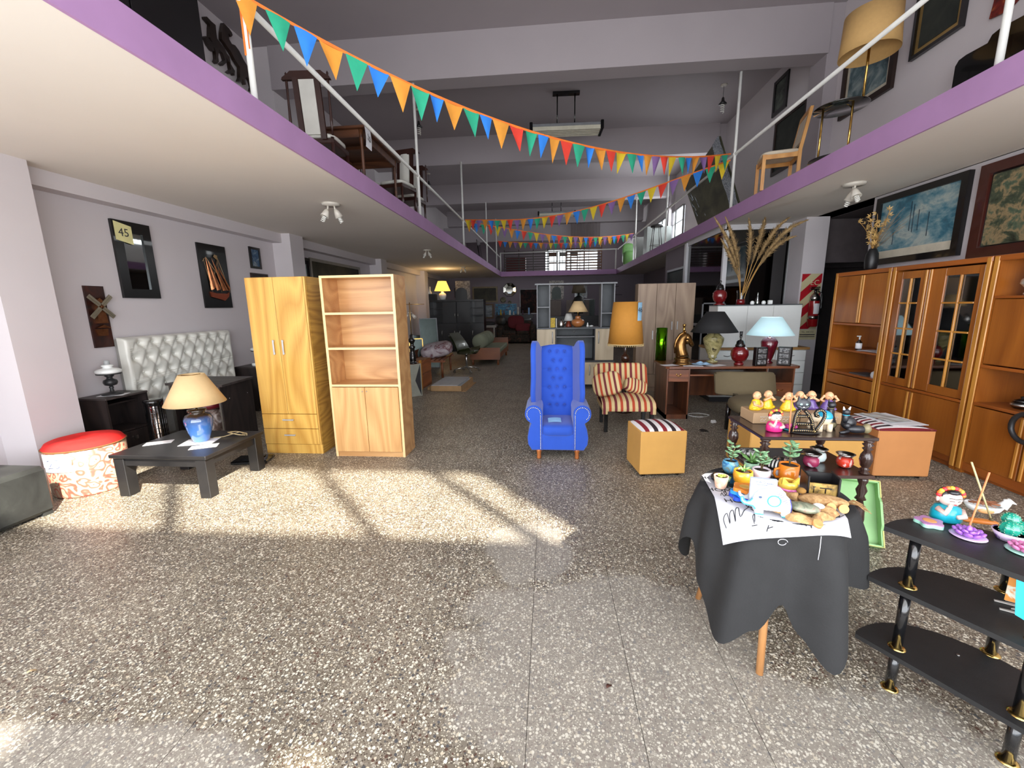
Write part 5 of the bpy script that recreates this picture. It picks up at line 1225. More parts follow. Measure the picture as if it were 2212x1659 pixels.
# office chair
ov = mat('olive_leatherette', (52,56,34), .25, coat=.5)
t = thing('office_chair', 'olive green leatherette swivel chair on a chrome star base', 'chair', (-1.90, 9.4, 0), R(72)); t.scale = (1.15,1.15,1.1)
shell = B()
def sh(u, v):
    a = (u-.5)*2; s = v
    if s < .5: y = -.25+.5*s*1.0; z = .44+.03*abs(a)**2*2-.03*math.sin(PI*s)
    else: q = (s-.5)*2; y = .0+.12*q+.10*q*q; z = .43+.40*q
    return (a*.25*(1-.25*max(0, s-.5)*2), y+.05, z+.05*abs(a)**3*(1-s))
shell.grid(sh, 14, 18).grid(lambda u, v: (sh(1-u, v)[0]*.96, sh(1-u, v)[1]+.03*v, sh(1-u, v)[2]-.045), 14, 18)
part('seat_shell', shell, t, ov); part('cushion', B().ell((0,-.04,.45),(.2,.2,.04),16,.6), t, ov)
part('column', B().cyl((0,0,.1),(0,0,.42),.022,n=10), t, chrome)
for k in range(4): a = R(45+90*k); part('base_arm', B().cyl((0,0,.12),(.26*math.cos(a),.26*math.sin(a),.07),.018,.012,n=8), t, chrome); part('castor', B().cyl((.26*math.cos(a)-.01,.26*math.sin(a),.03),(.26*math.cos(a)+.015,.26*math.sin(a),.03),.03,n=12), t, chrome)
# daybed
grn = mat('grey_green_cloth', (120,124,104), .9, var=.08, bm=.2)
t = thing('daybed', 'teak daybed with grey green mattress', 'daybed', (-2.03, 10.55, 0))
part('end_board', B().box(0,0,.14,.78,.03,.45), t, teak); part('end_board', B().box(0,2.2,.14,.78,2.23,.55), t, teak)
part('mattress', B().box(.02,.03,.22,.76,2.2,.40,.03), t, grn); part('side_rail', B().box(.0,.03,.18,.02,2.2,.3).box(.76,.03,.18,.78,2.2,.3), t, teak)
for x in (.06,.72):
    for y in (.06,2.15): part('leg', B().cyl((x,y,0),(x,y,.16),.03,n=8), t, teak)
for k in range(3):
    b_ = B(); b_.T = Matrix.Translation((0,0,0)) @ Euler((R(90),0,0)).to_matrix().to_4x4()
    b_.lathe([(.02,-.24),(.16,-.235),(.195,-.18),(.2,0),(.195,.18),(.16,.235),(.02,.24)], n=20).tube([(.192*math.cos(2*PI*i/20), .192*math.sin(2*PI*i/20), -.22) for i in range(20)], .012, 5, True)
    solo('bolster', b_, grn, ('nearest', 'middle', 'farthest')[k]+' grey green bolster cushion on the daybed', 'cushion', (-1.80, 10.86+.52*k, .60), 0, 'bolsters on the daybed')
# boxed boards
card = mat('corrugated_cardboard', (170,136,96), .9, var=.08)
t = thing('flat_box', 'open flat cardboard box of pale grey boards on floor', 'box', (-2.14, 7.2, 0), R(-2))
part('carton', B().box(0,0,0,.58,.01,.1).box(0,.95,0,.58,.96,.1).box(0,0,0,.01,.96,.1).box(.57,0,0,.58,.96,.1).box(0,0,0,.58,.96,.008), t, card)
part('flap', B().box(.58,-.02,0,.66,.9,.006).box(-.09,.1,0,0,.3,.05), t, card)
for k in range(3): part('board', B().box(.015,.015,.012+k*.034,.565-.03*k,.94,.042+k*.034), t, mat('pale_board', (178,182,184), .5))
# black wall unit
t = thing('wall_unit', 'wide near-black wall unit with open shelves in the back', 'cabinet', (-4.0, 13.85, 0))
part('carcass', B().box(0,.02,0,1.84,.5,.95).box(0,.4,.95,1.84,.5,1.73).box(0,0,1.68,1.84,.5,1.74).box(0,0,.93,1.84,.5,.96), t, blk)
for x in (0,.45,1.37,1.82): part('upright', B().box(x,0,.95,x+.02,.45,1.7), t, blk)
for x0, x1 in ((.02,.45),(1.39,1.82)):
    for z in (1.2,1.45): part('shelf', B().box(x0,.02,z,x1,.42,z+.02), t, mgrey2)
for x0, x1, h in ((.47,.91,.87),(.93,1.37,.97)): d = part('glazed_door', B().box(x0,0,.97,x1,.015,1.67), t, blk); part('handle', arch(h,1.15,1.3), d, chrome)
for x0, x1, h in ((.02,.45,.4),(.47,.91,.83),(.93,1.37,1.01),(1.39,1.82,1.45)): d = part('door', B().box(x0,0,.05,x1,.015,.9), t, blk); part('handle', arch(h,.55,.72), d, chrome)
vase_lamp('lit table lamp with warm yellow shade on the black wall unit', (-3.58, 14.05, 1.742), [(.06,0),(.1,.04),(.13,.14),(.12,.2),(.05,.24),(.04,.28)], milk, (.27,.14), mat('warm_lit_shade', (250,196,90), .8, var=.02, emit=1.4), (.30,.62))
l = bpy.data.lights.new('warm_lamp_bulb', 'POINT'); l.energy = 12; l.color = (1,.72,.35); l.shadow_soft_size = .08
lo = bpy.data.objects.new('warm_lamp_bulb', l); COL.objects.link(lo); lo.location = (-3.58, 14.05, 1.742+.68)
t = thing('dressing_mirror', 'dark arched dressing mirror standing on the black wall unit', 'mirror', (-2.95, 14.1, 1.742))
part('frame', B().prism([(-.2,0),(.2,0)]+[(.2*math.cos(a),.22+.18*math.sin(a)) for a in [R(q) for q in range(0,181,20)]], 0, .03, 'y'), t, blackframe)
part('carved_panel', B().box(-.2,.05,0,.3,.07,.62), t, blotch('faded_carving', [(.4,(90,80,76)), (.6,(150,140,130))], 16, 4))
t = bottle('white slim bottle vase on a bracket left of lit lamp', (-3.98, 13.95, 1.742+.2), [(.05,0),(.06,.05),(.02,.12),(.015,.2),(.02,.24)], milk, 'vase')
solo('wall_bracket', B().box(-.12,-.08,0,.12,.12,.2), blk, 'dark block under the slim white bottle on the wall unit', 'block', (-3.9, 13.98, 1.742))
# sofa
flo = blotch('dark_floral_upholstery', [(.35,(22,20,18)), (.55,(48,40,32)), (.65,(84,44,34)), (.75,(62,66,42))], 9, 5, .9)
maroon = mat('maroon_cushion_cloth', (92,26,34), .9, var=.1)
t = thing('sofa', 'dark floral sofa at the back of the room', 'sofa', (-2.1, 16.7, 0))
part('base', B().box(.2,0,.05,1.35,.8,.38,.04), t, flo); part('back', B().box(.1,.7,.2,1.45,.95,.9,.08), t, flo)
for x in (0,1.33): part('arm', B().ell((x+.12,.42,.4),(.14,.46,.36),18,.6), t, flo)
for x0 in (.22,.78): part('seat_cushion', B().ell((x0+.28,.35,.42),(.29,.36,.09),20,.5), t, flo)
cushion('large maroon cushion propped against the sofa back', (-1.35, 17.28, .84), .34, .27, .09, (R(-12), 0, R(2)), maroon)
cushion('maroon cushion lying forward on the sofa seat', (-1.03, 17.0, .62), .33, .20, .1, (R(-35), R(4), 0), maroon)
solo('rolled_bag', B().ell((0,0,0),(.16,.3,.2),16,.8), mat('grey_black_vinyl', (56,58,58), .35), 'round grey black bag lying on the sofa arm', 'bag', (-1.96, 17.0, .93), 0, rot=(0,0,R(35)))
# console/piano with ornaments
t = thing('sideboard', 'long black console shelf behind the floral sofa', 'sideboard', (-2.3, 18.0, 0))
part('top', B().box(0,0,.97,1.65,.5,1.12), t, mgrey2); part('body', B().box(.1,.1,0,1.55,.5,.97), t, blk)
orn = [(.05,.16,(60,50,40),'brown vase with dry stalks on the console'),(.22,.24,(200,170,40),'yellow flower ornament on the console'),(.36,.2,(110,60,40),'wooden figure on the console'),(.62,.2,(210,205,195),'white framed photo on the console'),(.78,.14,(190,186,178),'white cup on the console'),(.98,.34,(206,200,186),'tall white candle on the console'),(1.18,.2,(70,50,70),'purple dried posy on the console'),(1.45,.3,(90,140,190),'blue slim box at the console right end')]
for x, h, c, lb in orn:
    m_ = B().box(-.035,-.03,0,.035,.03,h) if 'box' in lb or 'photo' in lb else B().lathe([(.03,0),(.04,h*.2),(.02,h*.6),(.03,h*.85),(.008,h)], n=10)
    solo('ornament', m_, mat('orn_%d_%d' % (c[0], c[1]), c, .4), lb, 'ornament', (-2.3+x, 18.2, 1.121))
t = thing('keyboard_stand', 'white edged keyboard stand left of the sofa', 'stand', (-2.95, 17.4, 0))
part('slab', B().box(0,0,.62,.75,.4,.72), t, mat('pale_board', (178,182,184))); part('dark_heap', B().ell((.4,.2,.78),(.3,.15,.1),12,.8), t, mgrey2)
for x in (.08,.62): part('leg', B().box(x,.1,0,x+.06,.3,.62), t, wlam)
# back wall pictures (wall at Y 18.9)
BW = 18.895
gilt = mat('dull_gilt_frame', (112,100,78), .5, .2)
picture('wide dark landscape in pale gilt frame on the back wall', (-3.43, BW, 1.68), 1.15, .70, gilt, blotch('dark_landscape', [(.35,(26,28,24)), (.65,(60,58,46))]), .07, .04, 'B')
picture('landscape with pale sky in brown frame left of the console', (-2.98, BW, .96), .50, .66, mat('brown_gilt_frame', (88,66,44), .5), blotch('pale_sky_landscape', [(.35,(40,50,40)), (.5,(120,130,140)), (.7,(170,180,190))], 3, 4, .5, .5, (1,1,2)), .07, .04, 'B')
picture('bright blue village painting above the console', (-2.42, BW, 1.0), 1.0, .62, mlite, blotch('blue_village_painting', [(.35,(90,70,60)), (.48,(40,110,150)), (.6,(70,150,190)), (.72,(190,160,110))], 7, 5, .5, 1, (1,1,2)), .02, .03, 'B')
picture('tall dark tapestry with white figures on the back wall', (-1.28, BW, 1.15), .95, 1.08, blackframe, blotch('dark_tapestry', [(.45,(16,10,12)), (.6,(60,26,22)), (.7,(60,56,30)), (.8,(170,170,170))], 5, 6, .9), .02, .02, 'B')
picture('small framed sketch left of the arched mirror', (-4.25, BW, 1.92), .34, .42, blackframe, blotch('grey_sketch', [(.4,(60,56,62)), (.6,(110,104,110))], 10), .03, .02, 'B')
t = thing('octagon_mirror', 'octagonal mirror with broad pale frame on back wall', 'mirror', (-1.74, BW, 2.22))
oc = lambda r: [(r*math.cos(R(22.5+45*i)), r*math.sin(R(22.5+45*i))) for i in range(8)]
m_ = B(); m_.add([(x,-.05,z) for x, z in oc(.30)]+[(x,-.03,z) for x, z in oc(.17)], [(i,(i+1)%8,8+(i+1)%8,8+i) for i in range(8)]); m_.add([(x,-.05,z) for x, z in oc(.30)]+[(x,0,z) for x, z in oc(.30)], [((i+1)%8,i,8+i,8+(i+1)%8) for i in range(8)])
part('frame', m_, t, mat('bevelled_mirror_frame', (200,200,190), .08, 1.0)); part('glass', B().prism(oc(.17), -.034, -.03, 'y'), t, mirror_m); part('rim', B().tube([(x,-.05,z) for x, z in oc(.305)], .012, 5, True), t, blackframe)
for x, z, r_, lb in ((-2.04,1.78,.13,'large painted plate on the back wall below the octagon mirror'), (-1.74,1.66,.08,'small dark plate on the back wall below the octagon mirror')):
    o = B(); o.T = Matrix.Rotation(R(90), 4, 'X'); o.lathe([(.001,0),(r_,.0),(r_,.02),(r_*.7,.008),(.001,.01)], n=20)
    solo('wall_plate', o, blotch('painted_plate', [(.4,(40,36,30)), (.6,(120,116,90))], 14), lb, 'plate', (x, BW, z))
picture('small landscape in wide black frame seen through the television unit', (1.15, BW, 1.8), .55, .52, blackframe, blotch('sea_print', [(.3,(90,120,120)), (.5,(130,150,150)), (.7,(190,190,180))]), .1, .03, 'B')
picture('pale grey framed print low on the back wall right side', (1.55, BW, .95), .5, .8, blackframe, mat('dull_green_print', (74,86,82), .5), .03, .03, 'B')
t = thing('altar_mirror', 'white carved arched frame with dark glass on back wall', 'mirror', (.35, BW-.02, 1.75))
part('frame', B().box(-.32,-.03,0,.32,0,.82), t, blotch('white_carving', [(.4,(110,106,104)), (.55,(200,196,190))], 18, 4)); part('glass', B().prism([(-.2,.02),(.2,.02)]+[(.2*math.cos(R(q)),.36+.2*math.sin(R(q))) for q in range(0,181,20)], -.04, -.03, 'y'), t, mat('dull_green_print', (74,86,82)))
for x0, w in ((-.42,.95),(.75,.95)): solo('leather_screen', B().box(0,-.04,0,w,0,.66), mat('brown_grey_leather', (92,78,70), .5, bm=.1), ('left' if x0 < 0 else 'right')+' padded brown grey panel behind the television unit', 'panel', (x0, 17.95, 1.05))
# support for those panels
solo('sideboard', B().box(-.5,0,0,2.0,.45,1.045), blk, 'black sideboard under the padded brown grey panels', 'sideboard', (.1, 17.75, 0))
t = thing('wall_rack', 'thin dark metal wall rack right of the television unit', 'rack', (2.3, 18.8, 1.6))
part('frame', B().box(0,0,0,.02,.02,.9).box(.5,0,0,.52,.02,.7).box(0,0,.3,.9,.02,.32).box(.2,0,.66,.75,.02,.68), t, blackframe)
# left side pictures on deeper pilasters
for k, (y, z, w, h, lb) in enumerate(((11.6,1.45,.5,.75,'dark framed painting deep on the left wall'), (12.6,1.4,.5,.85,'brown framed painting next deeper on the left wall'))):
    picture(lb, (WL+.003, y, z), w, h, mat('dark_brown_frame', (40,24,18)), blotch('dark_green_oil', [(.35,(26,32,28)), (.7,(52,56,48))]), .05, .03)
picture('black framed picture on the grey wall under the right mezzanine', (2.99, 9.65, 1.35), 1.3, .95, blackframe, blotch('dark_teal_painting', [(.4,(10,16,18)), (.7,(30,52,54))], 3), .05, .04, 'R')
# plastic bag by the blue chair
solo('plastic_bag', B().ell((0,0,.1),(.07,.07,.1),12,.8), mat('milky_plastic', (205,215,215)), 'small clear bag on the floor left of the blue wing chair', 'bag', (-.22, 5.6, 0))
# ================================================================== UPPER LEFT MEZZANINE
mahog = mat('dark_mahogany', (52,28,22), .3, var=.2, scale=8, coat=.3); offw = mat('off_white_vinyl', (205,204,196), .45, var=.04)
tabw = wood('brown_table_wood', (96,58,36), (60,34,20), 'x', 1.2, .4, .2)
def high_chair():
    t = thing('dining_chair', '', 'chair', (0,0,ZT), 0)
    part('seat', B().ell((0,0,.47),(.22,.22,.035),18,.45,e2=.6), t, offw); part('seat_frame', B().box(-.22,-.22,.38,.22,.22,.44,.01), t, mahog)
    for x in (-.2,.2): part('leg', B().cyl((x,-.2,0),(x,-.2,.4),.015,.022,n=8), t, mahog); part('rear_leg', B().cyl((x,.21,0),(x,.2,.45),.018,.02,n=8), t, mahog)
    for x in (-.23,.23): part('spindle', B().lathe([(.01,.45),(.016,.6),(.012,.8),(.015,1.0),(.01,1.05),(.014,1.07),(.004,1.09)], (x,.26,0), 8), t, mahog)
    for x in (-.12,.12): part('back_slat', B().grid(lambda u, v, x=x: (x+(u-.5)*.06, .215+.06*v, .42+.60*v), 1, 6).grid(lambda u, v, x=x: (x-(u-.5)*.06, .24+.06*v, .42+.60*v), 1, 6), t, mahog)
    part('back_pad', B().grid(lambda u, v: ((u-.5)*.17, .205+.06*v-.02*math.sin(PI*u), .47+.54*v), 6, 6).grid(lambda u, v: (-(u-.5)*.17, .235+.06*v, .47+.54*v), 6, 6), t, offw)
    part('crest_rail', B().prism([(-.27,1.0),(.27,1.0),(.26,1.025),(.20,1.06),(.17,1.085),(-.17,1.085),(-.20,1.06),(-.26,1.025)], .255, .295, 'y'), t, mahog)
    return t
hc = high_chair()
hc.location = (-2.66, 5.12, ZT); hc.rotation_euler = (0,0,R(184)); hc['label'] = 'dark high-backed dining chair with its back to the camera, nearest upstairs left'
dup(hc, (-2.42, 6.93, ZT), R(-12), 'dark high-backed dining chair between the upstairs table and second railing post')
dup(hc, (-2.50, 7.75, ZT), R(-8), 'dark high-backed dining chair just beyond the second left railing post')
dup(hc, (-2.9, 6.9, ZT), R(80), 'dark high-backed dining chair pushed in behind the upstairs table end')
hc['group'] = 'high-backed chairs upstairs'
for o in list(bpy.data.objects):
    if o.get('category') == 'chair' and 'high-backed' in str(o.get('label', '')): o['group'] = 'high-backed chairs upstairs'
t = thing('dining_table', 'brown wooden dining table upstairs with a sheet taped to it', 'table', (-3.3, 5.36, ZT))
part('tabletop', B().box(0,0,.71,1.05,1.3,.74,.006), t, tabw); part('apron', B().box(.06,.05,.62,1.0,.07,.71).box(.06,1.2,.62,1.0,1.22,.71).box(.06,.05,.62,.08,1.22,.71).box(.98,.05,.62,1.0,1.22,.71), t, tabw)
for x in (.08,.98):
    for y in (.07,1.2): part('leg', B().lathe([(.015,0),(.02,.2),(.018,.5),(.026,.62),(.03,.71)], (x,y,0), 10), t, tabw)
part('under_brace', B().box(.1,.55,.66,.98,.6,.7).box(.3,.1,.66,.34,1.2,.7), t, tabw)
part('taped_sheet', B().grid(lambda u, v: (1.052+.01*math.sin(3*v), .02+.17*u, .73-.23*v+.0*u), 3, 4), t, paper)
part('handwriting', B().tube([(1.068,.07,.66),(1.068,.10,.62),(1.068,.07,.60),(1.068,.12,.58)], .003, 4).tube([(1.068,.13,.65),(1.068,.13,.58)], .003, 4), t, inkd)
t = thing('armoire', 'tall black armoire on the near left mezzanine', 'cabinet', (-4.6, 3.4, ZT))
part('body', B().box(0,0,.1,.5,1.86,2.35,.01), t, blk); part('base', B().box(0,-.02,0,.54,1.93,.1,.01), t, blk); part('door', B().box(.5,.03,.14,.515,.92,2.3,.004), t, blk); part('door', B().box(.5,.94,.14,.515,1.83,2.3,.004), t, blk)
# horse wall sculpture traced as relief with real depth
def px2(pts): 
    out = []
    for x, y in pts:
        q = AX(400+x/6.913, y/6.913, -4.6); out.append((q.y, q.z))
    return out
h1 = px2([(268,250),(300,250),(365,320),(430,375),(445,520),(455,580),(500,640),(560,720),(600,800),(640,850),(660,960),(720,1060),(715,1130),(690,1090),(650,1105),(610,1075),(660,1040),(640,930),(590,860),(600,930),(540,985),(510,950),(570,900),(540,800),(480,740),(470,850),(480,920),(455,955),(425,920),(440,880),(430,760),(400,700),(410,770),(380,750),(330,680),(275,560),(285,540),(330,580),(380,640),(345,560),(345,420),(350,370),(310,320),(275,285)])
h2 = px2([(525,345),(550,370),(610,430),(650,490),(662,530),(640,555),(600,500),(610,590),(650,660),(700,680),(760,760),(830,900),(880,980),(950,1040),(990,1120),(990,1180),(970,1200),(975,1330),(965,1375),(935,1360),(950,1300),(920,1190),(870,1150),(850,1185),(865,1265),(850,1270),(815,1180),(800,1230),(750,1220),(775,1160),(770,1000),(740,960),(700,900),(640,780),(580,700),(540,640),(500,590),(500,480),(512,400)])
t = thing('horse_sculpture', 'dark carved relief of two rearing horses on upper left wall', 'wall art', (0,0,0))
bron = mat('dark_bronze_carving', (44,32,26), .4, var=.5, scale=5, coat=.2)
for nm, hh, x0 in (('left_horse', h1, -4.625), ('right_horse', h2, -4.60)): part(nm, B().prism(hh, x0, x0+.05, 'x'), t, bron)

# bunting
FC = {'o': (212,142,50), 'g': (40,160,124), 'b': (42,124,214), 'r': (216,62,46), 'y': (212,184,40), 'p': (128,96,150), 'd': (226,96,40)}
FM = {k: mat('felt_flag_'+k, v, .85, var=.05, scale=18, bm=.1) for k, v in FC.items()}
cordm = mat('orange_ribbon', (228,118,40), .7)
def bunting(label, A, Bp, zf, flags, drop=.30, wave=1.0, seed=3):
    """A,Bp: (x,y) of the ends; zf(s): string height; flags: (s0, s1, colour key, drop)"""
    rn = random.Random(seed); A = Vector((*A, 0)); Bv = Vector((*Bp, 0))
    P = lambda s: Vector((A.x+(Bv.x-A.x)*s, A.y+(Bv.y-A.y)*s, zf(s)))
    t = thing('bunting', label, 'bunting', (A.x, A.y, zf(0))); O = Vector((A.x, A.y, zf(0)))
    rib = B(); n = 60
    rib.grid(lambda u, v: tuple(P(u)-O+Vector((0,0,.008-.022*v))), n, 1); rib.grid(lambda u, v: tuple(P(1-u)-O+Vector((0,.003,.008-.022*v))), n, 1)
    part('ribbon', rib, t, cordm)
    nr = Vector((Bv.y-A.y, -(Bv.x-A.x), 0)).normalized()
    for s0, s1, c, dr in flags:
        a, b = P(s0)-O, P(s1)-O; mid = (a+b)/2; sw = rn.uniform(-.04,.04)*wave; tip = mid+Vector((0,0,-dr))+(b-a)*rn.uniform(-.15,.1)+nr*sw; cu = rn.uniform(-.025,.025)
        def fn(u, v, off=0):
            w = 1-v; p = a*(1-u)+b*u; q = (p-mid)*w + mid*(1-v)+tip*v
            return tuple(q+nr*(cu*math.sin(PI*u)*math.sin(PI*min(v+.2,1))+off)+Vector((0,0,-.01*(1-v))))
        m_ = B().grid(lambda u, v: fn(u, v), 4, 6).grid(lambda u, v: fn(1-u, v, .0025), 4, 6)
        part('flag', m_, t, FM[c])
    return t
def interp(tab):
    def f(s):
        if s <= tab[0][0]: return tab[0][1]
        for (a, za), (b, zb_) in zip(tab, tab[1:]):
            if s <= b: return za+(zb_-za)*(s-a)/(b-a)
        return tab[-1][1]
    return f
def smooth(tab):   # least-squares cubic through measured string heights
    import numpy as np
    c = np.polyfit([p[0] for p in tab], [p[1] for p in tab], 4); return lambda s: float(np.polyval(c, s))
A1, E1 = (-2.05,3.12), (2.85,7.3)
z1 = smooth([(0.0,3.603),(0.026,3.582),(0.049,3.532),(0.073,3.503),(0.101,3.461),(0.128,3.43),(0.155,3.403),(0.18,3.372),(0.208,3.362),(0.257,3.338),(0.306,3.315),(0.339,3.296),(0.399,3.28),(0.505,3.303),(0.588,3.332),(0.744,3.458),(0.846,3.574),(0.921,3.672),(1.0,3.79)])
def s_of(px, A, E):
    r = ray(px, 250); dx, dy = E[0]-A[0], E[1]-A[1]; nx, ny = dy, -dx
    k = (nx*A[0]+ny*A[1])/(nx*r.x+ny*r.y); x, y = k*r.x, k*r.y
    return ((x-A[0])*dx+(y-A[1])*dy)/(dx*dx+dy*dy)
f1 = [(534,583,'o'),(598,647,'g'),(654,700,'b'),(703,752,'o'),(757,802,'g'),(803,846,'b'),(848,890,'o'),(891,930,'g'),(931,960,'b'),(961,1000,'o'),(1001,1035,'g'),(1036,1062,'b'),(1064,1099,'o'),(1100,1130,'r'),(1135,1160,'g'),(1162,1185,'b'),(1187,1209,'o'),(1211,1237,'r'),(1238,1264,'g'),(1266,1285,'b'),(1286,1310,'o'),(1311,1332,'r'),(1334,1355,'y'),(1357,1378,'g'),(1379,1393,'b'),(1395,1411,'o'),(1412,1430,'p'),(1431,1447,'r'),(1449,1465,'y'),(1470,1485,'g'),(1487,1499,'b'),(1501,1516,'o'),(1517,1533,'p'),(1534,1549,'r'),(1550,1563,'y'),(1565,1578,'g')]
def dropat(s, a, b): return a+(b-a)*s
bunting('long felt pennant bunting from the near left post to the right post', A1, E1, z1, [(s_of(a,A1,E1), s_of(b,A1,E1), c, (.245 if c != 'b' else .225)) for a, b, c in f1], seed=5)
A2, E2 = (-2.05,10.6), (2.85,7.3)
z2 = smooth([(0.0,3.61),(0.143,3.491),(0.26,3.407),(0.368,3.349),(0.467,3.341),(0.576,3.361),(0.674,3.42),(0.778,3.506),(0.872,3.584),(0.945,3.654),(1.0,3.70)])
cyc = 'yrpobgyrpobgyrpobgyrpobgyrpobgyrpobgy'
n2 = 31; fl2 = []
for i in range(n2): fl2.append(((i+.08)/n2, (i+.92)/n2, cyc[i], .245))
bunting('pennant bunting crossing from the third left post to the right', A2, E2, z2, fl2, seed=8)
A3, E3 = (-2.05,10.63), (2.85,14.85)
z3 = smooth([(0.0,3.58),(0.161,3.535),(0.353,3.494),(0.573,3.505),(0.76,3.60),(1.0,3.83)])
n3 = 30; bunting('third pennant bunting running from left post to the far right post', A3, E3, z3, [((i+.08)/n3, (i+.92)/n3, 'obgrypobrgypobrgypobrgypobrgyp'[i], .245) for i in range(n3)], seed=11)
A4, E4 = (-2.05,17.3), (2.85,18.2)
z4 = smooth([(0,4.09),(0.25,4.02),(0.5,4.0),(0.75,4.05),(1.0,4.2)])
n4 = 24; bunting('farthest pennant bunting in front of the back railing', A4, E4, z4, [((i+.08)/n4, (i+.92)/n4, 'rbopygrbopygrbopygrbopyg'[i], .25) for i in range(n4)], seed=13)
t = solo('ribbon_tail', B().box(-.012,0,-.34,.012,.003,0).box(.014,.002,-.3,.03,.005,0), cordm, 'loose orange ribbon end hanging at the near left railing post', 'ribbon', (-2.11, 3.10, 3.60))

# ================================================================== FAR UPPER AREA
stw = mat('dull_steel', (120,120,118), .4, .6)
p = AX(1403, 502, 3.2)
t = thing('bar_stool', 'black bar stool standing at the right railing upstairs', 'stool', (3.15, 13.0, ZT))
part('seat', B().lathe([(.17,.72),(.18,.75),(.17,.78),(.05,.79)], n=18), t, blk)
for a in range(4): x, y = math.cos(R(45+90*a)), math.sin(R(45+90*a)); part('leg', B().cyl((.2*x,.2*y,0),(.12*x,.12*y,.73),.012,n=6), t, blk)
part('foot_ring', B().tube([(.18*math.cos(2*PI*i/16), .18*math.sin(2*PI*i/16), .2) for i in range(16)], .008, 5, True), t, blk)
brown = wood('brown_slat_wood', (120,76,46), (80,46,26), 'x', 1, .5)
darkslat = mat('dark_metal_slats', (46,36,32), .5)
t = thing('slatted_bench', 'dark slatted bench back behind the far railing at left', 'bench', (-2.0, 19.2, ZT))
for i in range(8): part('slat', B().box(0,0,.12+i*.11,2.0,.03,.16+i*.11), t, darkslat)
for x in (0,.65,1.3,1.95): part('upright', B().box(x,.03,0,x+.04,.06,1.0), t, darkslat)
t = thing('slatted_bench', 'light brown slatted bench frame behind the far railing at right', 'bench', (.75, 19.2, ZT))
for i in range(8): part('slat', B().box(0,0,.1+i*.12,1.6,.03,.155+i*.12), t, brown)
for x in (0,.8,1.55): part('upright', B().box(x,.03,0,x+.05,.06,1.1), t, brown)
t = thing('crate_shelf', 'dark red crate shelf behind the far railing at left', 'shelf', (-1.95, 19.6, ZT))
part('body', B().box(0,0,0,.9,.4,.7), t, mat('dark_red_paint', (84,26,24), .6))
for k in range(3): solo('folding_chair', B().box(0,0,0,.03,.03,.95).box(.35,0,0,.38,.03,.95).box(0,0,.45,.38,.3,.49).box(0,0,.75,.38,.03,.93), stw if k else brown, ('grey folding chair left of the far centre post','slim grey chair behind the far centre post','grey chair back at the left end of the light brown bench')[k].replace('grey','brown' if k == 0 else 'grey'), 'chair', (.0+.5*k, 19.9, ZT), .2*k)
solo('cabinet_panel', B().box(0,0,0,.75,.5,.95), mat('pale_grey_cabinet', (120,126,124), .5), 'pale grey steel cabinet behind the bar stool upstairs', 'cabinet', (3.15, 14.2, ZT), 0)
solo('range_cooker', B().box(0,0,0,.6,.6,.85).box(.0,-.01,.2,.6,0,.7), stw, 'steel cooker standing left of the pale grey cabinet upstairs', 'cooker', (3.1, 15.6, ZT))
solo('bucket_chair', B().ell((0,0,.3),(.25,.25,.28),14,.7).ell((0,.2,.6),(.24,.08,.3),14,.7), mat('bright_green_plastic', (110,160,90), .5), 'bright green plastic chair near the far right railing corner', 'chair', (3.15, 17.2, ZT))
t = thing('strip_curtain', 'hanging curtain of thin wooden strips at the far beam', 'curtain', (.95, 18.55, 4.9))
for i in range(20): part('strip', B().box(i*.062,0,-.62-.03*(i%3),i*.062+.028,.01,0), t, mat('strip_wood', (86,72,66), .7))
solo('panel', B().box(0,0,0,.03,.7,.95), mirror_m, 'silver reflective panel leaning upstairs beyond the fourth left post', 'panel', (-2.5, 15.6, ZT), 0, rot=(0, R(-8), 0))
for k, (y, w, lb) in enumerate(((9.6,.8,'black framed picture deep on the upper left wall'),(12.2,.9,'dark poster farther along the upper left wall'))):
    picture(lb, (-4.625, y, 3.7), w, 1.0, blackframe, blotch('grey_sketch', [(.4,(60,56,62)), (.6,(110,104,110))]), .04, .02)
for k in range(3): solo('framed_board', B().box(0,0,0,.03,.5,.62+.06*k), (mat('beige_board', (150,136,118), .7), blackframe, mlite)[k], ('beige','black','pale grey')[k]+' board leaning on the upper right wall beyond the film-wrapped canvas', 'board', (3.6+.1*k, 10.3+.35*k, ZT), 0, rot=(0, R(6), 0))
# ================================================================== SPINDLE TABLE
dk = wood('dark_walnut_stain', (62,40,34), (34,22,20), 'x', 1.4, .28, .5, 3)
dkt = mat('dark_turned_walnut', (52,32,26), .25, var=.15, coat=.6)
SX0, SX1, SY0, SY1, SZ = 1.125, 1.70, 2.19, 2.62, .80
t = thing('spindle_table', 'dark two-tier table with turned spindle legs carrying figurines', 'table', (SX0, SY0, 0))
w_, d_ = SX1-SX0, SY1-SY0
part('tabletop', B().box(0,0,SZ-.018,w_,d_,SZ,.004), t, dk)
part('lower_shelf', B().box(-.005,-.005,.575,w_+.005,d_,.593,.004), t, dk)
def spin(z0, z1):
    h = z1-z0; return [(r, z0+k*h) for r, k in ((.02,0),(.026,.04),(.014,.09),(.024,.14),(.014,.18),(.022,.24),(.03,.42),(.026,.56),(.014,.68),(.024,.74),(.014,.79),(.026,.86),(.016,.9),(.026,.96),(.022,1))]
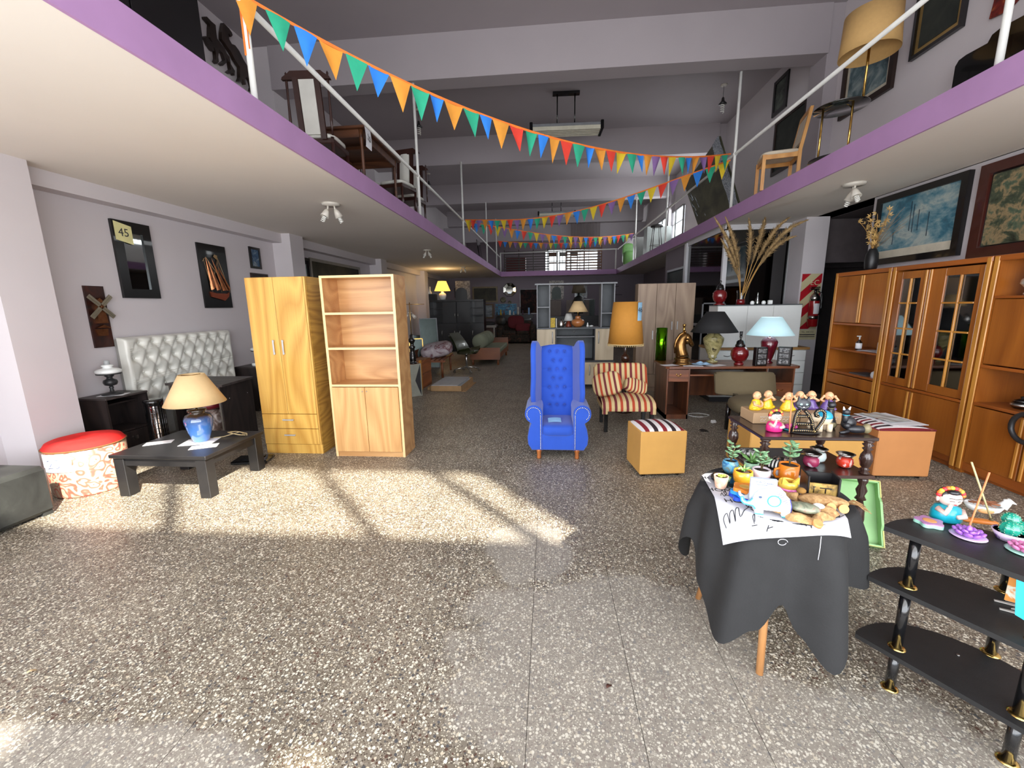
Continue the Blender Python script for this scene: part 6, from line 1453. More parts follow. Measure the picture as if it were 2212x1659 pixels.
for x in (.03, w_-.03):
    for y in (.03, d_-.03):
        pr = spin(.593, SZ-.018)
        part('spindle', B().lathe(pr, (x,y,0), 14), t, dkt)
        part('leg', B().lathe([(.012,0),(.018,.02),(.012,.05),(.02,.09),(.013,.12),(.016,.14)], (x,y,0), 14).box(x-.026,y-.026,.14,x+.026,y+.026,.165,.003).lathe(spin(.165,.575)[0:9]+[(.026,.45),(.016,.47),(.026,.5),(.015,.53),(.024,.555),(.022,.575)], (x,y,0), 14), t, dkt)
part('stretcher', B().box(.03,.02,.145,w_-.03,.04,.16).box(.03,d_-.04,.145,w_-.03,d_-.02,.16), t, dkt)
# cardboard boxes with printed mark
kraft = mat('kraft_cardboard', (170,140,106), .8, var=.04)
for k, (x, w, lb) in enumerate(((1.19,.255,'left kraft cardboard box under the yellow robed monks'), (1.452,.22,'right kraft cardboard box under the purple robed monks'))):
    b_ = thing('cardboard_box', lb, 'box', (x, 2.44, SZ+.001)); part('carton', B().box(0,0,0,w,.165,.062,.002), b_, kraft); part('lid_flap', B().box(.002,.002,.062,w-.002,.16,.0645), b_, kraft)
    m_ = B()
    for q in range(2):
        cx = .055+q*.12
        if cx+.03 > w: continue
        for j in range(5): m_.tube([(cx-.018+.009*j, -.0008, .038), (cx-.014+.009*j, -.0008, .045), (cx-.01+.009*j, -.0008, .036)], .0012, 4)
        m_.tube([(cx-.015,-.0008,.02),(cx-.005,-.0008,.03),(cx+.005,-.0008,.02),(cx+.018,-.0008,.03)], .0014, 4).tube([(cx-.015,-.0008,.014),(cx+.02,-.0008,.014)], .001, 4)
    part('printed_mark', m_, b_, mat('white_print', (225,220,212), .7))
skin = mat('figurine_skin', (214,164,122), .45, var=.04)
def monk(label, loc, robe, pose, rz=0):
    t = thing('monk_figurine', label, 'figurine', loc, rz, 'small seated monk figurines')
    part('robe', B().lathe([(.036,0),(.04,.006),(.038,.02),(.028,.04),(.024,.058),(.012,.066)], n=18, sy=.8).ell((-.022,-.012,.012),(.02,.018,.012),10).ell((.022,-.012,.012),(.02,.018,.012),10), t, robe)
    hd = part('head', B().ell((0,-.003,.086),(.023,.023,.026),14), t, skin)
    part('ears', B().ell((-.023,-.001,.084),(.004,.006,.009),8).ell((.023,-.001,.084),(.004,.006,.009),8), hd, skin); part('nose', B().ell((0,-.026,.083),(.004,.005,.005),8), hd, skin)
    part('closed_eyes', B().tube([(-.014,-.0225,.087),(-.009,-.0245,.0885),(-.004,-.0248,.087)], .0011, 4).tube([(.004,-.0248,.087),(.009,-.0245,.0885),(.014,-.0225,.087)], .0011, 4).tube([(-.006,-.0235,.074),(0,-.0243,.0725),(.006,-.0235,.074)], .0011, 4), hd, mat('dark_line_paint', (70,40,30), .6))
    for s in (-1, 1):
        a = {'ears': [(s*.025,-.005,.055),(s*.044,-.012,.066),(s*.028,-.01,.085)], 'eyes': [(s*.025,-.005,.052),(s*.036,-.022,.066),(s*.010,-.028,.088)], 'mouth': [(s*.025,-.005,.052),(s*.032,-.022,.058),(s*.006,-.03,.074)], 'lap': [(s*.025,-.005,.052),(s*.034,-.018,.036),(s*.008,-.034,.028)]}[pose]
        part('arm', B().tube(a, [.0085,.0075,.006], 8).ell(a[-1], (.008,.005,.009), 8), t, skin)
    return t
yel = mat('yellow_glazed_robe', (222,186,36), .3, var=.06, coat=.5); pur = mat('purple_glazed_robe', (98,74,140), .3, var=.08, coat=.5)
mz = SZ+.066
for x, y, rb, ps, rz, lb in ((1.235,2.52,yel,'lap',.5,'leftmost yellow robed monk figurine, looking right'), (1.315,2.55,yel,'mouth',.2,'second yellow robed monk figurine, hands at mouth'), (1.405,2.50,yel,'ears',0,'third yellow robed monk figurine, behind the incense stick'), (1.484,2.53,pur,'eyes',0,'purple robed monk figurine behind the black cat head'), (1.555,2.54,pur,'mouth',-.2,'middle purple robed monk covering its mouth'), (1.635,2.51,pur,'ears',-.2,'rightmost purple robed monk covering its ears')):
    monk(lb, (x, y, mz), rb, ps, rz)
def doll(label, loc, dress, rz=0, s=1.0, ret=None):
    t = thing('doll_figurine', label, 'figurine', loc, rz); q = lambda *a: tuple(v*s for v in a); pale = mat('pale_doll_skin', (226,196,184), .35, coat=.3)
    part('dress', B().lathe([(.034*s,0),(.038*s,.005*s),(.037*s,.03*s),(.03*s,.045*s),(.014*s,.052*s)], n=20, sy=.85), t, dress)
    hd = part('head', B().ell(q(0,-.002,.072),q(.028,.025,.026),16), t, pale)
    part('hair', B().ell(q(0,.004,.079),q(.030,.025,.025),16).ell(q(0,-.012,.094),q(.018,.014,.008),10), hd, mat('black_paint', (16,16,20), .3, coat=.4))
    part('ears', B().ell(q(-.029,0,.068),q(.004,.006,.009),8).ell(q(.029,0,.068),q(.004,.006,.009),8), hd, pale)
    fm = B().tube([q(-.016,-.0235,.078),q(-.008,-.027,.0795),q(0,-.0275,.078),q(.008,-.027,.0795),q(.016,-.0235,.078)], .0009*s, 4)
    fm.tube([q(-.014,-.024,.07),q(-.009,-.0262,.0715),q(-.004,-.0272,.07)], .0009*s, 4).tube([q(.004,-.0272,.07),q(.009,-.0262,.0715),q(.014,-.024,.07)], .0009*s, 4)
    part('painted_features', fm, hd, mat('black_paint', (16,16,20))); part('lips', B().ell(q(0,-.0262,.060),q(.004,.0015,.0018),8), hd, mat('red_lips', (190,40,50), .4))
    for k in range(11):
        a = R(200-22*k+20) if False else R(180-18*k); c = (.030*math.cos(a), -.004, .082+.022*math.sin(a))
        part('flower', B().ell(q(*c), q(.0072,.007,.0065), 8), hd, mat('flower_'+'roy'[k % 3], ((220,50,60),(236,120,50),(240,206,60))[k % 3], .4))
    part('arm', B().tube([q(-.03,-.008,.04),q(-.022,-.03,.034),q(-.016,-.03,.052)], [.009*s,.008*s,.006*s], 8).ell(q(-.015,-.03,.056),q(.006,.005,.008),8), t, pale)
    part('arm', B().tube([q(.03,-.008,.036),q(.024,-.03,.026),q(.004,-.036,.026)], [.009*s,.008*s,.006*s], 8), t, pale); return t
doll('doll figurine in pink dress with orange flower crown, black hair', (1.235, 2.30, SZ+.001), mat('hot_pink_glaze', (216,40,120), .3, var=.1, scale=40, coat=.5), .15, 1.12)
def lotus(label, loc, col, plate, s=1.0, rz=0):
    t = thing('lotus_ornament', label, 'ornament', loc, rz); part('leaf_plate', B().lathe([(.001,.0),(.036*s,.001),(.042*s,.005),(.036*s,.006),(.001,.005)], n=20), t, plate)
    for ring, (n, r, tilt, l) in enumerate(((8,.024,50,.02),(6,.013,28,.022))):
        for k in range(n):
            a = 2*PI*k/n+ring*.3; m_ = B(); m_.T = Matrix.Rotation(a, 4, 'Z') @ Matrix.Translation((r*s, 0, .012*s)) @ Matrix.Rotation(R(tilt), 4, 'Y'); m_.ell((0,0,.004*s),(.006*s,.012*s,l*.62*s),8); part('petal', m_, t, col)
    part('bud', B().ell((0,0,.02*s),(.009*s,.009*s,.018*s),8), t, col); return t
lotus('pink lotus incense ornament on a turquoise leaf behind the cat', (1.335, 2.33, SZ+.001), mat('magenta_petal', (214,70,160), .3, coat=.4), mat('turquoise_leaf', (60,170,190), .3))
# cat incense stand (wire-like, dotted) 
catb = mat('black_gilt_dotted', (26,24,24), .35)
dots = mat('gold_dots', (206,170,110), .4)
def strap(m_, pts, w=.007, th=.006):
    m_.tube(pts, w, 6)
t = thing('cat_incense_stand', 'flat black cat incense holder with spiral tail and gilt dots', 'figurine', (1.375, 2.265, SZ+.001), R(-6)); t.scale = (1.12, 1.2, 1.12)
part('base', B().ell((0,0,.004),(.07,.028,.005),20), t, catb)
body = B(); P1 = [(-.055,0,.006),(-.05,0,.04),(-.047,0,.08),(-.04,0,.105),(-.025,0,.118)]; P2 = [(-.01,0,.112),(.01,0,.09),(.025,0,.06),(.032,0,.03),(.04,0,.006)]
tail = [(.04,0,.008),(.055,0,.03),(.07,0,.06),(.078,0,.085),(.075,0,.105),(.06,0,.117),(.044,0,.112),(.036,0,.098),(.04,0,.086),(.052,0,.085)]
cross = [(-.048,0,.045),(-.01,0,.046),(.028,0,.045)]; cross2 = [(-.045,0,.083),(-.01,0,.083),(.01,0,.085)]; bot = [(-.055,0,.012),(0,0,.014),(.045,0,.012)]
dm = B()
for pl in (P1, P2, tail, cross, cross2, bot):
    body.tube(pl, .0078, 8)
    for a, b in zip(pl, pl[1:]):
        L = (Vector(b)-Vector(a)).length; n = max(1, int(L/.008))
        for k in range(n): c = Vector(a).lerp(Vector(b), (k+.5)/n); dm.ell((c.x, -.0076, c.z), (.0020,.001,.0028), 5)
part('body', body, t, catb); part('gilt_dots', dm, t, dots, kind='stuff')
hd = part('head', B().ell((-.022,-.004,.143),(.034,.011,.028),16), t, mat('slate_black_paint', (46,48,54), .4))
for s in (-1, 1): part('ear', B().prism([(-.022+s*.008,.158),(-.022+s*.026,.152),(-.022+s*.022,.182)][::1 if s > 0 else -1], -.01, .0, 'y'), hd, MATS['slate_black_paint']); part('eye', B().ell((-.022+s*.011,-.0135,.144),(.0072,.0015,.0045),10), hd, mat('aqua_eye', (160,214,208), .3))
part('muzzle', B().ell((-.022,-.0135,.130),(.004,.002,.003),8).tube([(-.034,-.013,.126),(-.022,-.0145,.128),(-.01,-.013,.126)], .0008, 4).tube([(-.045,-.011,.133),(-.032,-.0135,.131)], .0006, 4).tube([(.001,-.011,.133),(-.012,-.0135,.131)], .0006, 4), hd, mat('white_plastic', (220,220,218)))
t = solo('incense_stick', B().cyl((0,0,0),(-.008,0,.22),.0035,n=8), mat('tan_incense', (206,130,84), .8), 'tan incense stick standing left of the flat black cat', 'incense', (1.30, 2.27, SZ+.001))
# blue elephant bank
t = thing('elephant_ornament', 'cream elephant ornament with turquoise blanket beside the cat', 'ornament', (1.495, 2.315, SZ+.001)); t.scale = (1.2,1.2,1.25)
crm = mat('cream_glaze', (226,206,176), .3, var=.06, coat=.4)
part('body', B().ell((0,0,.055),(.036,.028,.03),16), t, crm); part('blanket', B().ell((.002,0,.063),(.034,.0288,.028),16), t, mat('turquoise_glaze', (40,160,200), .3, coat=.4))
for x in (-.02,.022):
    for y in (-.014,.014): part('leg', B().cyl((x,y,0),(x,y,.035),.012,.011,n=10), t, crm)
part('head', B().ell((-.038,0,.06),(.02,.02,.022),12).tube([(-.05,0,.055),(-.062,0,.035),(-.06,0,.01)], [.011,.008,.006], 8), t, crm)
# black cats
bc = mat('black_cat_glaze', (30,31,36), .4, var=.1, coat=.2); cbase = mat('worn_gold_base', (130,120,90), .5, .2)
t = thing('cat_figurine', 'upright black sitting cat figurine behind the elephant', 'figurine', (1.562, 2.37, SZ+.001)); t.scale = (1.15,1.15,1.15)
part('body', B().lathe([(.024,0),(.03,.012),(.028,.03),(.018,.06),(.015,.09),(.012,.10)], n=16), t, bc); part('head', B().ell((0,-.004,.115),(.018,.017,.016),12), t, bc); part('haunch', B().ell((0,-.014,.02),(.026,.018,.02),12), t, cbase)
for s in (-1,1): part('ear', B().cyl((s*.011,0,.125),(s*.014,0,.143),.006,.001,n=8), t, bc)
part('collar', B().tube([(.014*math.cos(2*PI*i/14), .014*math.sin(2*PI*i/14), .099) for i in range(14)], .002, 4, True), t, cbase)
t = thing('cat_figurine', 'pair of black cats, one lying before the other, with white ears', 'figurine', (1.635, 2.29, SZ+.001)); t.scale = (1.1,1.1,1.25)
part('rear_cat', B().ell((-.01,.02,.035),(.035,.022,.03),14).ell((-.035,.01,.06),(.014,.013,.025),10).ell((-.038,.004,.088),(.017,.015,.014),12), t, bc)
part('ears', B().cyl((-.05,.004,.098),(-.054,.004,.112),.006,.002,n=8).cyl((-.028,.004,.098),(-.022,.004,.112),.006,.002,n=8), t, mat('white_plastic', (220,220,218)))
part('lying_cat', B().ell((.005,-.02,.018),(.05,.018,.017),14).ell((-.045,-.022,.034),(.015,.013,.013),10).tube([(-.04,-.028,.012),(-.065,-.03,.006),(-.08,-.03,.005)], [.008,.007,.005], 8), t, bc)
part('haunch', B().ell((.045,-.022,.022),(.02,.02,.022),12), t, cbase); part('collar', B().tube([(-.036+.014*math.cos(2*PI*i/14), .006+.013*math.sin(2*PI*i/14), .075) for i in range(14)], .002, 4, True), t, mat('turquoise_glaze', (40,160,200)))
# mate cups on lower shelf
for x, y, c1, c2, lb in ((1.455,2.31,(150,50,84),(214,190,206),'wine and lilac mate cup with steel rim, leftmost'), (1.54,2.39,(206,222,220),(200,214,216),'pale blue floral mate cup standing behind the other two'), (1.63,2.31,(206,60,40),(232,196,190),'red and blossom patterned mate cup, rightmost')):
    t = thing('mate_cup', lb, 'cup', (x, y, .594), 0, 'steel rimmed mate cups on the lower shelf')
    m1_ = blotch('cup_pattern_%d' % (c1[0]+c1[1]), [(.40, c1), (.52, c1), (.56, c2), (.8, c2)], 22 if c1[0] > 160 else 9, 3, .25, .5)
    part('bowl', B().lathe([(.02,0),(.034,.01),(.04,.03),(.036,.05),(.028,.058)], n=24), t, m1_)
    part('steel_rim', B().shell([(.028,.056),(.034,.066),(.045,.078)], n=28, th=.003), t, chrome); part('lining', B().lathe([(.001,.05),(.026,.055)], n=20), t, chrome)
    if x < 1.5: part('straw_rest', B().box(-.06,-.004,.072,-.04,.004,.075), t, brass)
# fabric pouches
for x, y, lb, mm in ((1.24,2.30,'zebra striped fabric pouch on the lower shelf', stripes('zebra_cloth', [(.5,(20,20,22)),(.5,(214,212,206))], 'x', .016)), (1.33,2.34,'black pouch with orange floral print on the lower shelf', blotch('floral_pouch', [(.4,(24,20,20)), (.5,(60,50,46)), (.58,(200,190,176)), (.66,(190,90,50))], 60, 3)), (1.20,2.47,'black and white patterned pouch at the back of lower shelf', blotch('bw_pouch', [(.42,(20,20,20)), (.55,(190,190,186))], 60, 3))):
    solo('fabric_pouch', B().ell((0,0,0),(.06,.045,.018),16,.8), mm, lb, 'pouch', (x, y, .613), R(-35), rot=(0, 0, R(-35)))
# green tray leaning on the table's right side
t = thing('serving_tray', 'pale green wooden serving tray standing on floor behind the table', 'tray', (1.80, 2.56, .004))
gt = mat('pale_green_paint', (150,196,132), .5, var=.06); gte = mat('gold_green_edge', (190,186,110), .5)
tb = B().box(-.26,0,0,.24,.012,.40); part('bottom', tb, t, gt)
for nm, b_ in (('long_side', B().prism([(-.26,-.055),(.24,-.055),(.24,.0),(-.26,.0)], .0, .012, 'z')), ('long_side', B().prism([(-.26,-.055),(.24,-.055),(.24,.0),(-.26,.0)], .39, .40, 'z'))): part(nm, b_, t, gt)
part('end_side', B().prism([(-.055,0),(0,0),(0,.40),(-.055,.40),(-.055,.30),(-.075,.27),(-.075,.13),(-.055,.10)], .228, .24, 'x'), t, gt)
part('handle_slot', B().box(.2395,-.058,.15,.2415,-.042,.25), t, gte); part('edge_trim', B().box(-.26,-.058,.398,.242,-.052,.404).box(.236,-.058,0,.243,-.053,.10).box(.236,-.058,.3,.243,-.053,.4).box(-.26,-.058,0,.242,-.052,.004), t, gte)
t.rotation_euler = (R(-32), 0, R(-20))

# ================================================================== CLOTH COVERED TABLE
CX, CY, TZ = .955, 1.745, .70
t = thing('round_table', 'small round table with splayed wooden legs under black cloth', 'table', (CX, CY, 0))
part('tabletop', B().lathe([(.27,TZ-.025),(.275,TZ-.02),(.275,TZ-.006),(.27,TZ-.004)], n=40), t, beech)
for fx, fy in ((.862,1.524),(.77,1.965),(1.2,1.86)):
    part('leg', B().cyl((fx-CX, fy-CY, 0), ((fx-CX)*.5, (fy-CY)*.5, TZ-.02), .014, .019, n=12), t, wood('pale_turned_leg', (206,150,96), (180,124,72), 'z', 2, .4, .2))
def blackcloth():
    m = mat('black_thin_cloth', (30,30,31), .85, var=.12, scale=12, bm=.35)
    N = 144; rings = [0,.12,.2,.255,.279]; hs = [0,.012,.03,.06,.1,.15,.21,.28,.36,.45]
    vs = []; r0_ = .279
    def tab(th, T):
        d = math.degrees(th) % 360
        for (a, va), (b, vb) in zip(T, T[1:]):
            if a <= d <= b: k = (d-a)/(b-a); k = k*k*(3-2*k); return va+(vb-va)*k
        return T[0][1]
    HT = [(0,.30),(45,.44),(90,.34),(130,.44),(160,.40),(180,.24),(197,.40),(225,.52),(240,.43),(254,.34),(265,.43),(278,.53),(292,.43),(308,.30),(330,.32),(360,.30)]
    FT = [(0,.02),(45,.10),(90,.03),(130,.09),(160,.02),(178,.08),(197,.015),(224,.115),(240,.05),(254,.02),(276,.085),(308,.02),(330,.05),(360,.02)]
    def cl(th):   # distance to the edge of a square cloth 1.0 m, corners at 216+90k degrees
        a = (math.degrees(th)-216+45) % 90 - 45
        return .72+.05*math.cos(R(4*a))+.06*math.sin(3*th+.5)-.15*max(0,math.cos(th-R(0)))-.06*max(0,math.cos(th-R(165)))
    for r_ in rings:
        for i in range(N): th = 2*PI*i/N; vs.append((r_*math.cos(th), r_*math.sin(th), TZ+.001))
    for k in range(1, 15):
        for i in range(N):
            th = 2*PI*i/N; h = tab(th, HT)*k/14
            f = .5+.5*math.sin(9*th+1.1+.8*math.sin(2*th)); f2 = .5+.5*math.sin(13*th+.4)
            rr = r0_+.004+tab(th, FT)*(h/.42)**.8+.042*(f-.35)*min(1, h/.12)+.012*f2*min(1,h/.2)
            sag = h*(1-.04*f2)
            vs.append((rr*math.cos(th), rr*math.sin(th), TZ+.001-max(0, sag-.006)))
    nr = len(vs)//N
    fs = [(j*N+i, j*N+(i+1)%N, (j+1)*N+(i+1)%N, (j+1)*N+i) for j in range(nr-1) for i in range(N)]
    mb = B(); mb.add(vs, fs, True); return mb, m
mb, m = blackcloth(); solo('tablecloth', mb, m, 'thin black cloth hanging in folds over the small round table', 'tablecloth', (CX, CY, 0))
# white printed cloth on top, front corners drooping
Q = [Vector((.722,1.915)), Vector((1.27,2.0)), Vector((1.085,1.455)), Vector((.665,1.50))]   # BL BR FR FL
def cl2(u, v, off=0):
    p = Q[3]*(1-u)*(1-v)+Q[2]*u*(1-v)+Q[1]*u*v+Q[0]*(1-u)*v
    p = p+Vector((0,-.035*math.sin(PI*u)*(1-v)))
    d = math.hypot(p.x-CX, p.y-CY)-.279
    z = TZ+.0045 - (max(0, d)*1.15 if d > 0 else 0) + .0012*math.sin(9*u+4*v)
    return (p.x, p.y, z+off)
whitec = mat('white_printed_cloth', (196,196,203), .8, var=.015, bm=.1)
mb = B().grid(lambda u, v: cl2(u, v), 30, 30).grid(lambda u, v: cl2(1-u, v, -.0012), 30, 30)
wc = thing('table_runner', 'white cloth square printed with HOME lettering on black cloth', 'cloth', (0,0,0)); part('cloth', mb, wc, whitec)
ic = mat('black_fabric_print', (30,30,34), .8)
def on_cloth_text(body, size, u, v, rz):
    p = cl2(u, v); me = text_mesh(body, size, .0004); me.name = 'lettering'; me.materials.clear(); me.materials.append(ic)
    o = bpy.data.objects.new('lettering', me); COL.objects.link(o); o.parent = wc
    dz = (cl2(u, min(v+.05,1))[2]-cl2(u, max(v-.05,0))[2]); dy = max(.02, (cl2(u, min(v+.05,1))[1]-cl2(u, max(v-.05,0))[1])); o.location = (p[0], p[1], p[2]+.0022); o.rotation_euler = (math.atan2(dz, dy), 0, rz)
for b_, s_, u, v, rz in (('HOME',.045,.20,.34,R(-6)), ('HOM',.045,.07,.56,R(-8)), ('HOM',.04,.06,.86,R(-8)), ('ONE',.04,.86,.86,R(170)), ('HO',.04,.9,.5,R(8))): on_cloth_text(b_, s_, u, v, rz)
def stroke(uv, w=.0015):
    P = [Vector(q) for q in uv]; pts = []
    for k in range(len(P)-1):   # Catmull-Rom through the measured points of the handwriting
        a, b, c, d = P[max(k-1,0)], P[k], P[k+1], P[min(k+2,len(P)-1)]
        for t_ in (0,.25,.5,.75): pts.append(.5*((2*b)+(c-a)*t_+(2*a-5*b+4*c-d)*t_*t_+(3*b-a-3*c+d)*t_**3))
    pts.append(P[-1]); out = []
    for q in pts: p = cl2(min(max(q.x,0),1), min(max(q.y,0),1)); out.append((p[0], p[1], p[2]+.0013))
    return B().tube(out, w, 4)
for uv in ([(.04,.10),(.03,.17),(.06,.20),(.07,.12),(.08,.19),(.105,.20),(.11,.12),(.12,.19),(.145,.21),(.15,.14),(.20,.20),(.235,.25),(.25,.30),(.225,.31),(.23,.25),(.27,.24),(.29,.21),(.26,.19),(.245,.22)],
           [(.22,.07),(.26,.07)], [(.24,.08),(.235,.12),(.25,.13),(.245,.09)], [(.32,.03),(.34,.06)], [(.33,.045),(.37,.05)],
           [(.06,.44),(.08,.50),(.085,.43),(.12,.50),(.10,.53),(.11,.45),(.18,.47),(.20,.50),(.18,.50),(.19,.45),(.26,.46),(.30,.50),(.27,.51),(.26,.46),(.36,.46)],
           [(.74,.30),(.76,.33),(.80,.30),(.84,.20),(.86,.10)], [(.72,.24),(.82,.26),(.90,.27),(.96,.21)], [(.93,.13),(.90,.12),(.89,.16),(.92,.18),(.95,.15),(.93,.12),(.99,.15)],
           [(.60,.10),(.63,.14),(.67,.14),(.70,.10),(.73,.04)], [(.58,.05),(.60,.09)], [(.62,.04),(.63,.08)], [(.66,.03),(.66,.08)], [(.08,.93),(.13,.96),(.18,.93),(.24,.96),(.28,.93)], [(.70,.95),(.78,.92),(.84,.96),(.9,.93)], [(.46,.12),(.50,.16),(.53,.11)]):
    part('script_print', stroke(uv), wc, ic)
th_ = B(); p = cl2(.40, 0.0); th_.tube([(p[0]+.018*math.cos(k*.5)*(1-.02*k)+.01, p[1]-.01, p[2]-.012+.012*math.sin(k*.5)) for k in range(13)], .0012, 4); q = cl2(.72, 0.0); th_.tube([(q[0], q[1]-.008, q[2]),(q[0]-.004,q[1]-.016,q[2]-.04),(q[0]-.008,q[1]-.02,q[2]-.085)], .0014, 4)
part('loose_thread', th_, wc, whitec, kind='stuff')
ZC = TZ+.009
# dark oval tray for the pots
solo('oval_tray', B().lathe([(.001,0),(.11,0),(.12,.008),(.112,.008),(.105,.003),(.001,.003)], n=28, sx=1.25), black_gloss, 'dark green black oval tray under the succulent pots', 'tray', (.885, 1.83, ZC-.002), R(10))
soil = mat('potting_soil', (52,38,30), .95, var=.3, scale=60); leafm = mat('succulent_green', (96,140,74), .45, var=.2, scale=30); leaf2 = mat('jade_leaf', (112,150,110), .4, var=.15, scale=30); brn = mat('plant_stem_brown', (96,84,56), .8)
def potted(label, loc, prof, potm, leaves, kind, s=1.0, extra=None, rz=0):
    t = thing('potted_succulent', label, 'plant', loc, rz); rn = random.Random(len(label))
    part('pot', B().shell(prof, n=24, th=.004).lathe([(.001,.001),(prof[0][0],.001)], n=20), t, potm); top = prof[-1]
    part('soil', B().lathe([(.001,top[1]-.006),(top[0]-.005,top[1]-.008)], n=20), t, soil)
    z0 = top[1]-.006
    if kind == 'jade':
        for k in range(3):
            a = rn.uniform(0, 6); h = rn.uniform(.04,.07)*s; p1 = (.018*math.cos(a), .018*math.sin(a), z0+h); part('stem', B().tube([(0,0,z0),(p1[0]*.5,p1[1]*.5,z0+h*.6),p1], .0028, 5), t, brn)
            for j in range(leaves):
                b = 2*PI*j/leaves+k; m_ = B(); hz = h*(.45+.55*(j % 3)/2); m_.T = Matrix.Translation((p1[0]*hz/h, p1[1]*hz/h, z0+hz)) @ Matrix.Rotation(b, 4, 'Z') @ Matrix.Rotation(R(-25), 4, 'Y'); m_.ell((.013*s,0,0),(.012*s,.008*s,.003*s),8); part('leaf', m_, t, leaf2)
    elif kind == 'aloe':
        for j in range(leaves):
            b = 2*PI*j/leaves+rn.uniform(-.2,.2); l = rn.uniform(.04,.075)*s; e = R(rn.uniform(15,50)); c, q = math.cos(b), math.sin(b)
            part('leaf', B().tube([(0,0,z0),(l*.5*c*math.cos(e),l*.5*q*math.cos(e),z0+l*.5*math.sin(e)+.006),(l*c*math.cos(e),l*q*math.cos(e),z0+l*math.sin(e))], [.006*s,.005*s,.0008], 6), t, leafm)
    else:
        for j in range(leaves):
            b = j*2.4; r_ = .004+.0016*j; part('leaf', B().ell((r_*math.cos(b), r_*math.sin(b), z0+.006),(.006,.005,.004),6), t, mat('lime_rosette', (150,190,70), .5))
    if extra: extra(t)
    return t
potted('jade succulent in a blue marbled pot at the cloth back left', (.855, 1.925, ZC), [(.022,0),(.034,.02),(.036,.045),(.03,.06)], blotch('blue_marbled_glaze', [(.35,(30,90,140)), (.5,(90,150,180)), (.65,(120,120,90))], 20, 4, .2, 1.5), 7, 'jade', 1.2)
potted('spiky succulent in a pale green pot behind the pink one', (.955, 1.935, ZC), [(.02,0),(.03,.02),(.032,.05)], mat('mint_glaze', (150,190,160), .3, coat=.4), 9, 'aloe', 1.2)
potted('succulent in a ribbed mustard pot on the oval tray', (.852, 1.79, ZC+.003), [(.026,0),(.036,.015),(.040,.04),(.037,.062)], mat('mustard_glaze', (214,150,40), .25, var=.08, scale=40, coat=.6), 6, 'aloe', .7)
potted('leafy jade plant in a white and pink heart pot', (.952, 1.838, ZC+.003), [(.024,0),(.036,.015),(.039,.036),(.036,.052)], blotch('white_pink_glaze', [(.45,(228,214,222)), (.56,(228,214,222)), (.6,(206,80,140))], 14, 2, .2), 8, 'jade', 1.3)
def mugh(t): part('handle', B().tube([(-.038,0,.055),(-.058,0,.05),(-.062,0,.03),(-.054,0,.014),(-.038,0,.012)], .006, 8), t, MATS['orange_glaze'])
potted('round leafed succulent in a tall orange mug', (1.075, 1.85, ZC), [(.036,0),(.039,.01),(.04,.075)], mat('orange_glaze', (216,124,30), .25, coat=.6), 8, 'jade', 1.5, mugh)
potted('tiny lime succulent in a pale terracotta tapered pot', (.745, 1.752, ZC), [(.02,0),(.022,.005),(.03,.055)], blotch('pink_terracotta', [(.4,(206,160,136)), (.6,(226,196,172))], 30, 4), 9, 'rosette')
potted('trailing pale succulent between the terracotta and mustard pots', (.80, 1.82, ZC), [(.012,0),(.016,.02)], MATS['mint_glaze'], 7, 'rosette')
t = thing('tulip_pot', 'yellow and pink fox eared small vase before the orange mug', 'pot', (1.0, 1.715, ZC))
yg = mat('yellow_glaze', (232,196,80), .25, coat=.6); pk = mat('pink_glaze', (226,110,180), .25, coat=.6)
part('base', B().lathe([(.026,0),(.036,.012),(.038,.028)], n=20), t, pk); part('body', B().shell([(.0375,.026),(.036,.045),(.031,.055)], n=24, th=.004), t, yg)
for s in (-1,1): part('ear', B().prism([(s*.034,.045),(s*.008,.052),(s*.032,.075)][::-1 if s > 0 else 1], -.02, -.012, 'y'), t, yg)
# flower coaster stack
fo = lambda r: [(r*(1.05+.15*math.cos(5*a))*math.cos(a), r*(1.05+.15*math.cos(5*a))*math.sin(a)) for a in [2*PI*i/50 for i in range(50)]]
for k, (c, lb) in enumerate((((30,70,190),'lowest dark blue flower shaped dish in the stack'), ((40,140,220),'bright blue flower shaped dish in the middle'), ((222,130,40),'orange flower shaped dish on top of the stack'))):
    t = thing('flower_dish', lb, 'dish', (.79+.006*k, 1.655+.002*k, ZC+.0165*k), .4*k); mt_ = mat('flower_dish_%d' % k, c, .25, coat=.6)
    part('body', B().prism(fo(.04), 0, .015, 'z'), t, mt_); part('centre', B().lathe([(.001,.0152),(.019,.0158),(.021,.0152)], n=16), t, mat('amber_centre', (190,150,80), .3) if k == 2 else mt_)
# white elephant napkin holder
ew = mat('white_mdf', (232,234,238), .6, var=.01); ec = mat('aqua_edge', (70,180,220), .5)
eo = [(.055,.018),(.085,.018),(.085,.045),(.078,.072),(.058,.092),(.03,.102),(0,.102),(-.022,.094),(-.036,.078),(-.042,.06),(-.05,.048),(-.062,.044),(-.072,.05),(-.076,.062),(-.083,.058),(-.080,.044),(-.07,.034),(-.054,.032),(-.04,.03),(-.03,.018),(-.005,.018)]
t = thing('elephant_napkin_holder', 'white wooden elephant napkin holder with aqua edges', 'napkin holder', (.82, 1.548, ZC), R(-14))
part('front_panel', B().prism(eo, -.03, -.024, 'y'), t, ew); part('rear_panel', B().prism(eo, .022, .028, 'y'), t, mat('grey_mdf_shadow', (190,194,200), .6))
part('aqua_rim', B().tube([(x*1.003, -.030, z) for x, z in eo[9:20]], .003, 5), t, ec)
for x in (-.018,.07): part('foot', B().box(x-.014,-.034,0,x+.014,.032,.02,.002), t, ew); part('foot_trim', B().box(x-.0145,-.035,0,x+.0145,-.034,.004), t, ec)
part('base_plate', B().box(-.03,-.024,.018,.085,.022,.024), t, ew)
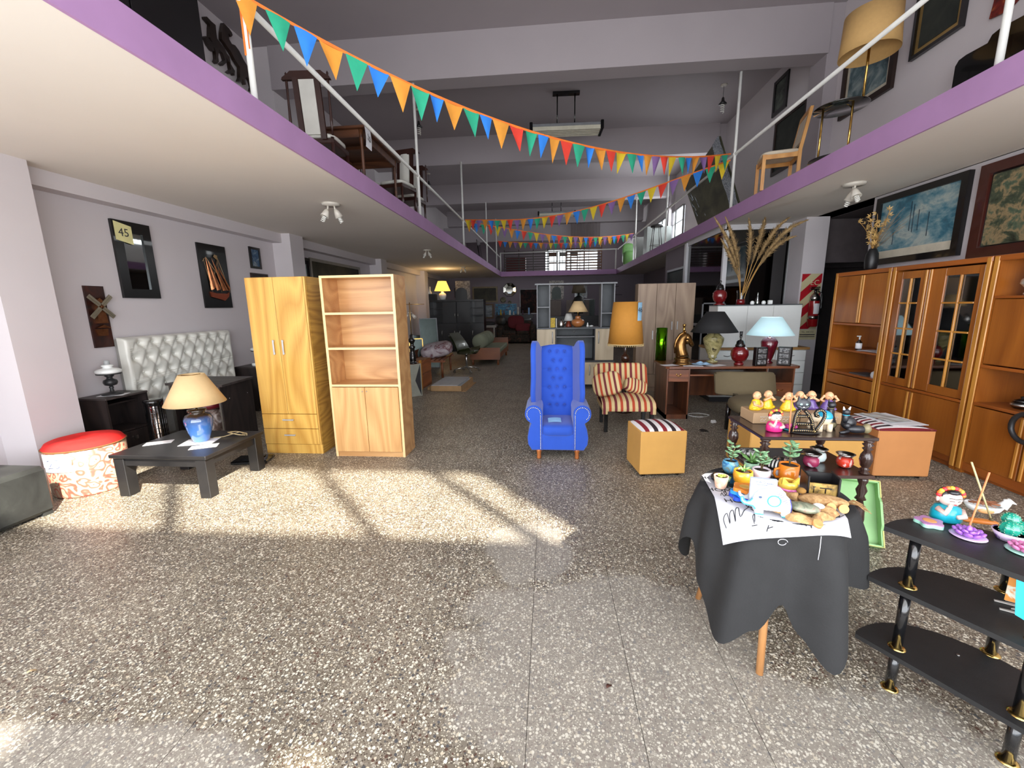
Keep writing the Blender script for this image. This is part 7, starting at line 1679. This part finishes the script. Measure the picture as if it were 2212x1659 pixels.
part('ear', B().tube([(.028+.021*math.cos(2*PI*i/24), -.0315, .058+.021*math.sin(2*PI*i/24)) for i in range(24)], .0026, 5, True).cyl((.028,-.0305,.058),(.028,-.0315,.058),.02,n=24,m=1), t, [ec, mat('pale_wash', (214,224,234), .7)])
part('eye', B().ell((-.018,-.031,.068),(.006,.0015,.005),10), t, mat('slate_dot', (70,90,120), .6))
sp_ = B()
for k in range(22): sp_.ell((.035+.007*(k % 5)+.003*(k//5), -.031, .094-.0075*(k//5)-.005*(k % 5)), (.0016,.0006,.0016), 5)
part('painted_dots', sp_, t, mat('violet_print', (70,70,160), .6), kind='stuff'); part('violet_edge', B().tube([(x, -.031, z) for x, z in eo[1:4]], .0016, 5), t, MATS['violet_print'])
nb = solo('business_cards', B().box(-.044,-.008,0,.044,.008,.105), mat('pale_blue_card', (196,208,232), .7), 'pale blue business cards standing in the elephant holder', 'cards', (.815, 1.55, ZC+.026), R(-14))
cw_ = B()
def sq(x0, x1, z, a, n): cw_.tube([(x0+(x1-x0)*k/n, -.0088, z+a*math.sin(k*2.3)*(1+.4*math.sin(k*.9))) for k in range(n+1)], .0007, 4)
sq(-.028, -.008, .093, .0022, 12); sq(.010, .032, .089, .0024, 14); sq(-.022, .012, .082, .0014, 18); cw_.tube([(0,-.0088,.097),(.006,-.0088,.092),(0,-.0088,.087),(-.006,-.0088,.092)], .0006, 4, True)
for x, z in ((-.034,.094),(.036,.084),(-.036,.082)): cw_.tube([(x+.003*math.cos(k), -.0088, z+.003*math.sin(k)) for k in range(6)], .0005, 4, True)
part('handwriting', cw_, nb, MATS['violet_print'], kind='stuff')
# burlap with stone and pine slices
burl = blotch('burlap_weave', [(.35,(150,112,70)), (.6,(190,152,104))], 60, 3, .9, 0, (1,1,1), .5)
t = thing('burlap_pouch', 'open burlap pouch with wooden slices on the cloth front', 'pouch', (.955, 1.515, ZC+.001))
def brl(u, v):
    a = 2*PI*u; r_ = (.035+.05*v)*(1+.18*math.sin(3*a+1)+.08*math.sin(7*a)); return (r_*math.cos(a)*1.25, r_*math.sin(a)*.8, .006+.018*math.sin(PI*v)*(1+.4*math.sin(5*a))+.004*(1-v))
part('cloth', B().grid(brl, 48, 8).lathe([(.001,.004),(.04,.006)], n=20), t, burl)
cork = mat('cut_wood_slice', (214,150,92), .7, var=.1, scale=60)
part('wood_slice', B().cyl((-.005,-.078,.006),(-.003,-.083,.018),.016,n=14), t, cork)
t2 = solo('stone', B().ell((0,0,0),(.052,.032,.018),18), blotch('green_red_stone', [(.35,(96,100,84)), (.55,(140,144,122)), (.68,(150,110,100))], 30, 4, .3, .8), 'flat green grey polished stone resting on the burlap', 'stone', (.95, 1.515, ZC+.034), R(-25))
t2 = solo('pebble', B().ell((0,0,0),(.02,.012,.011),12), milk, 'small white pebble tied beside the green stone', 'stone', (1.01, 1.53, ZC+.034), R(-20))
t = thing('burlap_bag', 'closed burlap bag tied with twine, two wood slices', 'pouch', (1.07, 1.60, ZC+.001), R(-15))
part('bag', B().ell((0,0,.022),(.085,.04,.022),20).tube([(-.08,.01,.02),(-.11,.03,.014),(-.12,.05,.008)], [.02,.012,.016], 10), t, burl)
for x in (.01,.05): part('wood_slice', B().cyl((x,-.045,.018),(x+.001,-.052,.02),.017,n=14), t, cork)
fr_ = B()
for k in range(24): a = rnd.uniform(-.9,.9); fr_.tube([(.08,.01*a,.024),(.10+.01*rnd.random(),.03*a,.03),(.125+.02*rnd.random(),.05*a,.01)], .0011, 3)
part('fringe', fr_, t, burl, kind='stuff'); part('dried_rose', B().ell((-.07,.02,.045),(.018,.018,.012),10), t, mat('dried_rose', (150,110,50), .9))
# black wooden bin with gold panel
t = thing('letter_bin', 'black wooden bin with distressed gold lettered front', 'box', (1.105, 1.685, ZC), R(-14))
part('side', B().box(-.056,-.045,0,-.048,.045,.10,.002), t, blk); part('side', B().box(.048,-.045,0,.056,.045,.10,.002), t, blk)
part('front', B().box(-.048,-.036,.004,.048,-.03,.070), t, blotch('distressed_gold', [(.35,(70,56,28)), (.5,(150,120,56)), (.7,(180,150,80))], 30, 5)); part('back', B().box(-.048,.03,.004,.048,.036,.094), t, blk); part('bottom', B().box(-.048,-.03,0,.048,.03,.005), t, blk)
tm = B(); tm.tube([(-.03,-.0368,.055),(-.03,-.0368,.03)], .0018, 4).tube([(-.034,-.0368,.055),(-.024,-.0368,.055)], .0018, 4).box(-.01,-.0372,.05,.03,-.036,.054).box(.008,-.0372,.03,.012,-.036,.05).box(-.038,-.0372,.012,.036,-.036,.016)
part('painted_marks', tm, t, mat('black_paint', (16,16,20)))

# ================================================================== BLACK THREE-TIER SHELF
bs = mat('black_shelf_laminate', (28,28,29), .5, var=.15, scale=20, bm=.15)
bp_ = mat('black_gloss_tube', (16,16,18), .18, coat=.5)
EX = Vector((.548,-.836)); EN = Vector((.836,.548)); CC = Vector((1.43,1.335))
t = thing('corner_shelf', 'black half-oval three-tier shelf with gold collared poles', 'shelf', (CC.x, CC.y, 0))
for z, a, b in ((.185,.30,.30), (.45,.29,.28), (.672,.265,.27)):
    ol = []
    for i in range(29):
        th = PI*i/28; x = -a*math.cos(th); y = b*math.sin(th)**.85; q = EX*x+EN*(y-.035); ol.append((q.x, q.y))
    q0 = EX*(a*.98)+EN*(-.05); q1 = EX*(-a*.98)+EN*(-.05); ol += [(q0.x, q0.y), (q1.x, q1.y)]
    part('shelf', B().prism(ol[::-1], z-.018, z, 'z'), t, bs)
goldc = mat('gold_collar', (214,180,104), .2, 1.0, .05)
for (px_, py_), zt_ in (((1.336,1.495),.655), ((1.505,1.24),.655), ((1.66,1.49),.655)):
    x, y = px_-CC.x, py_-CC.y
    for z0, z1 in ((.0,.17),(.185,.435),(.45,.655)): part('pole', B().cyl((x,y,z0),(x,y,z1),.0165,n=18), t, bp_)
    for z in (.008,.190,.455): part('collar', B().lathe([(.028,0),(.028,.003),(.019,.008)], (x,y,z-.008), 20), t, goldc)
solo('screw', B().ell((0,0,0),(.006,.006,.002),8), chrome, 'bare screw head on the bottom tier of the black shelf', 'screw', (1.53, 1.47, .1865))
ZS = .673
doll('doll figurine in turquoise dress with red and yellow flower crown', (1.505, 1.585, ZS), mat('turquoise_glazed_dress', (20,150,170), .3, var=.15, scale=50, coat=.5), R(-8), 1.25)
t = thing('flower_dish', 'lilac and mint flower shaped candle dish left of the doll', 'dish', (1.415, 1.545, ZS)); part('body', B().prism(fo(.036), 0, .012, 'z'), t, mat('mint_dish', (160,214,194), .3, coat=.5)); part('top', B().prism(fo(.0355), .012, .016, 'z'), t, mat('lilac_dish', (180,130,176), .3, coat=.5)); part('well', B().lathe([(.001,.0163),(.018,.0168),(.02,.0162)], n=16), t, cork)
lotus('purple lotus on a lilac leaf plate, left on the black shelf', (1.475, 1.465, ZS), mat('violet_petal', (152,94,190), .3, coat=.5), mat('lilac_plate', (206,180,220), .3), 1.15)
t = thing('incense_holder', 'orange wooden incense holder boat with two sticks', 'ornament', (1.60, 1.565, ZS), R(-14))
part('boat', B().ell((0,0,.009),(.058,.015,.009),18,.8), t, mat('orange_wood', (196,114,40), .4)); part('peg', B().cyl((.035,0,.012),(.035,0,.026),.006,n=8), t, brn)
part('stick', B().cyl((.035,0,.02),(-.052,0,.235),.003,n=6), t, mat('pale_green_incense', (190,180,130), .8)); 
solo('incense_stick', B().cyl((0,0,0),(.060,.03,.20),.0032,n=6), mat('tan_incense', (206,130,84)), 'orange incense stick rising from the purple lotus', 'incense', (1.475, 1.468, ZS+.028))
t = thing('bird_dish', 'white bird shaped dish full of nest twigs', 'dish', (1.70, 1.655, ZS), R(-15))
part('body', B().shell([(.02,0),(.04,.012),(.048,.034)], n=24, sx=1.25, sy=.8).lathe([(.001,.002),(.022,.002)], n=16), t, milk); part('head', B().tube([(.052,0,.028),(.066,0,.05),(.064,0,.062)], [.018,.013,.010], 10).cyl((.066,0,.058),(.092,0,.046),.010,.002,n=8), t, milk); part('painted_wing', B().ell((-.01,-.034,.018),(.026,.003,.01),12), t, mat('ochre_violet_paint', (190,140,90), .4))
tw = B(); 
for k in range(26): a = rnd.uniform(0,6.28); tw.tube([(.045*math.cos(a), .03*math.sin(a), .034+.006*rnd.random()), (-.045*math.cos(a+.5), -.03*math.sin(a+.5), .036+.01*rnd.random())], .0014, 3)
part('twigs', tw, t, mat('rust_twigs', (150,96,66), .8), kind='stuff')
t = thing('cactus_ornament', 'glazed teal cactus cluster in a lilac painted pot', 'ornament', (1.60, 1.455, ZS)); teal = mat('teal_glaze', (16,140,116), .15, var=.15, coat=.8)
part('pot', B().shell([(.034,0),(.048,.03)], n=24).lathe([(.001,.028),(.045,.028)], n=20), t, blotch('lilac_painted_pot', [(.4,(206,184,214)), (.56,(214,200,220)), (.62,(120,80,160))], 24, 3, .3))
for c, r_ in (((-.022,-.014,.048),.027), ((.024,-.008,.046),.025), ((.004,.014,.068),.024)):
    cm = part('cactus_lobe', B().lathe([(.004,-r_*.95),(r_*.75,-r_*.6),(r_,0),(r_*.8,r_*.65),(r_*.3,r_*.97),(.001,r_)], c, 40, flute=.06, nf=9), t, teal)
    dn = B()
    for m_i in range(9):
        for q_ in range(-2, 4): ph = q_*.35; th = 2*PI*m_i/9; dn.ell((c[0]+r_*1.06*math.cos(ph)*math.cos(th), c[1]+r_*1.06*math.cos(ph)*math.sin(th), c[2]+r_*math.sin(ph)), (.0012,.0012,.0012), 4)
    part('spine_dots', dn, cm, mat('pale_dots', (190,220,180), .5), kind='stuff')
lotus('pink lotus on a mint leaf plate at the frame edge', (1.565, 1.375, ZS), mat('rose_petal', (196,110,160), .3, coat=.5), mat('mint_dish', (160,214,194)), 1.1)
# cards rack and hanging card on the middle tier
t = thing('card_rack', 'pale slotted card rack lying on the middle tier', 'rack', (1.60, 1.37, .451), R(-30)); gm = mat('pale_acrylic', (170,166,160), .3)
for k in range(2): part('fork', B().prism([(-.06,-.02+.05*k),(.06,-.02+.05*k),(.06,.012+.05*k),(-.02,.012+.05*k),(-.028,.004+.05*k),(.0,.004+.05*k),(-.01,-.008+.05*k),(-.06,-.014+.05*k)], 0, .004, 'z'), t, gm)
t = thing('hanging_card', 'bright turquoise card with drawn lettering hanging at the shelf', 'card', (1.515, 1.28, .50), R(-35))
part('card', B().prism([(-.03,.0),(.035,-.03),(.065,.125),(-.045,.135)], 0, .002, 'y'), t, mat('turquoise_card', (60,196,220), .5)); part('print', B().prism([(.0,.0),(.02,-.01),(.04,.12),(-.005,.125)], -.001, 0, 'y'), t, mat('pale_print', (210,226,228), .6))
part('drawing', B().tube([(.01+.008*math.sin(k), -.002, .02+.008*k) for k in range(13)], .0014, 4), t, inkd)
t2 = solo('card', B().box(-.05,0,0,.05,.002,.14), blotch('orange_white_card', [(.45,(230,226,210)), (.55,(230,150,70))], 20, 3), 'orange and white card tucked behind the turquoise card', 'card', (1.57, 1.34, .50), R(-35))

# small debris on the floor
for x, y, c, lb in ((GZ(72,1450).x, GZ(72,1450).y, (206,180,140), 'pale dry leaf scrap on the floor near the bottom left'), (GZ(1316,1482).x, GZ(1316,1482).y, (70,36,24), 'small dark brown seed on the floor in the lighter grey patch')):
    solo('dry_leaf', B().grid(lambda u, v: ((u-.5)*.035, (v-.5)*.02*math.sin(PI*min(max(u,.08),.92)), .003+.006*math.sin(4*u+v)), 6, 4), mat('debris_%d' % c[0], c, .8), lb, 'leaf', (x, y, 0), .8)
